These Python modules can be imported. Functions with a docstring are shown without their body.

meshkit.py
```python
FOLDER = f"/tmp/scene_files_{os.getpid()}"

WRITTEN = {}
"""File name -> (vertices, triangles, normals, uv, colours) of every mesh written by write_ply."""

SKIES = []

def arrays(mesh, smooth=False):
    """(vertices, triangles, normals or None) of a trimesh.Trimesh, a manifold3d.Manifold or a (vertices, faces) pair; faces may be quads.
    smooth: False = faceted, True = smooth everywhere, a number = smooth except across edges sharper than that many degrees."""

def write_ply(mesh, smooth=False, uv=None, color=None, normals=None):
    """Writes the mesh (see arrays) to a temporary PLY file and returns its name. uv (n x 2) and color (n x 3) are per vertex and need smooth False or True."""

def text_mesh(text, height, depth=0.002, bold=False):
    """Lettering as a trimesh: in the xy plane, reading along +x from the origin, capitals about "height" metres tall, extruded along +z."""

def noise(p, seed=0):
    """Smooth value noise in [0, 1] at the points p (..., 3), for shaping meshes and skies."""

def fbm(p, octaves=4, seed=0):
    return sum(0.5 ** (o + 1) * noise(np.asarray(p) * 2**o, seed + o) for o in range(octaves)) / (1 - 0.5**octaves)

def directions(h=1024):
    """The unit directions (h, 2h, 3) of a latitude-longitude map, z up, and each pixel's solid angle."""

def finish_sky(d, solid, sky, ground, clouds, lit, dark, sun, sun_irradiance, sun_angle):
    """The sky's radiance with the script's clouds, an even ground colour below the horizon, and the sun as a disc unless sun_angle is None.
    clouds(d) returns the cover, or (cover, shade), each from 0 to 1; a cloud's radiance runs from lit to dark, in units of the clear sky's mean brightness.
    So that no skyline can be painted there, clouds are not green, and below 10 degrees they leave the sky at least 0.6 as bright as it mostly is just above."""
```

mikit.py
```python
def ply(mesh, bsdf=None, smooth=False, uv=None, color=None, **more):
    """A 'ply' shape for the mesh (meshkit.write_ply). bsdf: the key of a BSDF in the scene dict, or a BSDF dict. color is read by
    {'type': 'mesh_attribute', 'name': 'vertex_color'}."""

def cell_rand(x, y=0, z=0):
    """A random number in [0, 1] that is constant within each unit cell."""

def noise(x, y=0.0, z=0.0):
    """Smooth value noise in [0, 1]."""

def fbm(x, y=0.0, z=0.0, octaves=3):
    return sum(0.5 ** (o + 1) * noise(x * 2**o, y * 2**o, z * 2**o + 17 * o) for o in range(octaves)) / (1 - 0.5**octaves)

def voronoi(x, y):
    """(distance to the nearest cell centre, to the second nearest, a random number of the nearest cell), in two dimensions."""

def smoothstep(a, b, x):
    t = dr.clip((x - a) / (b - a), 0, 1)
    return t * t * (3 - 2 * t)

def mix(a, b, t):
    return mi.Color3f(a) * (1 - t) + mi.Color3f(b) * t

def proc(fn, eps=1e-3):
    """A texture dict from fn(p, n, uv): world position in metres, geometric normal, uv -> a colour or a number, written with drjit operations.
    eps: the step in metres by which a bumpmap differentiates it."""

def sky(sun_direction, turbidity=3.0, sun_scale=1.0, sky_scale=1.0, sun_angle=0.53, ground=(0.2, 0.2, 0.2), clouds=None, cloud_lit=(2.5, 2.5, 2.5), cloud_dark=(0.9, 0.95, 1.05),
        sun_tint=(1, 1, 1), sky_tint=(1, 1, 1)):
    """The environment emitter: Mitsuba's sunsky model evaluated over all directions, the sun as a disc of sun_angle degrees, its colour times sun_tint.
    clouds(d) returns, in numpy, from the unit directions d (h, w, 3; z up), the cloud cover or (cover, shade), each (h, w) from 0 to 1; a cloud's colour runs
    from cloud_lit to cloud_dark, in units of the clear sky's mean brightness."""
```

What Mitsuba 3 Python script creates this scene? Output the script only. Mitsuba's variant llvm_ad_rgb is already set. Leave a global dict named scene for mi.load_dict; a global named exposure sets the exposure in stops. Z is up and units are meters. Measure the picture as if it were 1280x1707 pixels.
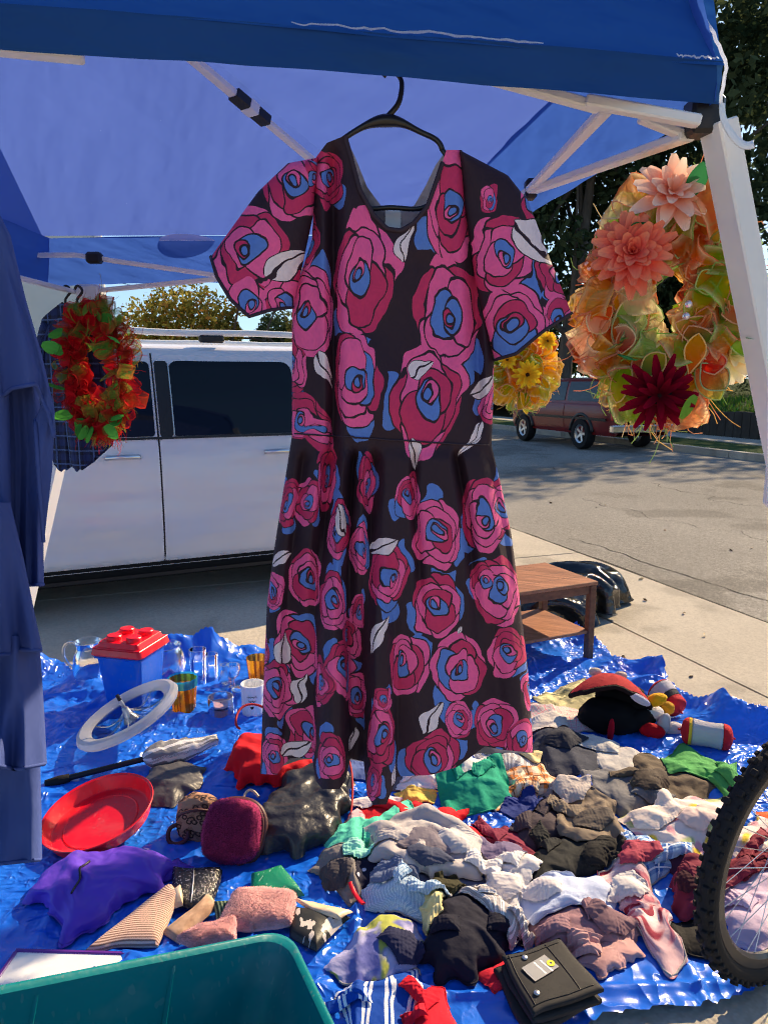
import math, numpy as np, trimesh, mitsuba as mi, mikit, meshkit, drjit as dr
from mitsuba import ScalarTransform4f as T
from scipy import ndimage
from mikit import noise, fbm, voronoi, cell_rand, smoothstep, mix, proc

scene, labels = {}, {}
PI = math.pi
# ------------------------------------------------------------------ camera, sky, exposure
CAM_H, PITCH, FPX = 1.5, math.radians(10.0), 1233.0
CP, SP = math.cos(PITCH), math.sin(PITCH)
scene['camera'] = {'type': 'perspective', 'fov_axis': 'y', 'fov': math.degrees(2 * math.atan(853.5 / FPX)), 'near_clip': 0.05, 'far_clip': 3000.0,
                   'to_world': T().look_at(origin=[0, 0, CAM_H], target=[0, CP, CAM_H - SP], up=[0, 0, 1])}
SUN_AZ, SUN_EL = math.radians(43), math.radians(34)
SUN = [math.sin(SUN_AZ) * math.cos(SUN_EL), math.cos(SUN_AZ) * math.cos(SUN_EL), math.sin(SUN_EL)]
scene['sky_light'] = mikit.sky(SUN, turbidity=2.4, ground=(0.22, 0.21, 0.2), sky_scale=.9, sun_tint=(1.0, .95, .86), sky_tint=(.92, .97, 1.04))
exposure = 2.55


def ray(px, py):
    a, b = (px - 640) / FPX, (853.5 - py) / FPX
    return np.array([a, CP + b * SP, -SP + b * CP])


def G(px, py, z=0.0):
    """the point at height z seen at this place of the photograph"""
    d = ray(px, py)
    return np.array([0, 0, CAM_H]) + d * ((z - CAM_H) / d[2])


def V(px, py, Y):
    """the point at the distance Y seen at this place of the photograph"""
    d = ray(px, py)
    return np.array([0, 0, CAM_H]) + d * (Y / d[1])


# ------------------------------------------------------------------ helpers
_count = {}


def numbered(name):
    k = _count.get(name, -1) + 1
    _count[name] = k
    return name if k == 0 else f'{name}_{k:03d}'


def tag(k, label=None, cat=None, group=None, kind=None):
    d = {}
    for n, v in (('label', label), ('category', cat), ('group', group), ('kind', kind)):
        if v:
            d[n] = v
    if d:
        labels[k] = d
    return k


def thing(name, label, cat, group=None):
    return tag(numbered(name), label, cat, group)


def add(parent, name, mesh, bsdf, smooth=False, uv=None, color=None, label=None, cat=None, group=None, kind=None, **kw):
    k = numbered(f'{parent}__{name}' if parent else name)
    if color is not None:
        v = mesh.vertices if hasattr(mesh, 'vertices') else mesh[0]
        color = np.asarray(color, float)
        if color.ndim == 1:
            color = np.tile(color, (len(v), 1))
    scene[k] = mikit.ply(mesh, bsdf, smooth=smooth, uv=uv, color=color, **kw)
    tag(k, label, cat, group, kind)
    return k


def lin(r, g, b):
    """sRGB 0..255 as a linear colour"""
    return [((c / 255 + 0.055) / 1.055) ** 2.4 if c > 10 else c / 255 / 12.92 for c in (r, g, b)]


def cat(*ms):
    vs, fs, n = [], [], 0
    for m in ms:
        v, f = (m.vertices, m.faces) if hasattr(m, 'vertices') else m
        f = np.asarray(f)
        if f.shape[1] == 4:
            f = np.vstack([f[:, [0, 1, 2]], f[:, [0, 2, 3]]])
        vs.append(np.asarray(v, float)); fs.append(f + n); n += len(v)
    return np.vstack(vs), np.vstack(fs)


def grid_faces(ny, nx):
    i = np.arange(ny - 1)[:, None] * nx + np.arange(nx - 1)[None]
    q = np.stack([i, i + 1, i + nx + 1, i + nx], -1).reshape(-1, 4)
    return np.vstack([q[:, [0, 1, 2]], q[:, [0, 2, 3]]])


def gridm(P):
    return P.reshape(-1, 3), grid_faces(*P.shape[:2])


def blades(T_, N_, col, mat):
    """short fibres that take the shading of the surface they stand on"""
    v = np.asarray(T_).reshape(-1, 3)
    path_ = meshkit.write_ply((v, np.arange(len(v)).reshape(-1, 3)), False, None, np.clip(np.repeat(col, 3, 0), 0, .9), normals=np.repeat(N_, 3, 0))
    return {'type': 'ply', 'filename': path_, 'face_normals': False, 'bsdf': {'type': 'ref', 'id': mat}}


def tube(pts, r, sides=8, closed=False, flat=(1, 1)):
    p = np.asarray(pts, float)
    n = len(p)
    rr = np.broadcast_to(np.asarray(r, float), (n,))
    t = (np.roll(p, -1, 0) - np.roll(p, 1, 0)) if closed else np.gradient(p, axis=0)
    t /= np.linalg.norm(t, axis=1, keepdims=True) + 1e-12
    a = np.zeros_like(p)
    ref = np.array([0, 0, 1.0]) if abs(t[0, 2]) < 0.9 else np.array([1.0, 0, 0])
    a0 = np.cross(t[0], ref)
    for i in range(n):
        a0 = a0 - t[i] * np.dot(a0, t[i])
        a0 /= np.linalg.norm(a0) + 1e-12
        a[i] = a0
    b = np.cross(t, a)
    ang = np.arange(sides) * 2 * PI / sides
    v = p[:, None] + rr[:, None, None] * (flat[0] * np.cos(ang)[None, :, None] * a[:, None] + flat[1] * np.sin(ang)[None, :, None] * b[:, None])
    m = n if closed else n - 1
    i, j = np.meshgrid(np.arange(m), np.arange(sides), indexing='ij')
    i2 = (i + 1) % n
    q = np.stack([i * sides + j, i * sides + (j + 1) % sides, i2 * sides + (j + 1) % sides, i2 * sides + j], -1).reshape(-1, 4)
    V_, F_ = v.reshape(-1, 3), np.vstack([q[:, [0, 1, 2]], q[:, [0, 2, 3]]])
    if not closed:
        c0, c1 = len(V_), len(V_) + 1
        V_ = np.vstack([V_, p[0], p[-1]])
        k = np.arange(sides)
        F_ = np.vstack([F_, np.stack([np.full(sides, c0), (k + 1) % sides, k], 1), np.stack([np.full(sides, c1), (n - 1) * sides + k, (n - 1) * sides + (k + 1) % sides], 1)])
    return V_, F_


def cbox(sx, sy, sz, c=(0, 0, 0), bev=0.004):
    """box with chamfered edges"""
    b = min(bev, sx * .45, sy * .45, sz * .45)
    h = np.array([sx, sy, sz]) / 2
    pts = []
    for s in np.ndindex(2, 2, 2):
        s = np.array(s) * 2 - 1
        for k in range(3):
            p = h - b
            p = p.copy(); p[k] = h[k]
            pts.append(s * p)
    m = trimesh.convex.convex_hull(np.array(pts))
    return np.array(m.vertices) + np.asarray(c), np.array(m.faces)


def beam(p0, p1, w, h, bev=0.003, up=(0, 0, 1)):
    p0, p1 = np.asarray(p0, float), np.asarray(p1, float)
    L = np.linalg.norm(p1 - p0)
    z = (p1 - p0) / L
    x = np.cross(up, z); x /= np.linalg.norm(x)
    y = np.cross(z, x)
    v, f = cbox(w, h, L, bev=bev)
    return (v @ np.array([x, y, z])) + (p0 + p1) / 2, f


def lathe(prof, n=40, a0=0, a1=2 * PI):
    pr = np.asarray(prof, float)
    full = abs(a1 - a0 - 2 * PI) < 1e-6
    ang = np.linspace(a0, a1, n + (0 if full else 1), endpoint=not full)
    P = np.stack([pr[:, None, 0] * np.cos(ang), pr[:, None, 0] * np.sin(ang), np.broadcast_to(pr[:, None, 1], (len(pr), len(ang)))], -1)
    if full:
        P = np.concatenate([P, P[:, :1]], 1)
    m = trimesh.Trimesh(*gridm(P), process=False)
    m.merge_vertices()
    m.update_faces(m.nondegenerate_faces())
    return np.array(m.vertices), np.array(m.faces)[:, ::-1]


def rot(axis, deg):
    return trimesh.transformations.rotation_matrix(math.radians(deg), axis)[:3, :3]


def xf(m, R=None, t=(0, 0, 0), s=1.0):
    v, f = (m.vertices, m.faces) if hasattr(m, 'vertices') else m
    v = np.asarray(v) * s
    if R is not None:
        v = v @ np.asarray(R).T
    return v + np.asarray(t), f


def path(pts, n=24):
    """smooth curve through the points"""
    from scipy.interpolate import CubicSpline
    p = np.asarray(pts, float)
    d = np.r_[0, np.cumsum(np.linalg.norm(np.diff(p, axis=0), axis=1))]
    return CubicSpline(d, p)(np.linspace(0, d[-1], n))


def poly_at(pts, n):
    """n points evenly along a polyline"""
    p = np.asarray(pts, float)
    d = np.r_[0, np.cumsum(np.linalg.norm(np.diff(p, axis=0), axis=1))]
    s = np.linspace(0, d[-1], n)
    return np.stack([np.interp(s, d, p[:, k]) for k in range(p.shape[1])], 1)


# ------------------------------------------------------------------ materials
def rgb(c):
    return {'type': 'rgb', 'value': [float(x) for x in c]}


def pm(name, c, rough=0.5, bump=None, bs=1.0, two=True, **kw):
    d = {'type': 'principled', 'base_color': c if isinstance(c, dict) else rgb(c), 'roughness': rough, **kw}
    if bump is not None:
        d = {'type': 'bumpmap', 'arbitrary': bump, 'scale': bs, 'bsdf': d}
    scene[name] = {'type': 'twosided', 'bsdf': d} if two else d
    return name


def thinm(name, c, trans=1.0, rough=0.6, op=None, **kw):
    d = {'type': 'principledthin', 'base_color': c if isinstance(c, dict) else rgb(c), 'roughness': rough, 'diff_trans': trans, 'spec_trans': 0.0, **kw}
    if op is not None:
        d = {'type': 'mask', 'opacity': op, 'bsdf': d}
    scene[name] = d
    return name


VC = {'type': 'mesh_attribute', 'name': 'vertex_color'}
cloth_bump = proc(lambda p, n, uv: fbm(p.x * 55, p.y * 55, p.z * 55, 3) * 0.0035 + noise(p.x * 420, p.y * 420, p.z * 420) * 0.0004, eps=2e-3)
fuzz_bump = proc(lambda p, n, uv: noise(p.x * 230, p.y * 230, p.z * 230) * 0.0014, eps=1.5e-3)
pm('m_cloth', VC, 0.85, cloth_bump, sheen=0.25, specular=0.25)
pm('m_plain', VC, 0.5)
pm('m_gloss', VC, 0.22)
pm('m_nylon', VC, 0.48, proc(lambda p, n, uv: fbm(p.x * 60, p.y * 60, p.z * 60, 3) * 0.003, eps=2e-3), specular=0.4)
pm('m_leather', VC, 0.42, proc(lambda p, n, uv: fbm(p.x * 45, p.y * 45, p.z * 45, 4) * 0.006, eps=2e-3), specular=0.55)
pm('m_fuzz', VC, 0.95, None, sheen=0.3, specular=0.1)
pm('m_knit', VC, 0.9, proc(lambda p, n, uv: fbm(p.x * 90, p.y * 90, p.z * 90, 2) * 0.004 + dr.sin(uv.x * 900) * 0.0005, eps=1.5e-3), sheen=0.3, specular=0.2)
pm('m_black_plastic', lin(22, 22, 24), 0.35)
pm('m_rubber', lin(26, 26, 28), 0.75, proc(lambda p, n, uv: fbm(p.x * 90, p.y * 90, p.z * 90, 3) * 0.002), specular=0.3)
pm('m_chrome', (0.72, 0.73, 0.75), 0.12, metallic=1.0)
pm('m_alu', (0.6, 0.6, 0.6), 0.35, metallic=1.0)
pm('m_white_metal', (0.74, 0.73, 0.70), 0.42, specular=0.5)
pm('m_white', (0.8, 0.8, 0.79), 0.35)
scene['m_glass'] = {'type': 'dielectric', 'int_ior': 1.48}
scene['m_pane'] = {'type': 'thindielectric', 'int_ior': 1.5}
thinm('m_leafy', VC, 0.7, 0.5)
thinm('m_mesh', VC, 1.05, 0.4, op=proc(lambda p, n, uv: .30 + .22 * noise(uv.x * 9, uv.y * 40, 3) + .5 * smoothstep(.72, .95, uv.x)))
thinm('m_petal', VC, 0.6, 0.55)
thinm('m_pad', VC, 0.95, 0.4, op=proc(lambda p, n, uv: .62 + .25 * noise(uv.x * 12, uv.y * 60, 3) + .4 * smoothstep(.8, .97, uv.x)))
# ------------------------------------------------------------------ ground, driveway, road
RD, RP = np.array([-.336, .942, 0]), np.array([.942, .336, 0])
RO = np.array([1.34, 7.55, 0])


def road_pt(p, s, z=0.0):
    return RO + RP * p + RD * s + np.array([0, 0, z])


def speck(p, f):
    return noise(p.x * f, p.y * f, p.z * f)


def asphalt(p, n, uv):
    g = fbm(p.x * .5, p.y * .5, 0, 3)
    s = speck(p, 60) * .4 + speck(p, 130) * .6
    c = mix((.13, .124, .112), (.40, .378, .34), s * s * 1.5)
    c = dr.select(speck(p, 48) > .86, mi.Color3f(.42, .39, .35), c)
    st = smoothstep(.58, .72, fbm(p.x * 1.3 + 3, p.y * 1.3, 1, 4))
    return c * (0.70 + .55 * g) * (1 - .3 * st)


def concrete(p, n, uv):
    g = fbm(p.x * 1.1 + 5, p.y * 1.1, 0, 4)
    s = speck(p, 70) * .5 + speck(p, 160) * .5
    st = smoothstep(.56, .74, fbm(p.x * 2.3, p.y * 2.3, 3, 4))
    return mix((.36, .325, .265), (.50, .455, .38), s) * (0.75 + .45 * g) * (1 - .25 * st)


pm('m_asphalt', proc(asphalt), 0.9, proc(lambda p, n, uv: speck(p, 110) * .004, eps=2e-3), specular=0.3)
pm('m_concrete', proc(concrete), 0.88, proc(lambda p, n, uv: speck(p, 120) * .0016 + fbm(p.x * 9, p.y * 9, 0, 3) * .004, eps=2e-3), specular=0.3)
pm('m_dirt', proc(lambda p, n, uv: mix((.09, .08, .06), (.2, .17, .13), fbm(p.x * .7, p.y * .7, 0, 4))), 0.95)
pm('m_grass', proc(lambda p, n, uv: mix((.03, .07, .015), (.11, .17, .05), fbm(p.x * 2.5, p.y * 2.5, 0, 4)) * (.6 + .6 * speck(p, 30))), 0.95, proc(lambda p, n, uv: speck(p, 40) * .05, eps=6e-3))


def sheet(pts, z0, z1):
    from shapely.geometry import Polygon
    m = trimesh.creation.extrude_polygon(Polygon(pts), z1 - z0, engine='earcut')
    m.apply_translation([0, 0, z0])
    return m


add(None, 'ground', sheet([(-600, -600), (600, -600), (600, 600), (-600, 600)], -.6, -.06), 'm_dirt', kind='structure')
q = lambda a, b, c, d: [tuple(road_pt(*x)[:2]) for x in ((a, c), (b, c), (b, d), (a, d))]
add(None, 'road', sheet(q(0.0, 7.7, -60, 140), -.3, -.012), 'm_asphalt', kind='structure')
drv = 'driveway'
# joint lines run with the road: gutter strip from p=-1.05 to 0, then the driveway slabs
pj = float(np.dot(G(1005, 1030) - RO, RP))
add(None, drv, sheet(q(-14, -.004, -30, 60), -.3, -.03), 'm_concrete', kind='structure')
edges = [(-13.9, pj - 4.2), (pj - 4.19, pj - .008), (pj + .008, -.02)]
for a, b in edges:
    for s0, s1 in ((-30, -9.3), (-9.29, -5.9), (-5.89, -1.2), (-1.18, 3.3), (3.32, 9), (9.02, 30)):
        m = sheet(q(a, b, s0, s1), -.03, 0.0)
        add(drv, 'slab', m, 'm_concrete')
# broken edge of the asphalt and cracks: thin dark fillets
rng = np.random.default_rng(4)
pm('m_crack', (.03, .028, .025), 0.95)


def crack(p0, s0, s1, n, wob, w):
    s = np.linspace(s0, s1, n)
    pp = p0 + (meshkit.fbm(np.stack([s * 1.7, s * 0 + p0 * 9, s * 0], -1), 4) - .5) * wob
    ww = w * (.4 + 1.2 * meshkit.fbm(np.stack([s * 6, s * 0, s * 0 + 3], -1), 2))
    A = np.stack([road_pt(a - b, c, -.0085) for a, b, c in zip(pp, ww, s)])
    B = np.stack([road_pt(a + b, c, -.0085) for a, b, c in zip(pp, ww, s)])
    return gridm(np.stack([A, B], 0))


for a in ((.02, -6, 2, 240, .05, .011), (.33, -5.5, -.6, 200, .25, .005), (1.9, -3.5, 1.5, 160, .9, .003), (3.6, -4, 5, 160, 1.3, .004)):
    add('road', 'crack', crack(*a), 'm_crack')
# far kerb, sidewalk, timber wall, lawn
for i in range(22):
    add('kerb', 'kerb_stone', sheet(q(7.7, 7.86, -25 + i * 3, -22.02 + i * 3), -.3, .13), 'm_concrete')
labels['kerb'] = {'kind': 'structure'}
add(None, 'lawn', sheet(q(7.86, 9.3, -30, 60), -.3, .12), 'm_grass', kind='structure')
add(None, 'sidewalk', sheet(q(9.3, 10.5, -30, 60), -.3, .14), 'm_concrete', kind='structure')


def hill():
    p = np.r_[10.58, np.linspace(10.7, 60, 30)]
    s = np.linspace(-40, 90, 60)
    Pm = np.array([[road_pt(a, b, .78 + .06 * min(a - 10.58, 14) + .05 * math.sin(b * .8 + a)) for b in s] for a in p])
    return gridm(Pm)


add(None, 'lawn_bank', hill(), 'm_grass', True, kind='structure')
pm('m_timber', proc(lambda p, n, uv: mix((.035, .028, .022), (.11, .09, .07), fbm(p.x * 5, p.y * 5, p.z * 2, 4))), 0.9)
wall = thing('retaining_wall', 'dark upright timber retaining wall below the sloping lawn across the road', 'wall')
for i in range(70):
    s0 = -6 + i * .26
    if s0 > 12:
        break
    h = .74 + .05 * rng.random()
    a, b = road_pt(10.5, s0), road_pt(10.62, s0 + .245)
    v, f = cbox(.12, .245, h + .3, bev=.015)
    R = np.stack([RP, RD, [0, 0, 1]])
    c = road_pt(10.56 + .012 * rng.random(), s0 + .12, h / 2 - .15)
    add(wall, 'board', (v @ R + c, f), 'm_timber')
# grass tufts on the bank near the wall, one mass
tv, tf = [], []
for i in range(9000):
    p, s = 10.7 + rng.random() ** 1.6 * 8, rng.uniform(-7, 12)
    z = .78 + .06 * (p - 10.58) + .05 * math.sin(s * .8 + p) - .02
    c = road_pt(p, s, z)
    a = rng.uniform(0, PI)
    d = np.array([math.cos(a), math.sin(a), 0]) * .03
    n = len(tv)
    tv += [c - d, c + d, c + [rng.normal(0, .05), rng.normal(0, .05), rng.uniform(.08, .2)]]
    tf.append([n, n + 1, n + 2])
tv = np.array(tv)
add(None, 'grass', (tv, np.array(tf)), 'm_leafy', color=np.repeat(np.stack([rng.uniform(.06, .13, 9000), rng.uniform(.13, .24, 9000), rng.uniform(.02, .05, 9000)], 1), 3, 0), label='short green grass on the sloping lawn behind the timber wall', cat='grass', kind='stuff')

# ------------------------------------------------------------------ trees


def leaf_cloud(lobes, n, size, rng, cols, asp=.55, inner=.45, hole=.40):
    """n small leaf-clump faces spread through overlapping ellipsoids (centre, radii)"""
    w = np.array([np.prod(r) ** (2 / 3) for _, r in lobes]); w /= w.sum()
    k = rng.choice(len(lobes), n, p=w)
    C, R = np.array([l[0] for l in lobes])[k], np.array([l[1] for l in lobes])[k]
    d = rng.normal(size=(n, 3)); d /= np.linalg.norm(d, axis=1, keepdims=True)
    rad = rng.uniform(inner, 1.08, n) ** .7
    pos = C + d * R * rad[:, None]
    keep = meshkit.fbm(pos * .8, 3, 5) > hole
    pos = pos[keep]; d = d[keep]; n = len(pos)
    a = rng.normal(size=(n, 3)) + d * .6; a /= np.linalg.norm(a, axis=1, keepdims=True)
    b = np.cross(a, rng.normal(size=(n, 3))); b /= np.linalg.norm(b, axis=1, keepdims=True)
    s = size * rng.uniform(.6, 1.4, (n, 1))
    v = np.stack([pos - a * s, pos + b * s * asp, pos + a * s, pos - b * s * asp], 1).reshape(-1, 3)
    i = np.arange(n)[:, None] * 4
    f = np.vstack([i + [0, 1, 2], i + [0, 2, 3]])
    cols = np.array(cols)
    t = meshkit.fbm(pos * 1.1, 3, 9)[:, None] + rng.normal(0, .12, (n, 1))
    c = cols[0] + (cols[1] - cols[0]) * np.clip((t - .3) / .4, 0, 1)
    if len(cols) > 2:
        m = rng.random(n) < .14
        c[m] = cols[2]
    return (v, f), np.repeat(c, 4, 0)


pm('m_bark', proc(lambda p, n, uv: mix((.045, .036, .028), (.13, .11, .09), fbm(p.x * 14, p.y * 14, p.z * 3, 4))), 0.95, proc(lambda p, n, uv: fbm(p.x * 18, p.y * 18, p.z * 4, 3) * .05, eps=6e-3))


def tree(name, base, h, lobes, n, size, cols, label, trunk_r=.2, seed=1, group=None, limbs=10, inner=.45, hole=.40):
    r = np.random.default_rng(seed)
    t = thing(name, label, 'tree', group)
    base = np.asarray(base, float)
    top = base + [r.normal(0, .2), r.normal(0, .2), h]
    pts = path([base - [0, 0, .4], base + [0.05, 0, h * .3], (base + top) / 2 + [.12, .06, h * .1], top], 14)
    add(t, 'trunk', tube(pts, np.linspace(trunk_r * 1.25, trunk_r * .3, 14), 10), 'm_bark', True)
    for i in range(limbs):
        c, R = lobes[i % len(lobes)]
        p0 = pts[4 + (i * 3) % 9]
        e = np.array(c) + r.normal(size=3) * np.array(R) * .45
        mid = (p0 + e) / 2 + r.normal(size=3) * .25
        add(t, 'limb', tube(path([p0, mid, e], 8), np.linspace(trunk_r * .45, .02, 8), 6), 'm_bark', True)
    m, c = leaf_cloud(lobes, n, size, r, cols, inner=inner, hole=hole)
    add(t, 'crown', m, 'm_leafy', color=c)
    return t


dark = [(.020, .036, .018), (.085, .115, .055)]
tree('street_tree', (5.1, 21.2, .1), 9.5, [((4.6, 21.4, 7.6), (2.6, 2.6, 2.8)), ((7.0, 21.6, 9.0), (3.4, 3, 3.2)), ((5.4, 21.5, 4.9), (2.6, 2.4, 1.7)), ((8.8, 21.8, 6.3), (2.6, 2.3, 1.8)), ((9.6, 22, 10.2), (3, 3, 2.6)), ((8.3, 22.3, 4.3), (2.3, 1.5, 1.5)), ((2.8, 21.4, 5.2), (2.2, 2, 2.2))],
     34000, .13, dark, 'tall dark evergreen tree across the road above the parked red vehicle', .2, 3, limbs=14, inner=.2, hole=.45)
tree('street_tree', (15.5, 27.5, .9), 11, [((13.6, 27, 8.2), (3.0, 3, 2.8)), ((16.5, 27, 10.5), (3.6, 3, 3.2)), ((11.8, 26.5, 11.4), (3.2, 3, 2.2))],
     12000, .16, dark, 'dark tree with bare lower branches at the right edge of the sky', .2, 5, limbs=16, inner=.2, hole=.52)
tree('street_tree', (1.5, 33, .9), 6.5, [((1.5, 33, 5.2), (3.4, 3, 3)), ((-1.2, 34, 4.3), (2.6, 2.4, 2.2)), ((4.6, 34, 4.4), (2.8, 2.4, 2.6)), ((7.6, 34.5, 3.4), (2.4, 2, 2.2))],
     16000, .17, [(.014, .027, .011), (.05, .075, .03)], 'broad dark tree further up the street behind the parked red vehicle', .2, 8, inner=.3)
olive = [(.13, .125, .025), (.40, .34, .08), (.40, .2, .05)]
tree('hedge_tree', (-3.55, 15.4, 0), 2.6, [((-4.0, 15.3, 2.55), (.95, .8, .95)), ((-3.1, 15.5, 2.35), (.8, .7, .85)), ((-4.8, 15.6, 2.2), (.8, .7, 1.0)), ((-4.2, 15.2, 1.5), (1.6, .8, .9))],
     15000, .05, olive, 'yellow-green bushy tree behind the white vehicle roof, beside the pale building', .09, 11, inner=.2)
tree('hedge_tree', (-2.2, 15.9, 0), 2.5, [((-2.5, 15.8, 2.4), (.75, .7, .9)), ((-1.95, 16, 1.9), (.6, .6, .85)), ((-2.9, 15.8, 2.0), (.8, .7, 1.0))],
     9000, .05, olive, 'yellow-green bushy tree behind the white vehicle roof, nearer the dress sleeve', .09, 12, inner=.2)
tree('far_tree', (-8.2, 57, 0), 6, [((-8.2, 57, 5.2), (1.3, 1.2, 1.4)), ((-7.3, 57, 4.4), (1.2, 1, 1.2)), ((-9, 57, 4.3), (1.2, 1, 1.2))], 4000, .14, [(.03, .05, .02), (.08, .11, .05)],
     'small distant tree against the sky under the left dress sleeve', .15, 14)

tree('garden_tree', (10.6, 28.5, .9), 4.5, [((10.6, 28, 4.6), (2.6, 1.8, 2.6)), ((9.0, 28.3, 3.6), (2.0, 1.6, 1.8)), ((11.9, 28.4, 3.9), (1.6, 1.5, 2.0))], 15000, .13, dark, 'dense dark tree in the garden, seen through the large wreath', .16, 21, inner=.1, hole=.2)
# ------------------------------------------------------------------ buildings
pm('m_stucco', proc(lambda p, n, uv: mix((.47, .51, .49), (.56, .59, .565), fbm(p.x * 2, p.y * 2, p.z * 2, 4))), 0.9, proc(lambda p, n, uv: speck(p, 60) * .003))
pm('m_beige', proc(lambda p, n, uv: mix((.45, .38, .30), (.56, .48, .39), fbm(p.x * 1.3, p.y * 1.3, p.z * 4, 3))), 0.85)
pm('m_shingle', proc(lambda p, n, uv: mix((.12, .09, .075), (.26, .20, .17), cell_rand(dr.floor(p.x * 4 + p.y * 3), dr.floor(p.z * 9), 1))), 0.9)
pm('m_darkglass', (.012, .016, .02), 0.06, specular=0.6)
b = thing('pale_building', 'pale grey-green stucco building behind the white vehicle at the left', 'building')
BM = np.array([[-.907, -.42, 0], [-.42, .907, 0], [0, 0, 1.0]])
bb_ = lambda sx, sy, sz, c, bev=.01: (lambda v, f: (v @ BM + [-3.70, 10.0, 0], f))(*cbox(sx, sy, sz, c, bev))
add(b, 'wall', bb_(6, 7, 4.2, (3, 3.5, 2.1)), 'm_stucco')
add(b, 'downpipe', tube([(-3.66, 9.95, 0), (-3.66, 9.95, 4.1)], .05, 10), 'm_white_metal', True)
add(b, 'roof', bb_(6.5, 7.5, .22, (3, 3.5, 4.31), .03), 'm_shingle')
f = add(b, 'window', bb_(1.3, .08, 1.1, (3.4, -.01, 1.8)), 'm_white')
add(f, 'pane', bb_(1.16, .02, .96, (3.4, -.06, 1.8), .004), 'm_darkglass')

h = thing('beige_house', 'sunlit beige house above the lawn at the right edge, behind the canopy leg', 'house')
hc = road_pt(22, 1.0, 0)
HR = np.stack([RP, RD, [0, 0, 1.0]])


def hbox(sx, sy, sz, c, bev=.01):
    v, f = cbox(sx, sy, sz, c, bev)
    return v @ HR + hc, f


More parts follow.
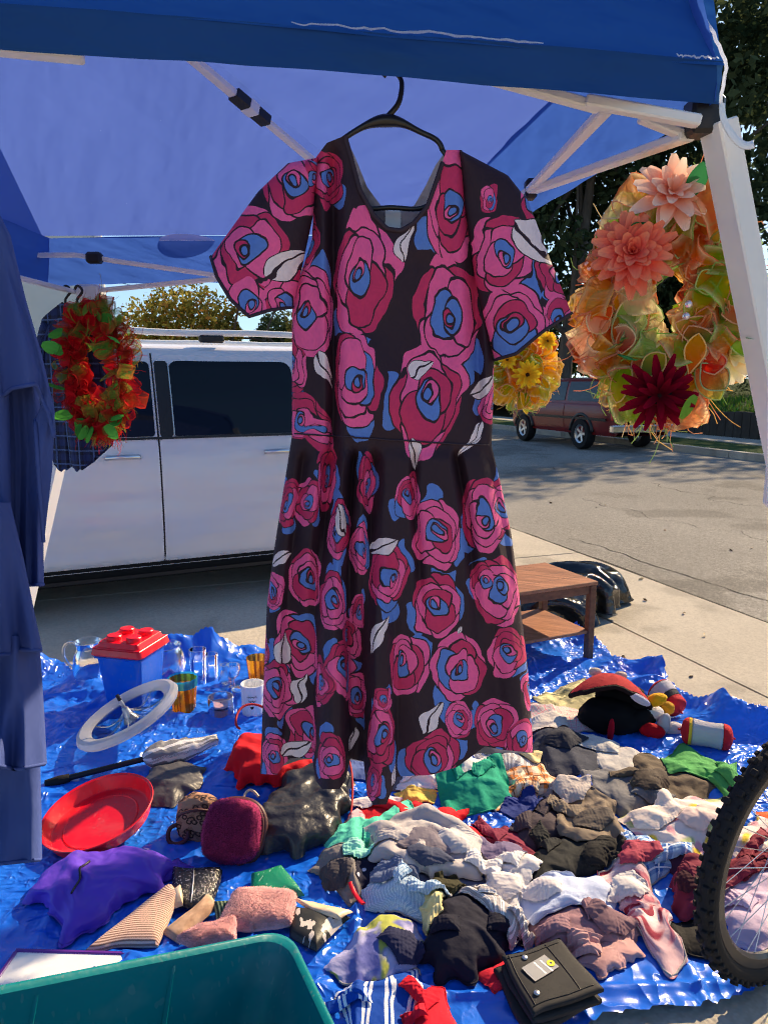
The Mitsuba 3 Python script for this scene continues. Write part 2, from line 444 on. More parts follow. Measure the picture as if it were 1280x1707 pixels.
add(h, 'wall', hbox(8, 14, 3.2, (0, 0, 2.9)), 'm_beige')
for k in range(9):
    add(h, 'siding_board', hbox(.03, 14.02, .30, (-4.016, 0, 1.75 + k * .34), .008), 'm_beige')
rv = np.array([[-4.7, -7.5, 4.4], [-4.7, 7.5, 4.4], [4.7, 7.5, 4.4], [4.7, -7.5, 4.4], [0, -7.5, 6.4], [0, 7.5, 6.4]])
add(h, 'roof', (np.vstack([rv, rv + [0, 0, .18]]) @ HR + hc, trimesh.convex.convex_hull(np.vstack([rv, rv + [0, 0, .18]])).faces) if False else (lambda m: (np.array(m.vertices) @ HR + hc, m.faces))(trimesh.convex.convex_hull(np.vstack([rv, rv + [0, 0, .18]]))), 'm_shingle')
for y in (-4.6, -1.2, 3.4):
    f = add(h, 'window', hbox(.1, 1.7, 1.3, (-4.05, y, 3.0)), 'm_white')
    add(f, 'pane', hbox(.03, 1.52, 1.12, (-4.1, y, 3.0)), 'm_darkglass')
f = add(h, 'door', hbox(.1, 1.0, 2.1, (-4.05, 1.4, 2.4)), 'm_timber')
lw = thing('garden_wall', 'low pale block wall on the lawn in front of the beige house', 'wall')
for i in range(14):
    for j in range(2):
        a = road_pt(15.2, -6 + i * .82 + .4 * j, 1.22 + .3 * j)
        v, f = cbox(.2, .80, .285, bev=.012)
        add(lw, 'block', (v @ HR + a, f), 'm_beige')
# shrubs with red flowers on the bank


def shrub(c, r, label, n=1500, cols=dark, size=.06):
    t = thing('shrub', label, 'shrub')
    g = np.random.default_rng(int(abs(c[0]) * 100))
    m, col = leaf_cloud([(c, r), (np.array(c) + [r[0] * .6, 0, -.1], np.array(r) * .7)], n, size, g, cols, inner=.2)
    add(t, 'foliage', m, 'm_leafy', color=col)
    for k in range(4):
        add(t, 'stem', tube([np.array(c) - [0, 0, r[2] + .2], np.array(c) + g.normal(size=3) * np.array(r) * .4], [.02, .008], 5), 'm_bark', True)


shrub(road_pt(14.3, -2.3, 1.55), (.8, .6, .5), 'dark shrub with red flowers on the bank behind the large wreath', 2600, [(.02, .04, .015), (.07, .1, .03), (.45, .02, .03)])
shrub(road_pt(14.4, 2.8, 1.4), (1.2, .8, .6), 'dark green shrub on the lawn bank left of the flowering one', 2600)
shrub(road_pt(13.6, 7.5, 1.4), (1.5, .9, .9), 'large dark green shrub on the bank behind the red vehicle', 3600)
shrub(road_pt(13.6, 13, 1.6), (1.8, .9, 1.2), 'dark green shrub on the bank, furthest up the street', 3600)
t = thing('power_line', 'thin dark power line crossing the sky under the left dress sleeve', 'power line')
add(t, 'wire', tube(path([(-14, 40, 6.6), (-6.2, 40, 5.45), (2, 40, 4.9), (14, 40, 6)], 24), .015, 5), 'm_black_plastic', True)
# ------------------------------------------------------------------ white vehicle behind the canopy
VE, VN = np.array([.904, .427, 0]), np.array([.427, -.904, 0])
VO = np.array([-1.44, 4.75, 0])
ZS = np.array([.24, .30, .36, .62, .85, 1.02, 1.15, 1.40, 1.60, 1.68, 1.73, 1.755, 1.775])
WS = np.array([-.10, -.035, 0, .022, .018, .008, -.02, -.085, -.15, -.19, -.25, -.45, -.96])


def side(s, z, d=0.0):
    s, z = np.asarray(s, float), np.asarray(z, float)
    w = np.interp(z, ZS, WS) + d
    return VO + s[..., None] * VE + w[..., None] * VN + z[..., None] * np.array([0, 0, 1.0])


pm('m_paint', proc(lambda p, n, uv: mix((.575, .565, .605), (.625, .615, .645), fbm(p.x * 1.6, p.y * 1.6, p.z * 12, 3))), 0.24, proc(lambda p, n, uv: fbm(p.x * 2 + p.y, p.y * 1.5, p.z * 8, 2) * .016, eps=6e-3), clearcoat=1.0, clearcoat_gloss=.97, specular=0.6)  # streaky tone in the base colour imitates reflections along the panels
pm('m_autoglass', (.004, .007, .012), 0.03, specular=0.28)
pm('m_seal', (.006, .006, .007), 0.45)
pm('m_underbody', (.01, .01, .01), 0.9)


def car_body(L0, L1, tops, zs, ws, half, nz=26, ns=70, taper=.28):
    """section along the length; tops = [(s, roof height)]"""
    s = np.linspace(L0, L1, ns)
    zt = np.interp(s, *np.array(tops).T)
    u = np.linspace(0, 1, nz)
    zi = np.interp(u, np.linspace(0, 1, len(zs)), zs); wi = np.interp(u, np.linspace(0, 1, len(zs)), ws)
    rows = []
    for a, t in zip(s, zt):
        e = max(0, 1 - min(a - L0, L1 - a) / .45)
        z = np.minimum(zi, t)
        w = wi - taper * e * e
        over = zi > t
        if over.any():
            k = np.argmax(over)
            w = w.copy()
            w[k:] = np.interp(np.arange(k, nz), [k, nz - 1], [w[k - 1] - .03, -half])
        w = np.maximum(w, -half)
        w[-1] = -half
        near = np.stack([np.full(nz, a), z, w], -1)
        far = near[::-1][1:].copy(); far[:, 2] = -2 * half - far[:, 2]
        rows.append(np.vstack([near, far]))
    R = np.array(rows)
    caps = []
    return R


def van_xyz(R):
    return VO + R[..., :1] * VE + R[..., 2:] * VN + R[..., 1:2] * np.array([0, 0, 1.0])


def closed_body(R, fn):
    P = fn(R)
    ns, nz = P.shape[:2]
    v, f = gridm(P)
    v = list(v)
    fs = [f]
    for i in (0, ns - 1):
        c = P[i].mean(0); n = len(v); v.append(c)
        k = np.arange(nz - 1)
        a = np.stack([np.full(nz - 1, n), i * nz + k, i * nz + k + 1], 1)
        fs.append(a)
    k = np.arange(ns - 1)
    fs.append(np.stack([k * nz, (k + 1) * nz, (k + 1) * nz + nz - 1], 1)); fs.append(np.stack([k * nz, (k + 1) * nz + nz - 1, k * nz + nz - 1], 1))
    return np.array(v), np.vstack(fs)


van = thing('parked_van', 'white family van with dark windows parked behind the blue canopy', 'van')
R = car_body(-2.75, 2.2, [(-2.75, .80), (-2.5, .95), (-1.75, 1.12), (-.95, 1.70), (-.4, 1.775), (1.5, 1.775), (1.85, 1.70), (2.2, 1.15)], ZS[1:], WS[1:], .96)
add(van, 'body', closed_body(R, van_xyz), 'm_paint', 40)


def panel(s0, s1, z0, z1, d, nz=14, nx=14, rt=.05, rb=.03, back=.012):
    """raised panel on the side; s0, s1 as numbers or (bottom, top) pairs; rounded corners"""
    z = np.linspace(z0, z1, nz)
    z = z0 + (z1 - z0) * (.5 - .5 * np.cos(np.linspace(0, PI, nz)))
    k = (z - z0) / (z1 - z0)
    f = lambda s: s[0] + (s[1] - s[0]) * k if isinstance(s, tuple) else np.full(nz, float(s))
    ins = np.zeros(nz)
    for r, dist in ((rt, z1 - z), (rb, z - z0)):
        m = dist < r
        ins[m] = np.maximum(ins[m], r - np.sqrt(np.maximum(r * r - (r - dist[m]) ** 2, 0)))
    a, b = f(s0) + ins, f(s1) - ins
    t = np.linspace(0, 1, nx)
    S = a[:, None] + (b - a)[:, None] * t
    Z = np.repeat(z[:, None], nx, 1)
    P = side(S, Z, d)
    # skirt back to the body
    D = np.full(S.shape, d)
    Pp = np.pad(np.dstack([S, Z, D]), ((1, 1), (1, 1), (0, 0)), mode='edge')
    Pp[0, :, 2] = Pp[-1, :, 2] = -back; Pp[:, 0, 2] = Pp[:, -1, 2] = -back
    return gridm(side(Pp[..., 0], Pp[..., 1], Pp[..., 2]))


# side glass first (continuous dark band), then doors and frames
fd = add(van, 'front_door', panel((-1.22, -1.22), (-.006, -.006), .335, 1.135, .010, 22, 24, .02, .02), 'm_paint', 35)
rdoor = add(van, 'rear_door', panel((.006, .006), (1.02, 1.02), .335, 1.135, .010, 22, 24, .02, .02), 'm_paint', 35)
add(van, 'quarter_panel', panel((1.034, 1.034), (1.95, 1.95), .40, 1.135, .010, 18, 16, .02, .05), 'm_paint', 35)
add(van, 'window_frame', panel((-1.1, -.62), (-.008, -.008), 1.137, 1.672, .006, 16, 14, .03, .01), 'm_paint', 35)
add(van, 'window_frame', panel((.008, .008), (1.02, .96), 1.137, 1.672, .006, 16, 14, .08, .01), 'm_paint', 35)
w1 = add(van, 'side_window', panel((-1.02, -.66), (-.02, -.02), 1.155, 1.628, .014, 16, 14, .03, .02), 'm_autoglass', 35)
w2 = add(van, 'side_window', panel((.100, .100), (.965, .93), 1.152, 1.634, .014, 18, 14, .06, .02), 'm_autoglass', 35)
add(van, 'side_window', panel((1.08, 1.08), (1.72, 1.6), 1.165, 1.61, .012, 16, 14, .08, .05), 'm_autoglass', 35)
add(van, 'pillar_trim', panel((.012, .012), (.095, .095), 1.150, 1.632, .013, 10, 4, .01, .01), 'm_seal', 35)
add(van, 'belt_trim', panel(-1.2, 1.0, 1.136, 1.150, .018, 6, 30, .004, .004), 'm_seal', 35)
s = np.linspace(.100, .100, 12)
add(van, 'window_channel', tube(side(s, np.linspace(1.16, 1.62, 12), .017), .004, 6), 'm_alu', True)
for k, nm in ((0, 'door_seam'), (1.027, 'door_seam')):
    zz = np.linspace(.33, 1.68, 24)
    add(van, nm, tube(side(np.full(24, k), zz, -.001), .006, 6), 'm_seal', True)
add(van, 'sill', panel(-1.9, 1.6, .215, .335, .002, 8, 30, .02, .03, .06), 'm_seal', 35)
add(van, 'chassis', (lambda v, f: (v @ np.stack([VE, VN, [0, 0, 1.0]]) + VO - .96 * VN + [0, 0, .3] - .25 * VE, f))(*cbox(4.4, 1.6, .22)), 'm_underbody')
# roof rails
for off in (0, 1):
    wr = -.27 - off * 1.38
    pts = [VO + a * VE + wr * VN + np.array([0, 0, z]) for a, z in ((-.62, 1.765), (-.5, 1.81), (.0, 1.825), (.7, 1.83), (1.3, 1.825), (1.75, 1.80), (1.85, 1.765))]
    rail = add(van, 'roof_rail', tube(path(pts, 30), .017, 8, flat=(1, 1.3)), 'm_alu' if False else 'm_white_metal', True)
    for a in (-.5, .42, 1.35):
        v, f = cbox(.17, .05, .05, bev=.012)
        add(rail, 'foot', (v @ np.stack([VE, VN, [0, 0, 1.0]]) + VO + a * VE + wr * VN + [0, 0, 1.785], f), 'm_seal')
# door handles
for s0, par in ((-.22, fd), (.80, rdoor)):
    sp = np.linspace(s0 - .11, s0 + .09, 14)
    hd = add(par, 'handle', tube(side(sp, np.full(14, 1.03) + .006 * np.sin(np.linspace(0, PI, 14)), .016 + .04 * np.sin(np.linspace(0.15, PI - .15, 14))), .02, 10, flat=(1.2, .8)), 'm_chrome', True)


def wheel(parent, c, ax, r, w, nm='wheel', tire='m_rubber', rim='m_alu'):
    """wheel with its axle along ax"""
    ax = np.asarray(ax, float) / np.linalg.norm(ax)
    x = np.cross([0, 0, 1.0], ax); x /= np.linalg.norm(x)
    M = np.stack([x, np.cross(ax, x), ax], 1)
    wk = add(parent, nm, xf(lathe([(r * .62, -w / 2), (r * .93, -w / 2), (r, -w * .3), (r, w * .3), (r * .93, w / 2), (r * .62, w / 2), (r * .62, -w / 2)], 40), M, c), tire, 40)
    spoke = [xf(lathe([(.001, w * .25), (r * .18, w * .27), (r * .2, w * .1), (r * .2, 0)], 16), M, c), xf(lathe([(r * .5, w * .3), (r * .64, w * .42), (r * .64, -w * .3), (r * .6, -w * .3), (r * .48, w * .2), (r * .5, w * .3)], 32), M, c)]
    for k in range(5):
        a = k * 2 * PI / 5
        spoke.append(xf(beam((r * .12 * math.cos(a), r * .12 * math.sin(a), w * .2), (r * .58 * math.cos(a), r * .58 * math.sin(a), w * .26), .06, .03), M, c))
    add(wk, 'rim', cat(*spoke), rim, 35)
    return wk


for a in (-1.75, 1.3):
    for off in (-.12, -1.80):
        wheel(van, VO + a * VE + off * VN + [0, 0, .33], VN if off > -1 else -VN, .33, .2)

# ------------------------------------------------------------------ red vehicle across the road
pm('m_redpaint', lin(112, 22, 24), 0.3, clearcoat=1.0, clearcoat_gloss=.95)
tr = thing('parked_suv', 'dark red boxy four-wheel-drive parked across the road under the trees', 'car')
TO = road_pt(6.0, 10.9)
TE, TN = -RD, -RP   # length runs to the rear (towards us), side outwards to the road


def truck_xyz(R):
    return TO + R[..., :1] * TE + R[..., 2:] * TN + R[..., 1:2] * np.array([0, 0, 1.0])


tz = np.array([.34, .45, .8, .98, 1.02, 1.3, 1.50, 1.57, 1.6])
tw = np.array([-.05, 0, .03, .01, -.02, -.07, -.12, -.22, -.8])
R = car_body(0, 4.3, [(0, .85), (.1, .98), (1.25, 1.04), (1.3, 1.06), (1.75, 1.56), (1.95, 1.6), (4.15, 1.6), (4.3, 1.5)], tz, tw, .83, taper=.12)
add(tr, 'body', closed_body(R, truck_xyz), 'm_redpaint', 35)


def tpanel(s0, s1, z0, z1, d, m, nm):
    z = np.linspace(z0, z1, 8); k = (z - z0) / (z1 - z0)
    f = lambda s: s[0] + (s[1] - s[0]) * k if isinstance(s, tuple) else np.full(8, float(s))
    a, b = f(s0), f(s1)
    S = a[:, None] + (b - a)[:, None] * np.linspace(0, 1, 8)
    Z = np.repeat(z[:, None], 8, 1)
    D = np.interp(Z, tz, tw) + d
    A = np.dstack([S, Z, D])
    A = np.pad(A, ((1, 1), (1, 1), (0, 0)), mode='edge')
    A[0, :, 2] -= .03; A[-1, :, 2] -= .03; A[:, 0, 2] -= .03; A[:, -1, 2] -= .03
    return add(tr, nm, gridm(truck_xyz(A)), m, 30)


tpanel((1.55, 1.86), 2.55, 1.07, 1.5, .012, 'm_darkglass', 'side_window')
tpanel(2.66, 4.1, 1.07, 1.5, .012, 'm_darkglass', 'side_window')
tpanel(1.42, 2.6, .48, 1.0, .012, 'm_redpaint', 'door')
tpanel(.5, 4.2, .66, .72, .02, 'm_seal', 'side_moulding')
add(tr, 'rear_window', (lambda v, f: (v @ np.stack([TE, TN, [0, 0, 1.0]]) + TO + TE * 4.30 - TN * .83 + [0, 0, 1.27], f))(*cbox(.03, 1.3, .42)), 'm_darkglass')
add(tr, 'rear_bumper', (lambda v, f: (v @ np.stack([TE, TN, [0, 0, 1.0]]) + TO + TE * 4.32 - TN * .83 + [0, 0, .5], f))(*cbox(.12, 1.6, .16, bev=.02)), 'm_chrome')
pm('m_taillight', lin(190, 10, 12), 0.2, clearcoat=1.0)
for o in (.12, 1.54):
    add(tr, 'tail_light', (lambda v, f: (v @ np.stack([TE, TN, [0, 0, 1.0]]) + TO + TE * 4.30 - TN * o + [0, 0, .85], f))(*cbox(.06, .16, .34, bev=.01)), 'm_taillight')
for a in (.8, 3.3):
    for off in (-.05, -1.6):
        c = TO + TE * a + TN * off + np.array([0, 0, .345])
        if off > -1:
            x = np.array([TE, TN, [0, 0, 1.0]])
            arc = np.linspace(.1, PI - .1, 18)
            add(tr, 'wheel_arch', tube([TO + TE * (a + .42 * math.cos(t)) + TN * .0 + np.array([0, 0, .36 + .42 * math.sin(t)]) for t in arc], .05, 8), 'm_seal', True)
        wheel(tr, c, TN if off > -1 else -TN, .345, .22)

# ------------------------------------------------------------------ blue canopy
FR, FL = np.array([.545, 1.30, 1.945]), np.array([-1.75, 1.06, 1.985])
RR, RL = np.array([.18, 3.62, 1.95]), np.array([-1.60, 3.66, 1.95])
PK = np.array([-1.19, 1.71, 2.85])
fab_bump = proc(lambda p, n, uv: fbm(p.x * 9 + p.z * 14, p.y * 9, p.z * 16, 4) * .02, eps=4e-3)
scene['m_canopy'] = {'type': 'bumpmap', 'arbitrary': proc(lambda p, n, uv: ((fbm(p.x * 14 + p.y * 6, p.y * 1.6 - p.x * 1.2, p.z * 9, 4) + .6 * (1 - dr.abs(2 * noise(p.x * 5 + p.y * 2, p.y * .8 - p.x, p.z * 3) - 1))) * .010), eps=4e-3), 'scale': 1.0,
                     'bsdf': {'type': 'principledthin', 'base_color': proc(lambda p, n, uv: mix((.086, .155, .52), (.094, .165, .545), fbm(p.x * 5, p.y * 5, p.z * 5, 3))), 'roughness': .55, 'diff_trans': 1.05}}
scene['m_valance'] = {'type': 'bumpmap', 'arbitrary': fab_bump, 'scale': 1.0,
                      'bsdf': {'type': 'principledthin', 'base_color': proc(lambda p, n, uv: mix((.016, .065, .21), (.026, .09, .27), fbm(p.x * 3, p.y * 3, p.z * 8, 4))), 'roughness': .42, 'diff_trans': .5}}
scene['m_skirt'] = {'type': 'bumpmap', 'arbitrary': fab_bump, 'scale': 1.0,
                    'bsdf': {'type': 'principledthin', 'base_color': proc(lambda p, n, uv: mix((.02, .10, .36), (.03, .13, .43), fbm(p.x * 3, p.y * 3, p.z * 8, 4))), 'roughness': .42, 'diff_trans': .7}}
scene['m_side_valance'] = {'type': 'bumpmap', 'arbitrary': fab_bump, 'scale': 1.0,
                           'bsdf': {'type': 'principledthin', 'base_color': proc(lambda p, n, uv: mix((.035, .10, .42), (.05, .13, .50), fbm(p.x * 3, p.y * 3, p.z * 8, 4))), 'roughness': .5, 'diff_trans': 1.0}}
can = thing('canopy', 'blue pop-up canopy with white slanted-leg frame, holding the hanging dress', 'canopy')
EPS = np.array([0, 0, 1.0])


def edge_sheet(a, b, rows, out, nx=90, wave=.006, seed=0, sag=0.0):
    """hanging cloth along the edge a-b: rows of (dz, outward)"""
    t = np.linspace(0, 1, nx)
    base = a + (b - a) * t[:, None]
    base[:, 2] -= sag * np.sin(PI * t) ** 1.0
    P = []
    for k, (dz, o) in enumerate(rows):
        w = (meshkit.fbm(np.stack([t * 9 + seed, np.full(nx, k * .45), t * 0], -1), 3) - .5) * wave * 4
        w2 = (meshkit.fbm(np.stack([t * 7 + seed, np.full(nx, 7.0), t * 0], -1), 3) - .5) * .012 * (k == 0)
        P.append(base + EPS * (dz + w2)[:, None] + out * (o + w)[:, None])
    return gridm(np.array(P))


def outdir(a, b, c):
    e = (b - a) / np.linalg.norm(b - a)
    o = np.array([e[1], -e[0], 0])
    return o if np.dot(o, (a + b) / 2 - c) > 0 else -o


UP = .205
rows = lambda n0, n1, z0, z1, o0, o1: [(z0 + (z1 - z0) * k / (n1 - 1), o0 + (o1 - o0) * k / (n1 - 1)) for k in range(n1)]
oF = outdir(FL, FR, PK)
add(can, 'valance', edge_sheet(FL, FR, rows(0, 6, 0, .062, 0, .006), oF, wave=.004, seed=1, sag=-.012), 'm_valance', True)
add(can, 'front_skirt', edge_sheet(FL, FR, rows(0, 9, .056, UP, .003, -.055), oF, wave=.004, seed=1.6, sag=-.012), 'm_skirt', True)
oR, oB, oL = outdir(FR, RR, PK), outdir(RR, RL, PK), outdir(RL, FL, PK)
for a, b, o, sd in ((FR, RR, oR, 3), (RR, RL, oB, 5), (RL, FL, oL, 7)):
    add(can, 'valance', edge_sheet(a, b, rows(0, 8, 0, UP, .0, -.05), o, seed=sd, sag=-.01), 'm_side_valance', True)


def slope(a, b, n=60, sag=.05, seed=0):
    a, b = a + EPS * UP, b + EPS * UP
    c = PK
    a, b = a + (c - a) * .02, b + (c - b) * .02
    u, v = np.meshgrid(np.linspace(0, 1, n), np.linspace(0, 1, n))
    P = (a + (b - a) * u[..., None]) * (1 - v[..., None]) + c * v[..., None]
    P[..., 2] -= sag * np.sin(PI * u) * (1 - v) * v * 2.2
    r = meshkit.fbm(np.stack([u * 10 * (1 - v) + seed, v * 2.2, u * 0], -1), 4) - .5
    P[..., 2] += r * .02 * np.sin(PI * u) ** .5 * np.sin(PI * np.clip(v, 0, 1)) ** .5
    return gridm(P)


for i, (a, b) in enumerate(((FL, FR), (FR, RR), (RR, RL), (RL, FL))):
    add(can, 'roof_panel', slope(a, b, seed=i * 13), 'm_canopy', True)
# thin white strips on the front cloth, standing in for sunlit fold crests
thinm('m_painted_sun', lin(235, 240, 250), 1.5, .5)


def painted_glint(a, b, dz, out, w, n=40, seed=0, off=.012):
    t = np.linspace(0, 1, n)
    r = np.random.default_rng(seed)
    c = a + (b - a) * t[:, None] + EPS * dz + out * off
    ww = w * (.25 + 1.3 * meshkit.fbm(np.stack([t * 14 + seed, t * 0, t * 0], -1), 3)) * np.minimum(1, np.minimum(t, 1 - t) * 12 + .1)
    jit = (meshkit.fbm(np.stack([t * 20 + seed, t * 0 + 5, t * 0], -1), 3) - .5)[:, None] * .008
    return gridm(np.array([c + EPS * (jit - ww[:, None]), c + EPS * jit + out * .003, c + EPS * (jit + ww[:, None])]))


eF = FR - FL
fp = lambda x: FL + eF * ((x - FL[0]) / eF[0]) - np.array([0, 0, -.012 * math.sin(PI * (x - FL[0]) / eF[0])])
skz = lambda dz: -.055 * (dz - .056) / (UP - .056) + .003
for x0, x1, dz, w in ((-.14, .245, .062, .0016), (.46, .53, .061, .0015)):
    add(can, 'worn_seam', painted_glint(fp(x0), fp(x1), dz, oF, w, seed=int(x0 * 100) + 50, off=.014), 'm_painted_sun', True)
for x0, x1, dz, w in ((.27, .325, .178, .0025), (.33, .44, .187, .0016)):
    add(can, 'worn_seam', painted_glint(fp(x0), fp(x1) - EPS * .008, dz, oF, w, seed=int(x0 * 100) + 5, off=skz(dz) + .012), 'm_painted_sun', True)
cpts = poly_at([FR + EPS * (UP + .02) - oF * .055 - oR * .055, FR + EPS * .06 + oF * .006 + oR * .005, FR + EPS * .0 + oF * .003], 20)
add(can, 'corner_seam', tube(cpts + rng.normal(0, .0012, (20, 3)), .0028, 6), 'm_painted_sun', True)  # white tube that paints a sunlit edge onto the canopy corner
thinm('m_oval_mark', lin(226, 214, 222), 1.7)
# pale oval mark just under the rear slope
ct = []
PU, PV, best_ = .5, .1, 9e9
for u in np.linspace(.3, .95, 66):
    for v in np.linspace(.02, .4, 39):
        p = (RR + EPS * UP + (RL - RR) * u) * (1 - v) + PK * v
        p[2] -= .05 * math.sin(PI * u) * (1 - v) * v * 2.2 + .025
        d_ = np.linalg.norm(p / p[1] - V(312, 410, 3.0) / 3.0 + [0, 0, -1.5 / p[1] + .5])
        if d_ < best_:
            best_, PU, PV = d_, u, v
aa, bb = RR + EPS * UP, RL + EPS * UP
for k in range(33):
    a = k * 2 * PI / 32
    r0 = 0 if k == 32 else 1
    u, v = PU + .075 * math.cos(a) * r0, PV + .035 * math.sin(a) * r0
    p = (aa + (bb - aa) * u) * (1 - v) + PK * v
    p[2] -= .05 * math.sin(PI * u) * (1 - v) * v * 2.2 + .025
    ct.append(p)
add(can, 'patch', (np.array(ct), np.array([[32, k, (k + 1) % 32] for k in range(32)])), 'm_oval_mark', True)
# frame


def bar(p0, p1, w=.024, h=.016, nm='truss_bar', m='m_white_metal'):
    return add(can, nm, beam(p0, p1, w, h, .003), m)


def slant(c, out, nm='leg'):
    top = c + EPS * -.02 - out * .02
    foot = c + out * .42; foot[2] = 0
    k = bar(foot, c + (c - foot) * .03, .05, .05, nm)
    v, f = cbox(.13, .13, .012, foot + np.array([0, 0, .006]), .004)
    add(k, 'foot_plate', (v, f), 'm_white_metal')
    p = c + (foot - c) * .28
    v, f = cbox(.066, .066, .10, p, .008)
    add(k, 'slider', (v, f), 'm_white_metal' if nm else '')
    return k


legFR_top, legFR_mid = V(1196, 205, 1.33), V(1280, 640, 1.37)
dleg = (legFR_mid - legFR_top); dleg /= -dleg[2]
footFR = legFR_top + dleg * legFR_top[2]
k = bar(footFR, legFR_top, .052, .040, 'leg')
add(k, 'foot_plate', cbox(.13, .13, .012, footFR + np.array([0, 0, .006]), .004), 'm_white_metal')
add(k, 'slider', cbox(.07, .06, .09, legFR_top + dleg * .62, .01), 'm_white_metal')
for c, o in ((RR, oR + oB * .6), (FL, oL + oF * .6)):
    slant(c.copy(), o / np.linalg.norm(o) * 1.0)
lt = V(158, 488, 3.62); lb = V(88, 800, 3.66); d = (lb - lt) / -(lb - lt)[2]
k = bar(lt + d * lt[2], lt, .09, .06, 'leg')
add(k, 'foot_plate', cbox(.13, .13, .012, lt + d * lt[2] + np.array([0, 0, .006]), .004), 'm_white_metal')
# corner block and front truss
add(can, 'corner_bracket', cbox(.055, .05, .06, V(1172, 196, 1.34), .006), 'm_seal')
bar(V(975, 168, 1.33), V(1166, 203, 1.31), .024, .018)
bar(V(560, 60, 1.25), V(1000, 180, 1.345), .022, .016)
bar(V(-80, 70, 1.20), V(140, 92, 1.24), .03, .02)
bar(V(1010, 182, 1.40), V(884, 316, 2.05), .026, .016)
bar(V(1146, 226, 1.35), V(886, 318, 2.05), .030, .016)
bar(V(1065, 196, 1.36), V(1142, 226, 1.36), .022, .014)
bar(V(884, 316, 2.05), RR + np.array([-.02, -.05, .05]), .024, .016)
add(can, 'joint', cbox(.03, .04, .05, V(884, 316, 2.06), .006), 'm_seal')
bar(V(15, 426, 3.54), V(128, 425, 3.54), .032, .02)
bar(V(126, 425, 3.545), V(186, 434, 3.545), .032, .02)
bar(V(184, 434, 3.55), V(362, 459, 3.55), .032, .02)
add(can, 'joint', cbox(.07, .05, .05, V(158, 430, 3.53), .01), 'm_seal')
bar(V(-60, 440, 2.9), V(126, 487, 3.60), .026, .02)
bar(V(138, 487, 3.60), V(372, 464, 3.60), .030, .02)
bar(V(370, 464, 3.60), V(520, 448, 3.60), .030, .02)
add(can, 'corner_bracket', cbox(.11, .08, .07, V(150, 488, 3.61), .01), 'm_white_metal')
pA, pB = np.array([-.80, 2.25, 2.60]), RR + np.array([-.03, -.05, UP - .05])
hip = lambda k: pA + (pB - pA) * k
bar(hip(-.38), hip(.33), .034, .022, 'ridge_pole')
bar(hip(.40), hip(1), .030, .02, 'ridge_pole')
add(can, 'joint', beam(hip(.315), hip(.41), .046, .034), 'm_seal')
add(can, 'joint_sleeve', beam(hip(.35), hip(.375), .05, .038), 'm_white_metal')
for c in (FL,):
    bar(PK + np.array([0, 0, -.06]), c + np.array([0, 0, UP - .06]), .03, .02, 'ridge_pole')
# velcro strap hanging at the corner
sp = path([V(1203, 172, 1.285), V(1206, 200, 1.28), V(1222, 228, 1.275), V(1244, 243, 1.27), V(1256, 240, 1.265)], 16)
add(can, 'strap', tube(sp, np.linspace(.004, .006, 16), 6, flat=(.4, 1.3)), 'm_white', True)
# ------------------------------------------------------------------ rose print dress on a hanger
DY = 1.33


def D2(px, py):
    p = V(px, py, DY)
    return p[[0, 2]]


def D2s(pts):
    return np.array([D2(*p) for p in pts])


def coons(Lp, Rp, Tp, Bp, nv, nt):
    """grid (nv, nt, 2) between four edges given as polylines: left and right run down, top and bottom run to the right"""
    L, R_, T_, B_ = poly_at(Lp, nv), poly_at(Rp, nv), poly_at(Tp, nt), poly_at(Bp, nt)
    v, t = np.linspace(0, 1, nv)[:, None, None], np.linspace(0, 1, nt)[None, :, None]
    return (1 - t) * L[:, None] + t * R_[:, None] + (1 - v) * T_[None] + v * B_[None] - ((1 - t) * (1 - v) * T_[0] + t * (1 - v) * T_[-1] + (1 - t) * v * B_[0] + t * v * B_[-1])


def sm(x, a, b):
    t = np.clip((x - a) / (b - a), 0, 1)
    return t * t * (3 - 2 * t)


def arc_uv(P):
    """cloth coordinates: arc length along each row from the middle column; height from the drop"""
    d = np.linalg.norm(np.diff(P, axis=1), axis=2)
    u = np.concatenate([np.zeros((len(P), 1)), np.cumsum(d, 1)], 1)
    # measured across on the picture side of the pleats: a blend keeps the print in scale
    fl = P[..., 0]
    m = P.shape[1] // 2
    u = u - u[:, m:m + 1] + fl[:, m:m + 1]
    return np.stack([u * .7 + fl * .3, P[..., 2]], -1)


# -- front of the body
BL = D2s([(527, 262), (520, 400), (497, 470), (487, 515), (487, 620), (487, 725), (472, 820), (455, 930), (445, 1010), (438, 1180), (434, 1290)])
BR = D2s([(770, 250), (785, 400), (800, 500), (823, 590), (822, 660), (819, 742), (835, 810), (852, 890), (866, 1000), (880, 1120), (889, 1255)])
BT = D2s([(527, 262), (545, 238), (575, 226), (585, 262), (600, 318), (622, 358), (645, 382), (668, 385), (690, 372), (712, 345), (728, 300), (744, 250), (770, 250)])
hem_px = [(434, 1288), (462, 1290), (474, 1272), (484, 1262), (520, 1262), (527, 1300), (537, 1314), (566, 1314), (576, 1300), (584, 1263), (606, 1268), (612, 1325), (622, 1341), (644, 1340), (654, 1316), (662, 1294), (720, 1291), (762, 1278), (808, 1244), (840, 1250), (889, 1255)]
BB = D2s(hem_px)
NV, NT = 230, 260
P2 = coons(BL, BR, BT, BB, NV, NT)
t = np.linspace(0, 1, NT)[None]
v = np.linspace(0, 1, NV)[:, None]
zc = P2[..., 1]
zw = D2(640, 735)[1]
pxw = lambda px, ref: None
zhem, ztop = D2(640, 1290)[1], D2(640, 250)[1]
sk = np.clip((zw - zc) / (zw - zhem), 0, 1.05)           # 0 at the waist, 1 at the hem
X = P2[..., 0]
Wt = (X - X[:, :1]) / (X[:, -1:] - X[:, :1])
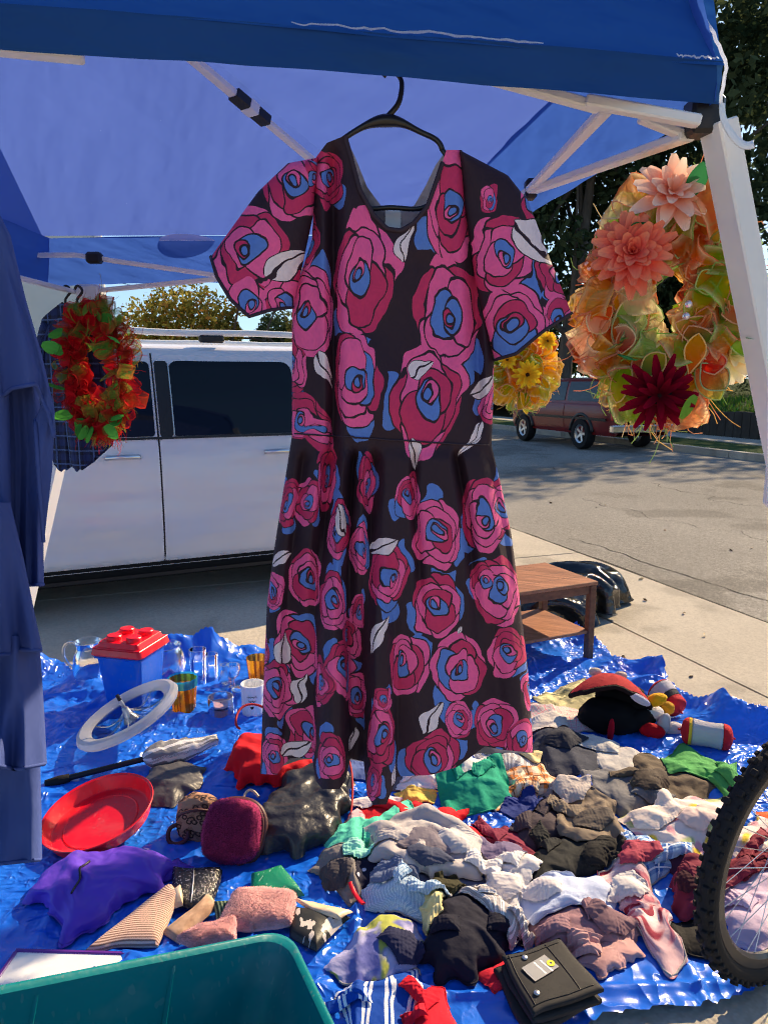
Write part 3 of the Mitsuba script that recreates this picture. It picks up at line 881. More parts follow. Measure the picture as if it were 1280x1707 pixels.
lens = np.sqrt(np.clip(1 - (2 * Wt - 1) ** 2, 0, 1))
depth = lens ** .8 * (.045 + .02 * sm(zc, zw + .25, zw) + .03 * sk)
# pleats of the skirt: depth at the hem along the width (negative = towards the viewer)
hx = np.array([434, 455, 474, 500, 522, 534, 552, 572, 584, 600, 610, 630, 652, 664, 700, 750, 800, 835, 852, 868, 889]) - 434.0
hd = np.array([0, -.018, .030, .036, .030, -.03, -.045, -.03, .032, .04, .01, -.052, -.03, .002, -.008, .002, .006, .022, .0, -.016, 0])
fold = np.interp(Wt, hx / 455, hd)
fold = ndimage.gaussian_filter1d(fold, 2.2, axis=1)
# closer to the waist the pleats are many and shallow
wx = np.array([487, 500, 515, 540, 556, 575, 592, 606, 622, 640, 684, 690, 700, 752, 760, 772, 800, 812, 819]) - 487.0
wd = np.array([0, .0, .012, -.006, .014, -.008, .012, -.008, .010, -.002, -.002, .010, -.002, -.004, .012, -.004, -.002, .010, 0])
foldw = ndimage.gaussian_filter1d(np.interp(Wt, wx / 332, wd), 1.5, axis=1)
k = sm(sk, .12, .75)
F = (2.9 * foldw * (1 - k) * sm(sk, -.0, .05) + 1.15 * fold * k) * (sk > 0)
F = F * sm(sk, 0, .06)
# bodice: gathers falling from the left shoulder and the right one
bod = (1 - sm(sk, 0, .02))


def groove(x0, x1, z0, z1, w, a):
    """soft crease from (x0, z0) down to (x1, z1) of the photograph"""
    (xa, za), (xb, zb) = D2(x0, z0), D2(x1, z1)
    tt = np.clip((zc - za) / (zb - za), 0, 1)
    c = xa + (xb - xa) * tt
    fade = sm(zc, zb - .03, zb + .05) * (1 - sm(zc, za - .03, za + .02))
    return a * np.exp(-((X - c) / w) ** 2) * fade


F = F + groove(556, 556, 250, 760, .011, .036) + groove(536, 545, 290, 700, .012, -.016) + groove(578, 572, 300, 760, .02, -.014)
F = F + groove(783, 800, 250, 720, .012, .036) + groove(768, 770, 260, 640, .016, -.012) + groove(805, 812, 430, 720, .010, -.012)
F = F + groove(590, 640, 560, 700, .05, -.008) + groove(700, 690, 420, 640, .06, .008) + groove(640, 650, 400, 730, .05, -.01)
F = F + (meshkit.fbm(np.stack([X * 6, zc * 3, zc * 0], -1), 3) - .5) * .026 * lens
Y = DY - depth + F * lens ** .5
def on_ray(A):
    """the outline was measured at the distance DY: what bulges nearer is that much smaller"""
    k_ = A[..., 1] / DY
    return np.stack([A[..., 0] * k_, A[..., 1], CAM_H + (A[..., 2] - CAM_H) * k_], -1)


front = np.stack([X, Y, zc], -1)
uvF = arc_uv(front)
front = on_ray(front)

ROSES, LEAVES = [], []


def cloth_xy(px, py):
    p = D2(px, py)
    d = (X - p[0]) ** 2 + (zc - p[1]) ** 2
    i = np.unravel_index(np.argmin(d), d.shape)
    return uvF[i] if d[i] < .03 ** 2 else p


PXM = 1.33 / FPX * 1.03
RAW = [(604, 455, 80), (748, 345, 70), (745, 520, 74), (515, 520, 60), (592, 632, 64), (722, 668, 80), (520, 708, 44), (545, 795, 46), (548, 300, 40), (480, 838, 36),
       (510, 835, 36), (612, 805, 46), (682, 830, 38), (728, 892, 56), (806, 855, 60), (838, 845, 44), (515, 968, 46), (552, 1000, 48), (650, 965, 56), (730, 1008, 52),
       (838, 985, 56), (812, 975, 34), (580, 1062, 36), (672, 1108, 56), (766, 1112, 60), (850, 1092, 46), (503, 1072, 56), (462, 1150, 50), (575, 1115, 48), (512, 1222, 44),
       (548, 1262, 44), (632, 1228, 54), (728, 1268, 54), (822, 1210, 44), (872, 1235, 40), (566, 880, 44), (604, 915, 42), (535, 1140, 44), (455, 985, 30), (885, 1150, 36),
       (462, 1262, 40), (598, 1160, 42), (484, 605, 40), (840, 660, 36), (505, 400, 34), (620, 1300, 34), (440, 1080, 26), (600, 1020, 30), (765, 1200, 30), (640, 1170, 26)]
for x, y, r in RAW:
    c = cloth_xy(x, y)
    ROSES.append((c[0], c[1], r * PXM * (1.08 if y < 720 else .98)))
for x, y, a, l in [(675, 408, 62, 30), (545, 617, -62, 36), (803, 640, 35, 30), (690, 757, -75, 30), (637, 910, 12, 34), (472, 935, 22, 26), (632, 1056, 52, 36), (474, 1085, 62, 34), (503, 1148, 55, 28),
                   (722, 1200, 48, 32), (583, 1238, 70, 26), (492, 1250, 30, 30), (570, 868, -70, 28), (700, 610, 20, 24), (655, 1290, 70, 24), (780, 745, 50, 22), (860, 720, 60, 24), (770, 1050, 80, 10)]:
    c = cloth_xy(x, y)
    LEAVES.append((c[0], c[1], math.radians(a), l * PXM))
SLEEVE_UV = np.array([3.0, 0.0])
# the sleeves carry the same print
for x, y, r in [(492, 305, 52), (414, 415, 60), (410, 505, 48), (520, 300, 30), (470, 500, 44), (366, 500, 26)]:
    p = D2(x, y); ROSES.append((p[0] - 3, p[1], r * PXM * 1.06))
for x, y, r in [(838, 425, 54), (858, 550, 60), (935, 455, 36), (915, 335, 40), (815, 330, 18), (930, 530, 28), (790, 560, 30)]:
    p = D2(x, y); ROSES.append((p[0] + 3, p[1], r * PXM * 1.06))
for x, y, a, l, o in [(482, 438, 25, 40, -3), (886, 400, -48, 46, 3)]:
    p = D2(x, y); LEAVES.append((p[0] + o, p[1], math.radians(a), l * PXM))
RO_, LE_ = np.array(ROSES), np.array(LEAVES)
INK, PINKC, CRIM, BLUE, PALE = [mi.Color3f(*c) for c in (lin(44, 27, 38), lin(228, 90, 146), lin(190, 46, 92), lin(84, 120, 192), lin(222, 205, 208))]


def rose_print(p, n, uv):
    x, y = mi.Float(uv.x), mi.Float(uv.y)
    wx = (noise(x * 30, y * 30, 1) - .5) * .020 + (noise(x * 90, y * 90, 5) - .5) * .004
    wy = (noise(x * 30, y * 30, 9) - .5) * .020 + (noise(x * 90, y * 90, 7) - .5) * .004
    x, y = x + wx, y + wy
    best, cx, cy, cr, ci = mi.Float(9), mi.Float(0), mi.Float(0), mi.Float(1), mi.Float(0)
    for i, (a, b, r) in enumerate(ROSES):
        d = dr.sqrt(dr.square(x - a) + dr.square((y - b) * .84)) / r
        w = d < best
        best, cx, cy, cr, ci = dr.select(w, d, best), dr.select(w, mi.Float(a), cx), dr.select(w, mi.Float(b), cy), dr.select(w, mi.Float(r), cr), dr.select(w, mi.Float(i), ci)
    ph = cell_rand(ci, 3, 1) * 6.2832
    X_, Y_ = (x - cx) / cr, (y - cy) * .84 / cr
    col = mi.Color3f(INK)
    lw = .038
    lay = []
    for j in range(2):
        lay.append((.92, ph + 1.2 + j * (1.9 + cell_rand(ci, j, 7)), .36, 2, j, .75))
    for j in range(5):
        lay.append((.49, ph + j * 1.2566, .49, 0, j, 1))
    for j in range(3):
        lay.append((.30, ph + .5 + j * 2.1, .46, 0, j + 5, 1))
    lay.append((.15, ph + 1.4, .37, 1, 9, 1))
    lay.append((.06, ph + 4.0, .25, 2, 15, .8))
    lay.append((.10, ph + 2.2, .16, 0, 14, 1))
    lay.append((.10, ph + 2.8, .08, 2, 16, .8))
    for o, a, rad, kind, j, sq in lay:
        ux, uy = dr.cos(a), dr.sin(a)
        lx, ly = X_ * ux + Y_ * uy - o, -X_ * uy + Y_ * ux
        # petals are wider than deep, with a pointed outer edge here and there
        e = dr.sqrt(dr.square(lx * (1.12 if sq == 1 else 1.0)) + dr.square(ly * (.88 if sq == 1 else sq))) + .10 * lx * ly
        d = e - rad
        rr = cell_rand(ci, j, 11)
        if kind == 2:
            c = BLUE
            if o > .9:
                d = d + dr.select(cell_rand(ci, j, 5) > .3, 0.0, 5.0)
        else:
            c = dr.select(rr > (.44 if kind == 0 else .40), mi.Color3f(PINKC), mi.Color3f(CRIM))
            c = dr.select((rr > .41) & (rr < .455), mi.Color3f(BLUE), c)
        w = lw if j != 16 else .04
        col = dr.select(d < 0, c, dr.select(d < w, mi.Color3f(INK), col))
    for a, b, th, l in LEAVES:
        ux, uy = math.cos(th), math.sin(th)
        lx, ly = (x - a) * ux + (y - b) * uy, -(x - a) * uy + (y - b) * ux
        q = dr.clip(1 - dr.square(lx / l), 0, 1)
        hw = .46 * l * q * (1 - .25 * lx / l)
        ins = dr.abs(ly) < hw
        mid = dr.abs(ly - .10 * l * dr.sin(lx / l * 2.0)) < .05 * l
        col = dr.select(dr.abs(ly) < hw + .05 * l * (q > 0), dr.select(ins & ~mid, mi.Color3f(PALE), mi.Color3f(INK)), col)
    return col * (.94 + .12 * noise(x * 300, y * 300, 2))


knitb = proc(lambda p, n, uv: fbm(p.x * 60, p.y * 30, p.z * 25, 3) * .003 + noise(p.x * 900, p.y * 900, p.z * 900) * .0002, eps=1.5e-3)
pm('m_rose', proc(rose_print), 0.7, knitb, sheen=.25, specular=.3)
pm('m_lining', proc(lambda p, n, uv: mix((.20, .17, .18), (.42, .36, .39), smoothstep(.45, .6, fbm(p.x * 22, p.y * 22, p.z * 22, 3)))), 0.9, sheen=.3)
dress = thing('rose_dress', 'knee-length dress printed with pink and blue roses, hanging on a black hanger', 'dress')
add(dress, 'front', gridm(front), 'm_rose', True, uv=uvF.reshape(-1, 2))
# -- back of the body
BTb = D2s([(527, 262), (545, 238), (575, 226), (592, 262), (612, 312), (635, 343), (660, 352), (690, 343), (708, 312), (726, 275), (744, 250), (770, 250)])
hb = D2s([(434, 1285), (500, 1262), (560, 1258), (620, 1268), (700, 1280), (800, 1252), (889, 1252)])
PB = coons(BL, BR, BTb, hb, 120, 130)
Xb, zb = PB[..., 0], PB[..., 1]
Wb = (Xb - Xb[:, :1]) / (Xb[:, -1:] - Xb[:, :1])
skb = np.clip((zw - zb) / (zw - zhem), 0, 1)
lb_ = np.sqrt(np.clip(1 - (2 * Wb - 1) ** 2, 0, 1))
Yb = DY + lb_ ** .8 * (.05 + .05 * skb) + lb_ * (np.sin(Wb * 34) * .012 * skb + (meshkit.fbm(np.stack([Xb * 6, zb * 3, zb * 0 + 4], -1), 3) - .5) * .014)
back = on_ray(np.stack([Xb, Yb, zb], -1))
thin = on_ray(np.stack([Xb, Yb - .003 * lb_, zb], -1))
add(dress, 'back', gridm(back), 'm_rose', True, uv=np.stack([Xb * 1.1 + .05, zb], -1).reshape(-1, 2))
add(dress, 'lining', gridm(thin), 'm_lining', True)
# neckband and waist seam
pm('m_ink', lin(44, 28, 42), .75, sheen=.3)
T3 = front[0, int(NT * .14):int(NT * .90)]
add(dress, 'neckband', tube(ndimage.gaussian_filter1d(T3, 1.2, axis=0)[::3] - [0, .001, 0], .0042, 6, flat=(1, 1)), 'm_ink', True)
wrow = np.argmin(np.abs(zc - (D2(640, 722)[1] + (D2(640, 744)[1] - D2(640, 722)[1]) * Wt)), axis=0)
wl = front[wrow, np.arange(NT)]
wl = ndimage.gaussian_filter1d(wl, 3, axis=0)
add(dress, 'waist_seam', tube(wl[2:-2:3] - [0, .0016, 0], .0016, 5), 'm_ink', True)
# size tag inside the neck
tgp = V(655, 368, DY + .045)
add(dress, 'neck_tag', cbox(.028, .003, .035, tgp, .001), 'm_white')


def sleeve(side_, Lp, Rp, Tp, Bp, off, amp, label=None):
    A = coons(D2s(Lp), D2s(Rp), D2s(Tp), D2s(Bp), 70, 70)
    tt = np.linspace(0, 1, 70)[None]; vv = np.linspace(0, 1, 70)[:, None]
    le = np.sqrt(np.clip(1 - (2 * tt - 1) ** 2, 0, 1)) * (.35 + .65 * vv)
    w = (meshkit.fbm(np.stack([A[..., 0] * 9 + off, A[..., 1] * 6, vv + tt * 0], -1), 3) - .5) * .03
    out = []
    for sgn in (-1, 1):
        Yq = DY + (-.012 if sgn < 0 else .02) + sgn * le * amp + w * le
        out.append(on_ray(np.stack([A[..., 0], Yq, A[..., 1]], -1)))
    uvs = np.stack([A[..., 0] + off, A[..., 1]], -1).reshape(-1, 2)
    k = add(dress, 'sleeve', gridm(out[0]), 'm_rose', True, uv=uvs)
    add(k, 'underside', gridm(out[1]), 'm_rose', True, uv=uvs + [.15, .1])
    inn = out[1].copy(); inn[..., 1] -= .002 * le
    add(k, 'inside', gridm(inn), 'm_lining', True)
    rim = np.vstack([out[0][-1], out[1][-1][::-1]])
    add(k, 'cuff', tube(rim[::3], .0032, 5, closed=True), 'm_ink', True)


sleeve('l', [(527, 263), (480, 272), (430, 320), (395, 368), (352, 428)], [(529, 264), (522, 360), (505, 440), (488, 512)], [(527, 263), (528, 263.5), (529, 264)],
       [(352, 428), (362, 462), (385, 500), (415, 528), (450, 517), (488, 512)], -3, .05)
sleeve('r', [(766, 252), (775, 350), (792, 470), (824, 600)], [(768, 251), (800, 268), (846, 292), (880, 335), (912, 420), (952, 522)], [(766, 252), (767, 251.5), (768, 251)],
       [(824, 600), (860, 590), (905, 552), (952, 522)], 3, .05)

# -- hanger
hg = thing('clothes_hanger', 'black plastic hanger hooked on the canopy edge inside the rose dress', 'hanger')
hp = lambda *p: [V(x, y, DY + .015) for x, y in p]
hk = path(hp((640, 128), (652, 120), (668, 132), (669, 152), (664, 172), (652, 188), (642, 200)), 26)
add(hg, 'hook', tube(hk, np.linspace(.0032, .0052, 26), 8), 'm_black_plastic', True)
sh = path(hp((572, 232), (600, 214), (628, 203), (648, 201), (672, 206), (705, 222), (728, 234), (737, 250)), 40)
rr = .0045 + .006 * np.exp(-((np.linspace(0, 1, 40) - .42) / .16) ** 2)
add(hg, 'shoulder_bar', tube(sh, rr, 10), 'm_black_plastic', True)
br = path(hp((572, 232), (556, 262), (575, 320), (600, 345), (650, 346), (708, 345), (728, 330), (748, 272), (737, 250)), 50)
add(hg, 'bottom_bar', tube(br, .0042, 8), 'm_black_plastic', True)

# ------------------------------------------------------------------ blue tiered dress at the left edge
pm('m_blue_jersey', proc(lambda p, n, uv: mix(lin(50, 66, 122), lin(62, 80, 140), fbm(p.x * 6, p.y * 6, p.z * 2, 3))), 0.75, knitb, sheen=.35, specular=.25)
BYD = 1.22
bdress = thing('blue_dress', 'plain blue tiered dress with a wide sleeve hanging at the left edge of the photo', 'dress')


def E2s(pts):
    return np.array([V(x, y, BYD)[[0, 2]] for x, y in pts])


def drape(nm, Lp, Rp, Tp, Bp, y0, amp, folds, seed, tilt=0.0, nv=70, nt=110, parent=None, closed=True):
    A = coons(E2s(Lp), E2s(Rp), E2s(Tp), E2s(Bp), nv, nt)
    tt, vv = np.linspace(0, 1, nt)[None], np.linspace(0, 1, nv)[:, None]
    le = np.sqrt(np.clip(1 - (2 * tt - 1) ** 2, 0, 1))
    ph = meshkit.fbm(np.stack([tt * folds + seed + vv * .3, vv * .8 + tt * 0, tt * 0 + vv * 0], -1), 2) - .5
    out = []
    for sgn in ((-1, 1) if closed else (-1,)):
        Yq = BYD + y0 + sgn * le ** .8 * amp + ph * 3.6 * amp * (.15 + .85 * vv) * le ** .4 + tilt * vv
        k_ = Yq / BYD
        out.append(np.stack([A[..., 0] * k_, Yq, CAM_H + (A[..., 1] - CAM_H) * k_], -1))
    k = add(parent or bdress, nm, gridm(out[0]), 'm_blue_jersey', True)
    if closed:
        add(k, 'back', gridm(out[1]), 'm_blue_jersey', True)
    hem = out[0][-1]
    add(k, 'hem', tube(hem[::3] - [0, .001, 0], .0034, 5), 'm_blue_jersey', True)
    return k


drape('bottom_tier', [(-330, 1250), (-350, 1450)], [(67, 1250), (70, 1350), (71, 1432)], [(-330, 1250), (67, 1250)], [(-350, 1450), (-200, 1456), (-60, 1445), (71, 1432)], .05, .075, 9, 1)
drape('middle_tier', [(-290, 1060), (-335, 1285)], [(66, 1060), (74, 1180), (79, 1272)], [(-290, 1060), (66, 1060)], [(-335, 1285), (-200, 1290), (0, 1276), (30, 1282), (79, 1272)], -.01, .085, 9, 4)
drape('top_tier', [(-240, 835), (-290, 1110)], [(18, 838), (40, 930), (60, 1030), (72, 1085)], [(-240, 835), (18, 838)], [(-290, 1110), (-120, 1100), (20, 1090), (30, 1082), (72, 1085)], -.055, .085, 8, 7)
drape('bodice', [(-200, 330), (-215, 600), (-240, 850)], [(-5, 345), (14, 560), (20, 850)], [(-200, 330), (-150, 318), (-110, 350), (-60, 318), (-5, 345)], [(-240, 850), (20, 850)], -.02, .06, 5, 10)
sl = drape('sleeve', [(-30, 345), (0, 560), (8, 760), (12, 975)], [(0, 357), (30, 470), (58, 600), (78, 760), (73, 880), (74, 974)], [(-30, 345), (0, 357)], [(12, 968), (74, 974)], .03, .032, 3.2, 13)
drape('sleeve_flounce', [(-34, 340), (-10, 520), (6, 660)], [(-2, 353), (18, 392), (44, 500), (70, 590), (92, 685), (91, 730)], [(-34, 340), (-2, 353)], [(6, 660), (20, 648), (60, 640), (82, 690), (91, 730)], -.03, .03, 2.4, 16, closed=False)
drape('sleeve_flounce', [(76, 648), (60, 700)], [(92, 690), (88, 780), (74, 905)], [(76, 648), (92, 690)], [(60, 700), (66, 800), (74, 905)], -.02, .01, 2.0, 19, closed=False)
hg2 = thing('clothes_hanger', 'hanger of the blue dress, just outside the left edge of the photo', 'hanger')
hp = lambda *p: [V(x, y, BYD + .01) for x, y in p]
add(hg2, 'hook', tube(path(hp((-120, 160), (-95, 150), (-88, 190), (-105, 230), (-105, 300)), 20), .004, 8), 'm_black_plastic', True)
add(hg2, 'shoulder_bar', tube(path(hp((-200, 345), (-105, 300), (-10, 345)), 20), .007, 8), 'm_black_plastic', True)

# ------------------------------------------------------------------ plaid shirts on the rear left corner
PY = 3.50


def plaid(a, b, c, f=1.0):
    a, b, c = mi.Color3f(a), mi.Color3f(b), mi.Color3f(c)

    def fn(p, n, uv):
        x, y = uv.x * f, uv.y * f
        fx, fy = x - dr.floor(x), y - dr.floor(y)
        st = dr.select(fx < .45, .5, 0.0) + dr.select(fy < .45, .5, 0.0)
        l = (dr.abs(fx - .72) < .05) | (dr.abs(fy - .72) < .05)
        return dr.select(l, c, a * (1 - st) + b * st)
    return fn


pm('m_plaid_navy', proc(plaid(lin(12, 16, 36), lin(24, 40, 84), lin(66, 88, 126), 15.0)), .85, sheen=.2)
for nm, label, seed, o in (('plaid_shirt', 'navy plaid shirt on a hanger behind the red wreath, nearer the blue dress', 1, (0, .06)), ('plaid_shirt', 'navy plaid shirt on a hanger behind the red wreath, its hem showing under it', 2, (26, 0))):
    sh_ = thing(nm, label, 'shirt')
    q2 = lambda pts: np.array([V(x + o[0], y, PY + o[1])[[0, 2]] for x, y in pts])
    A = coons(q2([(70, 535), (72, 640), (92, 770)]), q2([(165, 535), (172, 640), (160, 742)]), q2([(70, 535), (112, 505), (165, 535)]), q2([(92, 770), (110, 785), (130, 770), (160, 742)]), 60, 60)
    tt, vv = np.linspace(0, 1, 60)[None], np.linspace(0, 1, 60)[:, None]
    le = np.sqrt(np.clip(1 - (2 * tt - 1) ** 2, 0, 1))
    ph = meshkit.fbm(np.stack([tt * 6 + seed * 9 + vv * 0, vv * 1.2 + tt * 0, tt * 0 + vv * 0], -1), 3) - .5
    fr = np.stack([A[..., 0], PY + o[1] - le * .05 + ph * .06 * vv, A[..., 1]], -1)
    uvp = A.reshape(-1, 2)
    add(sh_, 'front', gridm(fr), 'm_plaid_navy', True, uv=uvp)
    bk = fr.copy(); bk[..., 1] += .05 * le + .02
    add(sh_, 'back', gridm(bk), 'm_plaid_navy', True, uv=uvp + .3)
    c3 = lambda *p: [V(x + o[0], y, PY + o[1]) for x, y in p]
    if seed == 1:
        sv = path(c3((84, 540), (72, 600), (84, 690), (104, 760)), 20)
        r_ = np.linspace(.055, .038, 20)
    else:
        sv = path(c3((140, 545), (150, 620), (154, 690), (160, 735)), 20)
        r_ = np.linspace(.05, .034, 20)
    m = tube(sv, r_, 14, flat=(1, .6))
    add(sh_, 'sleeve', m, 'm_plaid_navy', True, uv=np.stack([np.arange(len(m[0])) % 14 / 14 * .2, m[0][:, 2]], -1))
    hh = thing('clothes_hanger', f'black wire hanger hook on the rear frame, {"left" if seed == 1 else "right"} one of two above the plaid shirts', 'hanger')
    add(hh, 'hook', tube(path([V(x + o[0] * .75, y, PY + o[1]) for x, y in ((112, 508), (113, 494), (118, 484), (112, 477), (106, 483))], 20), .006, 7), 'm_black_plastic', True)
    add(hh, 'shoulder_bar', tube(path(c3((80, 534), (112, 508), (155, 534)), 16), .008, 7), 'm_black_plastic', True)

# ------------------------------------------------------------------ wreaths of netting and silk flowers


def loop_strip(r, L, W, pts=14):
    """one ribbon bent to a loop: returns (mesh, edge weights)"""
    s = np.linspace(0, 1, pts)
    a = s * 2 * PI
    k = r.uniform(.28, .5)
    x = L * (.5 - .5 * np.cos(a)) * (1 + .08 * np.sin(a * 3 + r.random() * 6))
    y = L * k * np.sin(a) * np.sin(s * PI) ** .6
    wv = W * (.25 + .75 * np.sin(s * PI) ** .7)
    tw = r.uniform(-.8, .8) * (s - .5)
    e = np.linspace(-1, 1, 5)
    P = np.zeros((5, pts, 3))
    P[..., 0] = x + 0 * e[:, None]
    P[..., 1] = y + e[:, None] * wv * np.sin(tw)
    P[..., 2] = e[:, None] * wv * np.cos(tw) + .12 * W * np.sin(a * 2)
    P += r.normal(0, .0012, P.shape)
    return P, np.repeat(np.abs(e)[:, None], pts, 1)


def leaf_cone(r, L, W, n=9):
    """pointed ribbon end, rolled and open towards its tip"""
    s, e = np.linspace(0, 1, n), np.linspace(-1, 1, 7)
    w = W * np.sin(np.clip(s, .02, 1) ** .7 * PI * .97) ** .8
    roll = r.uniform(.7, 1.5)
    P = np.zeros((7, n, 3))
    P[..., 0] = L * s
    P[..., 1] = np.sin(e[:, None] * roll) * w / roll * 1.2
    P[..., 2] = (1 - np.cos(e[:, None] * roll)) * w / roll + L * .25 * s ** 2 * r.uniform(-.3, 1)
    P += r.normal(0, .0012, P.shape)
    return P, np.repeat(np.abs(e)[:, None], n, 1)


def frame_to(d, r):
    d = d / np.linalg.norm(d)
    a = np.cross(d, r.normal(size=3)); a /= np.linalg.norm(a)
    return np.stack([d, a, np.cross(d, a)], 1)


def petal(L, W, curl, cup, n=8, m=5, tip=.95):
    s, e = np.linspace(0, 1, n), np.linspace(-1, 1, m)
    w = W * np.sin(np.clip(s * .84 + .08, 0, 1) ** tip * PI) ** .75
    ang = curl * s
    x = np.cumsum(np.cos(ang)) / n * L; z = np.cumsum(np.sin(ang)) / n * L
    P = np.zeros((m, n, 3))
    P[..., 0] = x - x[0]
    P[..., 1] = e[:, None] * w
    P[..., 2] = z - z[0] + cup * (e[:, None] ** 2) * w
    return P


def flower(parent, c, nrm, R, rings, base, tipc, core, label, seed, up=(0, 0, 1), corer=.16, corec=None):
    r = np.random.default_rng(seed)
    nrm = np.asarray(nrm, float) / np.linalg.norm(nrm)
    x = np.cross(up, nrm); x /= np.linalg.norm(x)
    M = np.stack([x, np.cross(nrm, x), nrm], 1)
    fk = add(parent, 'flower', xf(lathe([(.001, R * .12), (R * corer * .7, R * .10), (R * corer, R * .02), (R * corer * .8, -R * .1), (.001, -R * .12)], 14), M, c), 'm_fuzz', True, color=core, label=label)
    for L, n, tilt, w, z in rings:
        for k in range(n):
            a = 2 * PI * (k + r.uniform(-.25, .25)) / n + tilt
            P = petal(R * L * r.uniform(.88, 1.1), R * w * r.uniform(.85, 1.1), r.uniform(-.5, .25), r.uniform(.15, .5))
            t_ = tilt + r.normal(0, .1)
            Rt = rot([0, 1, 0], -math.degrees(t_))
            Rz = rot([0, 0, 1], math.degrees(a))
            Q = (P.reshape(-1, 3) @ Rt.T) @ Rz.T + [0, 0, R * z]
            s = np.tile(np.linspace(0, 1, P.shape[1]), P.shape[0])[:, None]
            col = np.array(base) * (1 - s ** 1.3) + np.array(tipc) * s ** 1.3
            col = col * r.uniform(.95, 1.25)
            add(fk, 'petal', (Q @ M.T + c, grid_faces(*P.shape[:2])), 'm_petal', True, color=np.clip(col, 0, .9))
    return fk


def wreath(name, label, c, Rx, Rz, tilt, nloop, L, W, pal, seed, threads, thick=.06, edge=(.92, .88, .55), coneshare=.5, pads=0, padpal=None):
    r = np.random.default_rng(seed)
    t = thing(name, label, 'wreath')
    c = np.asarray(c, float)
    M = rot([0, 0, 1], tilt)
    ring = lambda a: np.array([Rx * math.cos(a), 0, Rz * math.sin(a)])
    add(t, 'ring', xf(tube([ring(a) for a in np.linspace(0, 2 * PI, 40, endpoint=False)], .012, 8, closed=True), M, c), 'm_timber', True)
    per = {}
    for i in range(nloop):
        a = 2 * PI * (i + r.uniform(-.4, .4)) / nloop * 3.0
        p = ring(a)
        o = p / np.linalg.norm(p)
        psi = r.uniform(-.6, 1.35) if r.random() < .6 else r.uniform(-2.4, -.9)
        d = o * math.cos(psi * 1.0) + np.array([0, -1, 0]) * abs(math.sin(psi)) * (1 if r.random() < .8 else -1)
        if psi < -.9:
            d = -o * 1.0 + np.array([0, -1, 0]) * .45
        d = d + r.normal(0, .28, 3) + np.cross(o, [0, 1, 0]) * r.normal(0, .45)
        sc = r.uniform(.75, 1.2)
        P, e = (leaf_cone if r.random() < coneshare else loop_strip)(r, L * sc, W * sc)
        Q = P.reshape(-1, 3) @ frame_to(d, r).T + p + np.array([0, -thick * .3 * r.random(), 0])
        kcol = np.array(pal[int(r.integers(len(pal)))]) * r.uniform(.85, 1.1)
        k2 = np.array(pal[int(r.integers(len(pal)))])
        s = np.tile(np.linspace(0, 1, P.shape[1]), P.shape[0])[:, None]
        col = kcol * (1 - .25 * s) + k2 * .25 * s
        ew = []
        for row in (Q.reshape(P.shape)[0], Q.reshape(P.shape)[-1]):
            ew.append(tube(row, .0011, 4))
        wv_, wf_ = cat(*ew)
        ee = (e.reshape(-1, 1) > .95) * .75
        col = col * (1 - ee) + np.array(edge) * ee
        ecol = np.array(edge) * .35 + kcol * .65
        add(t, 'netting_loop', cat((Q @ M.T + c, grid_faces(*P.shape[:2])), (wv_ @ M.T + c, wf_)), 'm_mesh', True, uv=np.vstack([np.column_stack([e.ravel(), s.ravel()]), np.ones((len(wv_), 2))]), color=np.clip(np.vstack([col, np.tile(ecol, (len(wv_), 1))]), 0, .95))
    # flat teardrop loops of netting with a wired rim, facing the viewer
    for i in range(pads):
        a = 2 * PI * (i + r.uniform(-.4, .4)) / pads * 2.0
        p = ring(a); o = p / np.linalg.norm(p)
        inner = r.random() < .42
        d = (-o if inner else o) * r.uniform(.7, 1) + np.cross(o, [0, 1, 0]) * r.normal(0, .7) + np.array([0, -.25, 0]) * r.random()
        d /= np.linalg.norm(d)
        nn_ = np.array([0, -1, 0]) + r.normal(0, .35, 3)
        sd = np.cross(nn_, d); sd /= np.linalg.norm(sd)
        up_ = np.cross(d, sd)
        n_s, n_e = 13, 9
        ss_, ee_ = np.linspace(0, 1, n_s), np.linspace(-1, 1, n_e)
        Lp, Wp = L * r.uniform(.62, .95), L * r.uniform(.2, .34)
        pw = r.uniform(.7, 1.5)
        wd_ = Wp * np.sin(np.clip(ss_ * .97 + .02, 0, 1) ** pw * PI) ** r.uniform(.6, 1.0)
        cup = r.uniform(-.35, .35)
        P = p + d * (Lp * ss_)[None, :, None] + sd * (ee_[:, None] * wd_)[..., None] + up_ * (cup * ee_[:, None] ** 2 * wd_ + .12 * Lp * np.sin(ss_ * 4 + i) * .5)[..., None] + np.array([0, -thick * (.35 + .75 * r.random()), 0])
        c1, c2 = [np.array(padpal[int(r.integers(len(padpal)))]) for _ in range(2)]
        tt_ = np.tile(ss_, n_e)[:, None] ** 1.2
        colp = c1 * (1 - tt_) + (c1 * .35 + c2 * .65) * tt_
        Q = P.reshape(-1, 3)
        rim = np.vstack([P[0], P[-1][::-1][1:-1]])
        wv_, wf_ = tube(rim, .0015, 5, closed=True)
        rc = np.clip(np.array(edge) * .55 + c2 * .45, 0, .95)
        add(t, 'netting_leaf', cat((Q @ M.T + c, grid_faces(n_e, n_s)), (wv_ @ M.T + c, wf_)), 'm_pad', True, uv=np.vstack([np.column_stack([np.repeat(np.abs(ee_), n_s), np.tile(ss_, n_e)]), np.ones((len(wv_), 2))]), color=np.clip(np.vstack([colp, np.tile(rc, (len(wv_), 1))]), 0, .95))
    tv, tf, tc, n = [], [], [], 0
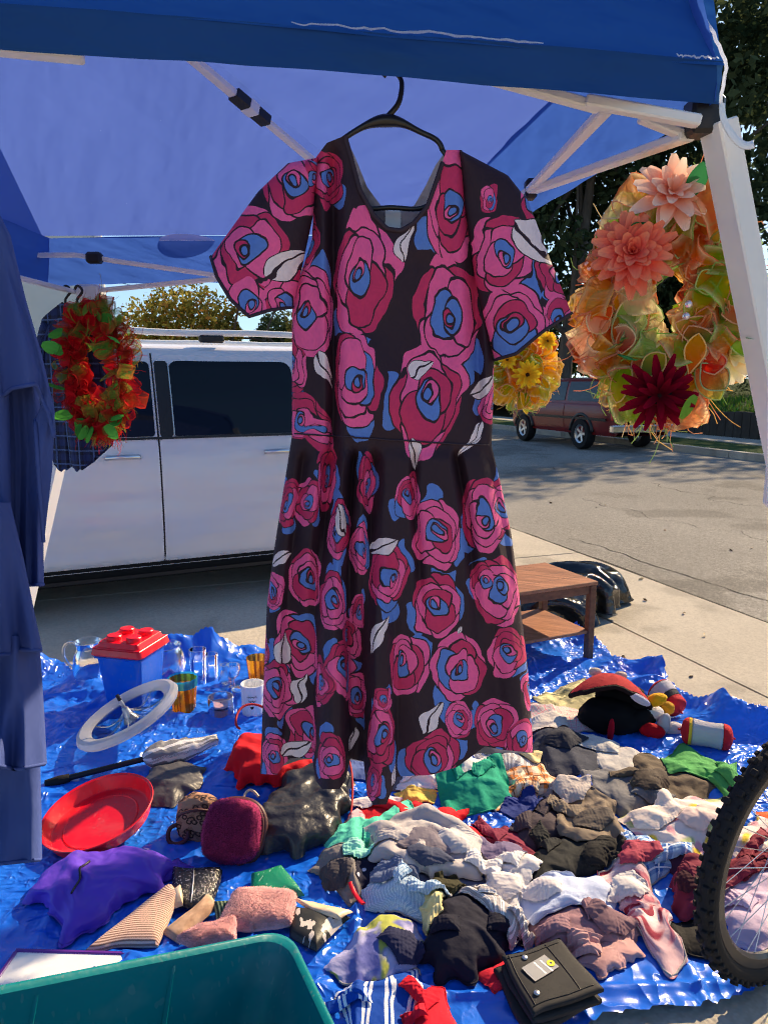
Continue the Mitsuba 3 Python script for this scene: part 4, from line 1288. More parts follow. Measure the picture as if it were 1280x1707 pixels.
    for i in range(threads):
        a = r.uniform(0, 2 * PI) if r.random() < .6 else r.normal(-1.7, .4)
        p = ring(a); o = p / np.linalg.norm(p)
        d = o + r.normal(0, .5, 3) + np.array([0, -.4, 0])
        p0 = p + o * L * r.uniform(.2, .75)
        p1 = p0 + d * L * r.uniform(.25, .6)
        m = tube(path([p0, (p0 + p1) / 2 + r.normal(0, .012, 3), p1], 5), .0009, 3)
        tv.append(xf(m, M, c)[0]); tf.append(m[1] + n); n += len(m[0])
        tc.append(np.tile(np.array(pal[int(r.integers(len(pal)))]) * .6 + np.array(edge) * .4, (len(m[0]), 1)))
    add(t, 'thread', (np.vstack(tv), np.vstack(tf)), 'm_petal', color=np.vstack(tc), kind='stuff')
    return t


ORG, YEL, LIM, PCH, RED_, GRN, CRM = [np.array(lin(*c)) for c in ((242, 98, 22), (246, 192, 22), (125, 204, 24), (246, 152, 98), (212, 26, 26), (44, 156, 64), (250, 230, 190))]
WY = 1.50
M_OP = 1
wc = V(1108, 508, WY)
wr_ = wreath('flower_wreath', 'large orange, yellow and green netting wreath with silk flowers hanging by the canopy leg', wc, .098, .158, -18, 240, .085, .029, [ORG, YEL, LIM, PCH, LIM, GRN, CRM, RED_ * .6 + ORG * .4, ORG, YEL, LIM * .9, GRN, ORG * .9], 21, 190, pads=130, padpal=[ORG, RED_, LIM, GRN, YEL, CRM, ORG * .8 + RED_ * .2, LIM, PCH, RED_])
nf = np.array([-.25, -1, .1])
flower(wr_, V(1052, 425, WY - .11), nf + [0, 0, .1], .088, [(1.0, 15, .08, .15, 0), (.92, 14, .3, .15, .05), (.78, 12, .55, .15, .1), (.6, 10, .8, .14, .12), (.42, 8, 1.05, .12, .14), (.26, 6, 1.25, .10, .15)], lin(214, 26, 62), lin(250, 146, 112), lin(170, 20, 44), 'coral dahlia of the large wreath', 31)
flower(wr_, V(1118, 325, WY - .10), nf + [.2, 0, .3], .076, [(1.1, 9, .05, .2, 0), (1.0, 9, .3, .19, .05), (.8, 8, .6, .16, .1), (.5, 6, .9, .13, .12)], lin(228, 120, 80), lin(242, 215, 200), lin(225, 90, 60), 'pale peach flower of the large wreath', 32)
flower(wr_, V(1097, 658, WY - .10), nf + [.1, 0, -.2], .072, [(1.15, 14, .02, .115, 0), (1.0, 12, .2, .11, .04), (.72, 10, .45, .10, .08)], lin(60, 5, 18), lin(128, 12, 40), lin(28, 18, 20), 'dark burgundy sunflower of the large wreath', 33, corer=.34)
flower(wr_, V(1212, 590, WY - .06), nf + [.5, 0, 0], .07, [(1.05, 10, .1, .22, 0), (.9, 9, .4, .2, .05), (.6, 7, .8, .16, .1)], lin(240, 215, 150), lin(245, 232, 205), lin(190, 60, 50), 'cream flower of the large wreath beside the leg', 34)
rg = np.random.default_rng(77)
for i in range(7):
    a = rg.uniform(0, 2 * PI)
    p = wc + np.array([.11 * math.cos(a), -.10 - .04 * rg.random(), .18 * math.sin(a)])
    P = petal(rg.uniform(.05, .075), .018, .5, .3, tip=.8)
    d = np.array([math.cos(a), -.5, math.sin(a)]) + rg.normal(0, .4, 3)
    cc = np.array(lin(50, 120, 75)) if rg.random() < .6 else np.array(lin(110, 160, 60))
    add(wr_, 'leaf', (P.reshape(-1, 3) @ frame_to(d, rg).T + p, grid_faces(*P.shape[:2])), 'm_petal', True, color=np.tile(cc * rg.uniform(.7, 1.2), (40, 1)))
pm('m_gem', (.8, .75, .8), 0.05, metallic=.6)
for q in ((1147, 507), (1143, 527), (1150, 355)):
    add(wr_, 'bead', xf(trimesh.creation.icosphere(1, .007), None, V(*q, WY - .12)), 'm_gem')

w2_ = wreath('flower_wreath', 'red and green netting wreath hanging in front of the plaid shirts at the left', V(166, 617, 3.40), .125, .235, -14, 220, .095, .027, [np.array(lin(200, 18, 30)), np.array(lin(215, 25, 40)), np.array(lin(185, 12, 25)), np.array(lin(215, 30, 40)), np.array(lin(90, 185, 70)), np.array(lin(120, 8, 22)), np.array(lin(80, 180, 70)), np.array(lin(100, 185, 70)), np.array(lin(200, 20, 30)), np.array(lin(205, 25, 35))], 22, 420, edge=lin(225, 60, 55), pads=70, padpal=[np.array(lin(210, 18, 34)), np.array(lin(225, 40, 50)), np.array(lin(150, 8, 24)), np.array(lin(215, 25, 40)), np.array(lin(95, 190, 75)), np.array(lin(80, 170, 65)), np.array(lin(200, 20, 30))])
r2 = np.random.default_rng(5)
for i in range(13):
    a = r2.uniform(0, 2 * PI)
    p = V(166, 617, 3.40) + np.array([.14 * math.cos(a), -.06 - .06 * r2.random(), .26 * math.sin(a)])
    P = petal(r2.uniform(.07, .11), .03, .6, .35, tip=.7)
    d = np.array([math.cos(a), -.5, math.sin(a)]) + r2.normal(0, .5, 3)
    add(w2_, 'leaf', (P.reshape(-1, 3) @ frame_to(d, r2).T + p, grid_faces(*P.shape[:2])), 'm_petal', True, color=np.tile(np.array(lin(86, 168, 66)) * r2.uniform(.7, 1.25), (40, 1)))
w3_ = wreath('flower_wreath', 'small yellow and orange sunflower wreath hanging behind the right dress sleeve', V(868, 618, 3.45), .085, .10, 10, 110, .10, .03, [YEL, YEL, LIM, ORG, YEL, LIM * .8], 23, 120, pads=40, padpal=[YEL, ORG, LIM, YEL, YEL * .8 + ORG * .2])
for q, s in (((878, 625), .075), ((912, 568), .05), ((845, 600), .05)):
    flower(w3_, V(*q, 3.31), (0, -1, .1), s, [(1.0, 12, .1, .17, 0), (.85, 11, .4, .16, .05)], lin(220, 150, 25), lin(240, 205, 50), lin(60, 32, 16), None, int(q[0]), corer=.36)
# ------------------------------------------------------------------ blue tarpaulin
def ridge(P, f, seed):
    return 1 - np.abs(2 * meshkit.noise(P * f, seed) - 1)


TX, TY = np.arange(-2.3, 2.3001, .0115), np.arange(.75, 4.2001, .0115)


def tarp_height(x, y):
    P = np.stack([x, y, x * 0], -1)
    wv = np.stack([meshkit.fbm(P * 3, 3, 1), meshkit.fbm(P * 3 + 9, 3, 2), x * 0], -1) * .16
    Q = P + wv
    h = .026 * meshkit.fbm(P * 2.2, 3, 3)
    am = .30 + 1.15 * np.clip((meshkit.fbm(P * 1.9 + 4, 3, 12) - .36) / .3, 0, 1)
    h0, h = h, 0
    h = h + .021 * ridge(Q * [1, .6, 1], 4.2, 4) ** 4 + .013 * ridge(Q * [.7, 1, 1] + 5, 7.5, 5) ** 3 + .009 * ridge(Q + 3, 15, 6) ** 3 + .0055 * ridge(Q * [1, .8, 1], 31, 7) ** 2 + .0022 * meshkit.noise(P * 75, 8)
    h = h0 + h * am
    for c, a, w in ((-.95, .011, .010), (-.1, .013, .009), (.75, .011, .010)):   # creases of the folded sheet
        h = h + a * np.exp(-((x - c + .03 * np.sin(y * 3)) / w) ** 2)
    for c in (1.6, 2.45, 3.3):
        h = h + .012 * np.exp(-((y - c + .03 * np.sin(x * 3 + 1)) / .012) ** 2)
    return h


from shapely.geometry import Polygon, Point
import shapely
TOUT = [tuple(G(*q)[:2]) for q in ((-500, 1128), (40, 1135), (100, 1122), (150, 1140), (270, 1118), (440, 1090), (560, 1082), (700, 1082), (880, 1078), (960, 1068), (1010, 1085), (1028, 1118), (1062, 1120), (1100, 1128), (1118, 1165), (1180, 1195), (1215, 1222), (1300, 1240), (1420, 1262), (1600, 1400), (1480, 1560))]
TOUT += [tuple(G(*q)[:2]) for q in ((1300, 1650), (1180, 1690), (1060, 1700), (1000, 1712))] + [(.36, 1.40), (.2, .9), (-2.2, .85)]
tp = Polygon(TOUT).buffer(0)
gx, gy = np.meshgrid(TX, TY)
gz = tarp_height(gx, gy)
ins = shapely.contains_xy(tp, gx, gy)
dist = shapely.distance(shapely.points(gx[ins], gy[ins]), tp.exterior)
dd = np.zeros_like(gz); dd[ins] = dist
# the border is rucked up and folded over here and there
lift = np.exp(-(dd / .09) ** 2) * np.clip(meshkit.fbm(np.stack([gx * 3.1, gy * 3.1, gx * 0 + 2], -1), 3) - .45, 0, 1) * .38
lift += .10 * np.exp(-(((gx - G(1085, 1165)[0]) / .13) ** 2 + ((gy - G(1085, 1165)[1]) / .12) ** 2))
lift += .07 * np.exp(-(((gx - G(150, 1160)[0]) / .16) ** 2 + ((gy - G(150, 1160)[1]) / .08) ** 2))
lift += .07 * np.exp(-(((gx - G(1190, 1225)[0]) / .2) ** 2 + ((gy - G(1190, 1225)[1]) / .09) ** 2))
gz = gz + lift + .002
fac = grid_faces(*gx.shape)
ok = ins.ravel()[fac].all(1)
tm = trimesh.Trimesh(np.stack([gx, gy, gz], -1).reshape(-1, 3), fac[ok], process=False)
tm.remove_unreferenced_vertices()


def weave(p, n, uv):
    return mix(lin(12, 84, 200), lin(28, 112, 226), fbm(p.x * 5, p.y * 5, 0, 3))


pm('m_sack', VC, .2, proc(lambda p, n, uv: fbm(p.x * 22, p.y * 22, p.z * 22, 3) * .01, eps=3e-3), specular=.8)
pm('m_tarp', proc(weave), 0.27, proc(lambda p, n, uv: (1 - dr.abs(2 * noise(p.x * 60 + 3 * noise(p.x * 20, p.y * 20), p.y * 60, 1) - 1)) * .0042 * smoothstep(.35, .6, fbm(p.x * 2.3, p.y * 2.3, 6, 2)) + (1 - dr.abs(2 * noise(p.x * 26, p.y * 26 + 2 * noise(p.x * 9, p.y * 9), 4) - 1)) * .006, eps=1.5e-3), specular=.75)
tarp = add(None, 'tarpaulin', tm, 'm_tarp', True, label='crinkled shiny blue plastic tarpaulin spread on the concrete under everything', cat='tarpaulin')
for q in ((1176, 1209),):
    p = G(*q)
    ix, iy = int((p[0] - TX[0]) / .0115), int((p[1] - TY[0]) / .0115)
    add(tarp, 'eyelet', xf(lathe([(.006, 0), (.009, .003), (.013, .002), (.014, 0)], 16), None, p + [0, 0, gz[iy, ix] + .006]), 'm_alu', True)

# ------------------------------------------------------------------ cloth simulation for the piles of clothes
HR_ = .01
HX0, HY0 = -2.3, .75
HGT = ndimage.zoom(np.where(ins, gz, 0), .0115 / HR_, order=1)


def hsample(x, y):
    i = np.clip(((x - HX0) / HR_).astype(int), 0, HGT.shape[1] - 1)
    j = np.clip(((y - HY0) / HR_).astype(int), 0, HGT.shape[0] - 1)
    return HGT[j, i]


NG = 40


def disc_poly(pts, n=NG):
    """square grid -> star shaped outline; 4 points give a plain quadrilateral"""
    pts = np.asarray(pts, float)
    a, b = np.meshgrid(np.linspace(-1, 1, n), np.linspace(-1, 1, n))
    if len(pts) == 4:
        u, v = (a + 1) / 2, (b + 1) / 2
        P = pts[0] * ((1 - u) * (1 - v))[..., None] + pts[1] * (u * (1 - v))[..., None] + pts[2] * (u * v)[..., None] + pts[3] * ((1 - u) * v)[..., None]
        return P, np.maximum(np.abs(a), np.abs(b))
    dx, dy = a * np.sqrt(1 - b * b / 2), b * np.sqrt(1 - a * a / 2)
    rho, th = np.hypot(dx, dy), np.arctan2(dy, dx)
    pg = Polygon(pts)
    c = np.array(pg.centroid.coords[0])
    q = poly_at(np.vstack([pts, pts[:1]]), 200) - c
    tq, rq = np.arctan2(q[:, 1], q[:, 0]), np.hypot(q[:, 0], q[:, 1])
    o = np.argsort(tq)
    R = np.interp(th, np.r_[tq[o][-1] - 2 * PI, tq[o], tq[o][0] + 2 * PI], np.r_[rq[o][-1], rq[o], rq[o][0]])
    return c + np.stack([np.cos(th), np.sin(th)], -1) * (rho * R)[..., None], rho


def simulate(items, steps=70, seed=0):
    """drops sheets that are larger than their outlines; they buckle into folds on what lies below"""
    r = np.random.default_rng(seed)
    B = len(items)
    X0 = np.zeros((B, NG, NG, 3), np.float32)
    M = np.zeros((B, NG, NG), np.float32)
    ex = np.zeros((B, 2), np.float32); ang = np.zeros(B)
    for i, it in enumerate(items):
        z = it.get('z', .03)
        pts = np.array([G(x, y, z)[:2] for x, y in it['pts']])
        pts = pts.mean(0) + (pts - pts.mean(0)) * it.get('grow', 1.05)
        P, rho = disc_poly(pts)
        X0[i, ..., :2] = P
        M[i] = it.get('h', .05) * (.85 if it.get('pw', 2.6) > 3 else .75 if it.get('h') >= .1 else .6) * np.clip(1 - rho ** it.get('pw', 2.6), 0, 1)
        bum = meshkit.fbm(np.concatenate([P * 7, np.full(P.shape[:2] + (1,), i * 7.3)], -1), 3)
        M[i] *= (.55 + .8 * bum) if it['mat'] != 'm_nylon' else (.75 + .45 * bum)
        ex[i] = np.array(it.get('ex', (.35, .15))) * .8; ang[i] = math.radians(it.get('dir', 0))
        nn = meshkit.fbm(np.concatenate([P @ np.array([[math.cos(ang[i]), -math.sin(ang[i])], [math.sin(ang[i]), math.cos(ang[i])]]) * [19, 7], np.full(P.shape[:2] + (1,), i * 3.1)], -1), 2)
        base = hsample(P[..., 0], P[..., 1])
        X0[i, ..., 2] = np.maximum(ndimage.gaussian_filter(base, 3), base) + M[i] + .012 + .055 * nn * min(1, 3 * max(it.get('ex', (.35, .15))))
    X = X0.copy(); Xp = X.copy()
    ca, sa = np.cos(ang)[:, None, None], np.sin(ang)[:, None, None]

    def rest(sl0, sl1):
        d = (X0[sl1] - X0[sl0])[..., :2]
        a = d[..., 0] * ca + d[..., 1] * sa; b = -d[..., 0] * sa + d[..., 1] * ca
        return np.sqrt((a * (1 + ex[:, 0, None, None])) ** 2 + (b * (1 + ex[:, 1, None, None])) ** 2).astype(np.float32) + 1e-6
    S = slice(None)
    cons = []
    for dy, dx, st in ((0, 1, 1.), (1, 0, 1.), (1, 1, .6), (1, -1, .6), (0, 2, .35), (2, 0, .35), (0, 4, .4), (4, 0, .4)):
        for par in (0, 1):
            ys = slice(0, NG - dy); xs = slice(max(0, -dx), NG - max(0, dx))
            if dx and not dy:
                xa = slice(par if dx == 1 else (0 if par == 0 else 1), NG - dx, 2) if dx == 1 else slice(par, NG - dx, 1)
                if dx >= 2 and par:
                    continue
                a, b = (S, ys, xa), (S, ys, slice(xa.start + dx, NG, xa.step or 1))
            else:
                ya = slice(par, NG - dy, 2) if dy == 1 else slice(0, NG - dy, 1)
                if dy >= 2 and par:
                    continue
                a = (S, ya, xs); b = (S, slice(ya.start + dy, NG, ya.step or 1), slice(xs.start + dx, xs.stop + dx))
            na = X[a].shape; nb = X[b].shape
            m1, m2 = min(na[1], nb[1]), min(na[2], nb[2])
            cons.append((a, b, m1, m2, rest(a, b) if na == nb else None, st))
    for c in cons:
        assert c[4] is not None, (c[0], c[1])
    for s in range(steps):
        vel = (X - Xp) * .93
        Xp = X.copy()
        X = X + vel
        X[..., 2] -= .0016
        for _ in range(5):
            for a, b, m1, m2, L, st in cons:
                d = X[b] - X[a]
                l = np.sqrt((d * d).sum(-1)) + 1e-7
                if L is None:
                    continue
                g = d * (.5 * (.5 if st < .5 else 1.) * st * (l - L) / l)[..., None]
                if st < .5:
                    g *= (l < L * .88)[..., None]
                X[a] += g; X[b] -= g
            fl = hsample(X[..., 0], X[..., 1]) + M + .004
            hit = X[..., 2] < fl
            X[..., 2] = np.where(hit, fl, X[..., 2])
        X[..., :2] = np.where(hit[..., None], Xp[..., :2] * .75 + X[..., :2] * .25, X[..., :2])
        # loosely kept to its place
        X[..., :2] += (X0[..., :2] - X[..., :2]) * .012
    return X


def upsample(P, k=2):
    n = (P.shape[0] - 1) * k + 1
    return np.stack([ndimage.zoom(P[..., c], n / P.shape[0], order=3, grid_mode=False) for c in range(3)], -1)


def splat(P):
    i = np.clip(((P[..., 0] - HX0) / HR_).astype(int), 0, HGT.shape[1] - 1)
    j = np.clip(((P[..., 1] - HY0) / HR_).astype(int), 0, HGT.shape[0] - 1)
    np.maximum.at(HGT, (j, i), P[..., 2])


# patterned cloths
def stripes(a, b, f, duty=.3, ang=0.0):
    a, b = mi.Color3f(a), mi.Color3f(b)
    ca, sa = math.cos(ang), math.sin(ang)

    def fn(p, n, uv):
        x = (uv.x * ca + uv.y * sa) * f
        w = x - dr.floor(x)
        return dr.select((w < duty * .38) | ((w > duty * .62) & (w < duty)), b, a)
    return fn


def floral(bg, cols, f, size=.5):
    bg = mi.Color3f(bg); cols = [mi.Color3f(c) for c in cols]

    def fn(p, n, uv):
        d, e, w = voronoi(uv.x * f + noise(uv.x * f * 2, uv.y * f * 2) * .5, uv.y * f)
        c = bg
        for k, q in enumerate(cols):
            c = dr.select((w > k / len(cols)) & (w <= (k + 1) / len(cols)) & (d < size), mix(bg, q, smoothstep(size, size * .5, d)), c)
        return c
    return fn


def tie(a, b, c, f):
    a, b, c = mi.Color3f(a), mi.Color3f(b), mi.Color3f(c)

    def fn(p, n, uv):
        t = fbm(uv.x * f, uv.y * f, 2, 4)
        s = smoothstep(.56, .68, fbm(uv.x * f * .8 + 7, uv.y * f * .8, 5, 3))
        return mix(mix(a, b, smoothstep(.35, .65, t)), c, s)
    return fn


def checks(a, b, f):
    return plaid(a, [(x + y) / 2 for x, y in zip(a, b)], b, f)


ckw = dict(sheen=.25, specular=.25)
pm('m_stripe_blue', proc(stripes(lin(8, 70, 165), lin(225, 228, 235), 17, .42)), .8, cloth_bump, **ckw)
pm('m_stripe_pale', proc(stripes(lin(150, 180, 205), lin(205, 220, 230), 110, .5)), .85, cloth_bump, **ckw)
pm('m_stripe_grey', proc(stripes(lin(165, 160, 160), lin(228, 225, 222), 45, .4)), .85, cloth_bump, **ckw)
pm('m_floral_pale', proc(floral(lin(222, 208, 200), [lin(220, 190, 60), lin(210, 150, 160), lin(180, 190, 130), lin(222, 208, 200)], 16, .45)), .85, cloth_bump, **ckw)
pm('m_rose_strap', proc(floral(lin(205, 170, 175), [lin(150, 50, 70), lin(190, 110, 125), lin(225, 205, 205)], 24, .55)), .85, cloth_bump, **ckw)
pm('m_tie_lilac', proc(tie(lin(95, 100, 165), lin(165, 165, 205), lin(165, 170, 80), 18)), .85, cloth_bump, **ckw)
pm('m_plaid_orange', proc(plaid(lin(205, 120, 55), lin(235, 215, 185), lin(120, 80, 60), 18)), .85, cloth_bump, **ckw)
pm('m_plaid_blue', proc(plaid(lin(60, 105, 175), lin(160, 190, 215), lin(235, 238, 240), 16)), .85, cloth_bump, **ckw)
pm('m_check_pale', proc(plaid(lin(205, 190, 188), lin(185, 178, 170), lin(215, 120, 130), 40)), .85, cloth_bump, **ckw)
pm('m_olive_print', proc(tie(lin(120, 118, 85), lin(165, 158, 120), lin(215, 205, 150), 30)), .85, cloth_bump, **ckw)
pm('m_dots_navy', proc(floral(lin(20, 22, 48), [lin(20, 22, 48), lin(220, 220, 230), lin(20, 22, 48)], 34, .3)), .85, cloth_bump, **ckw)

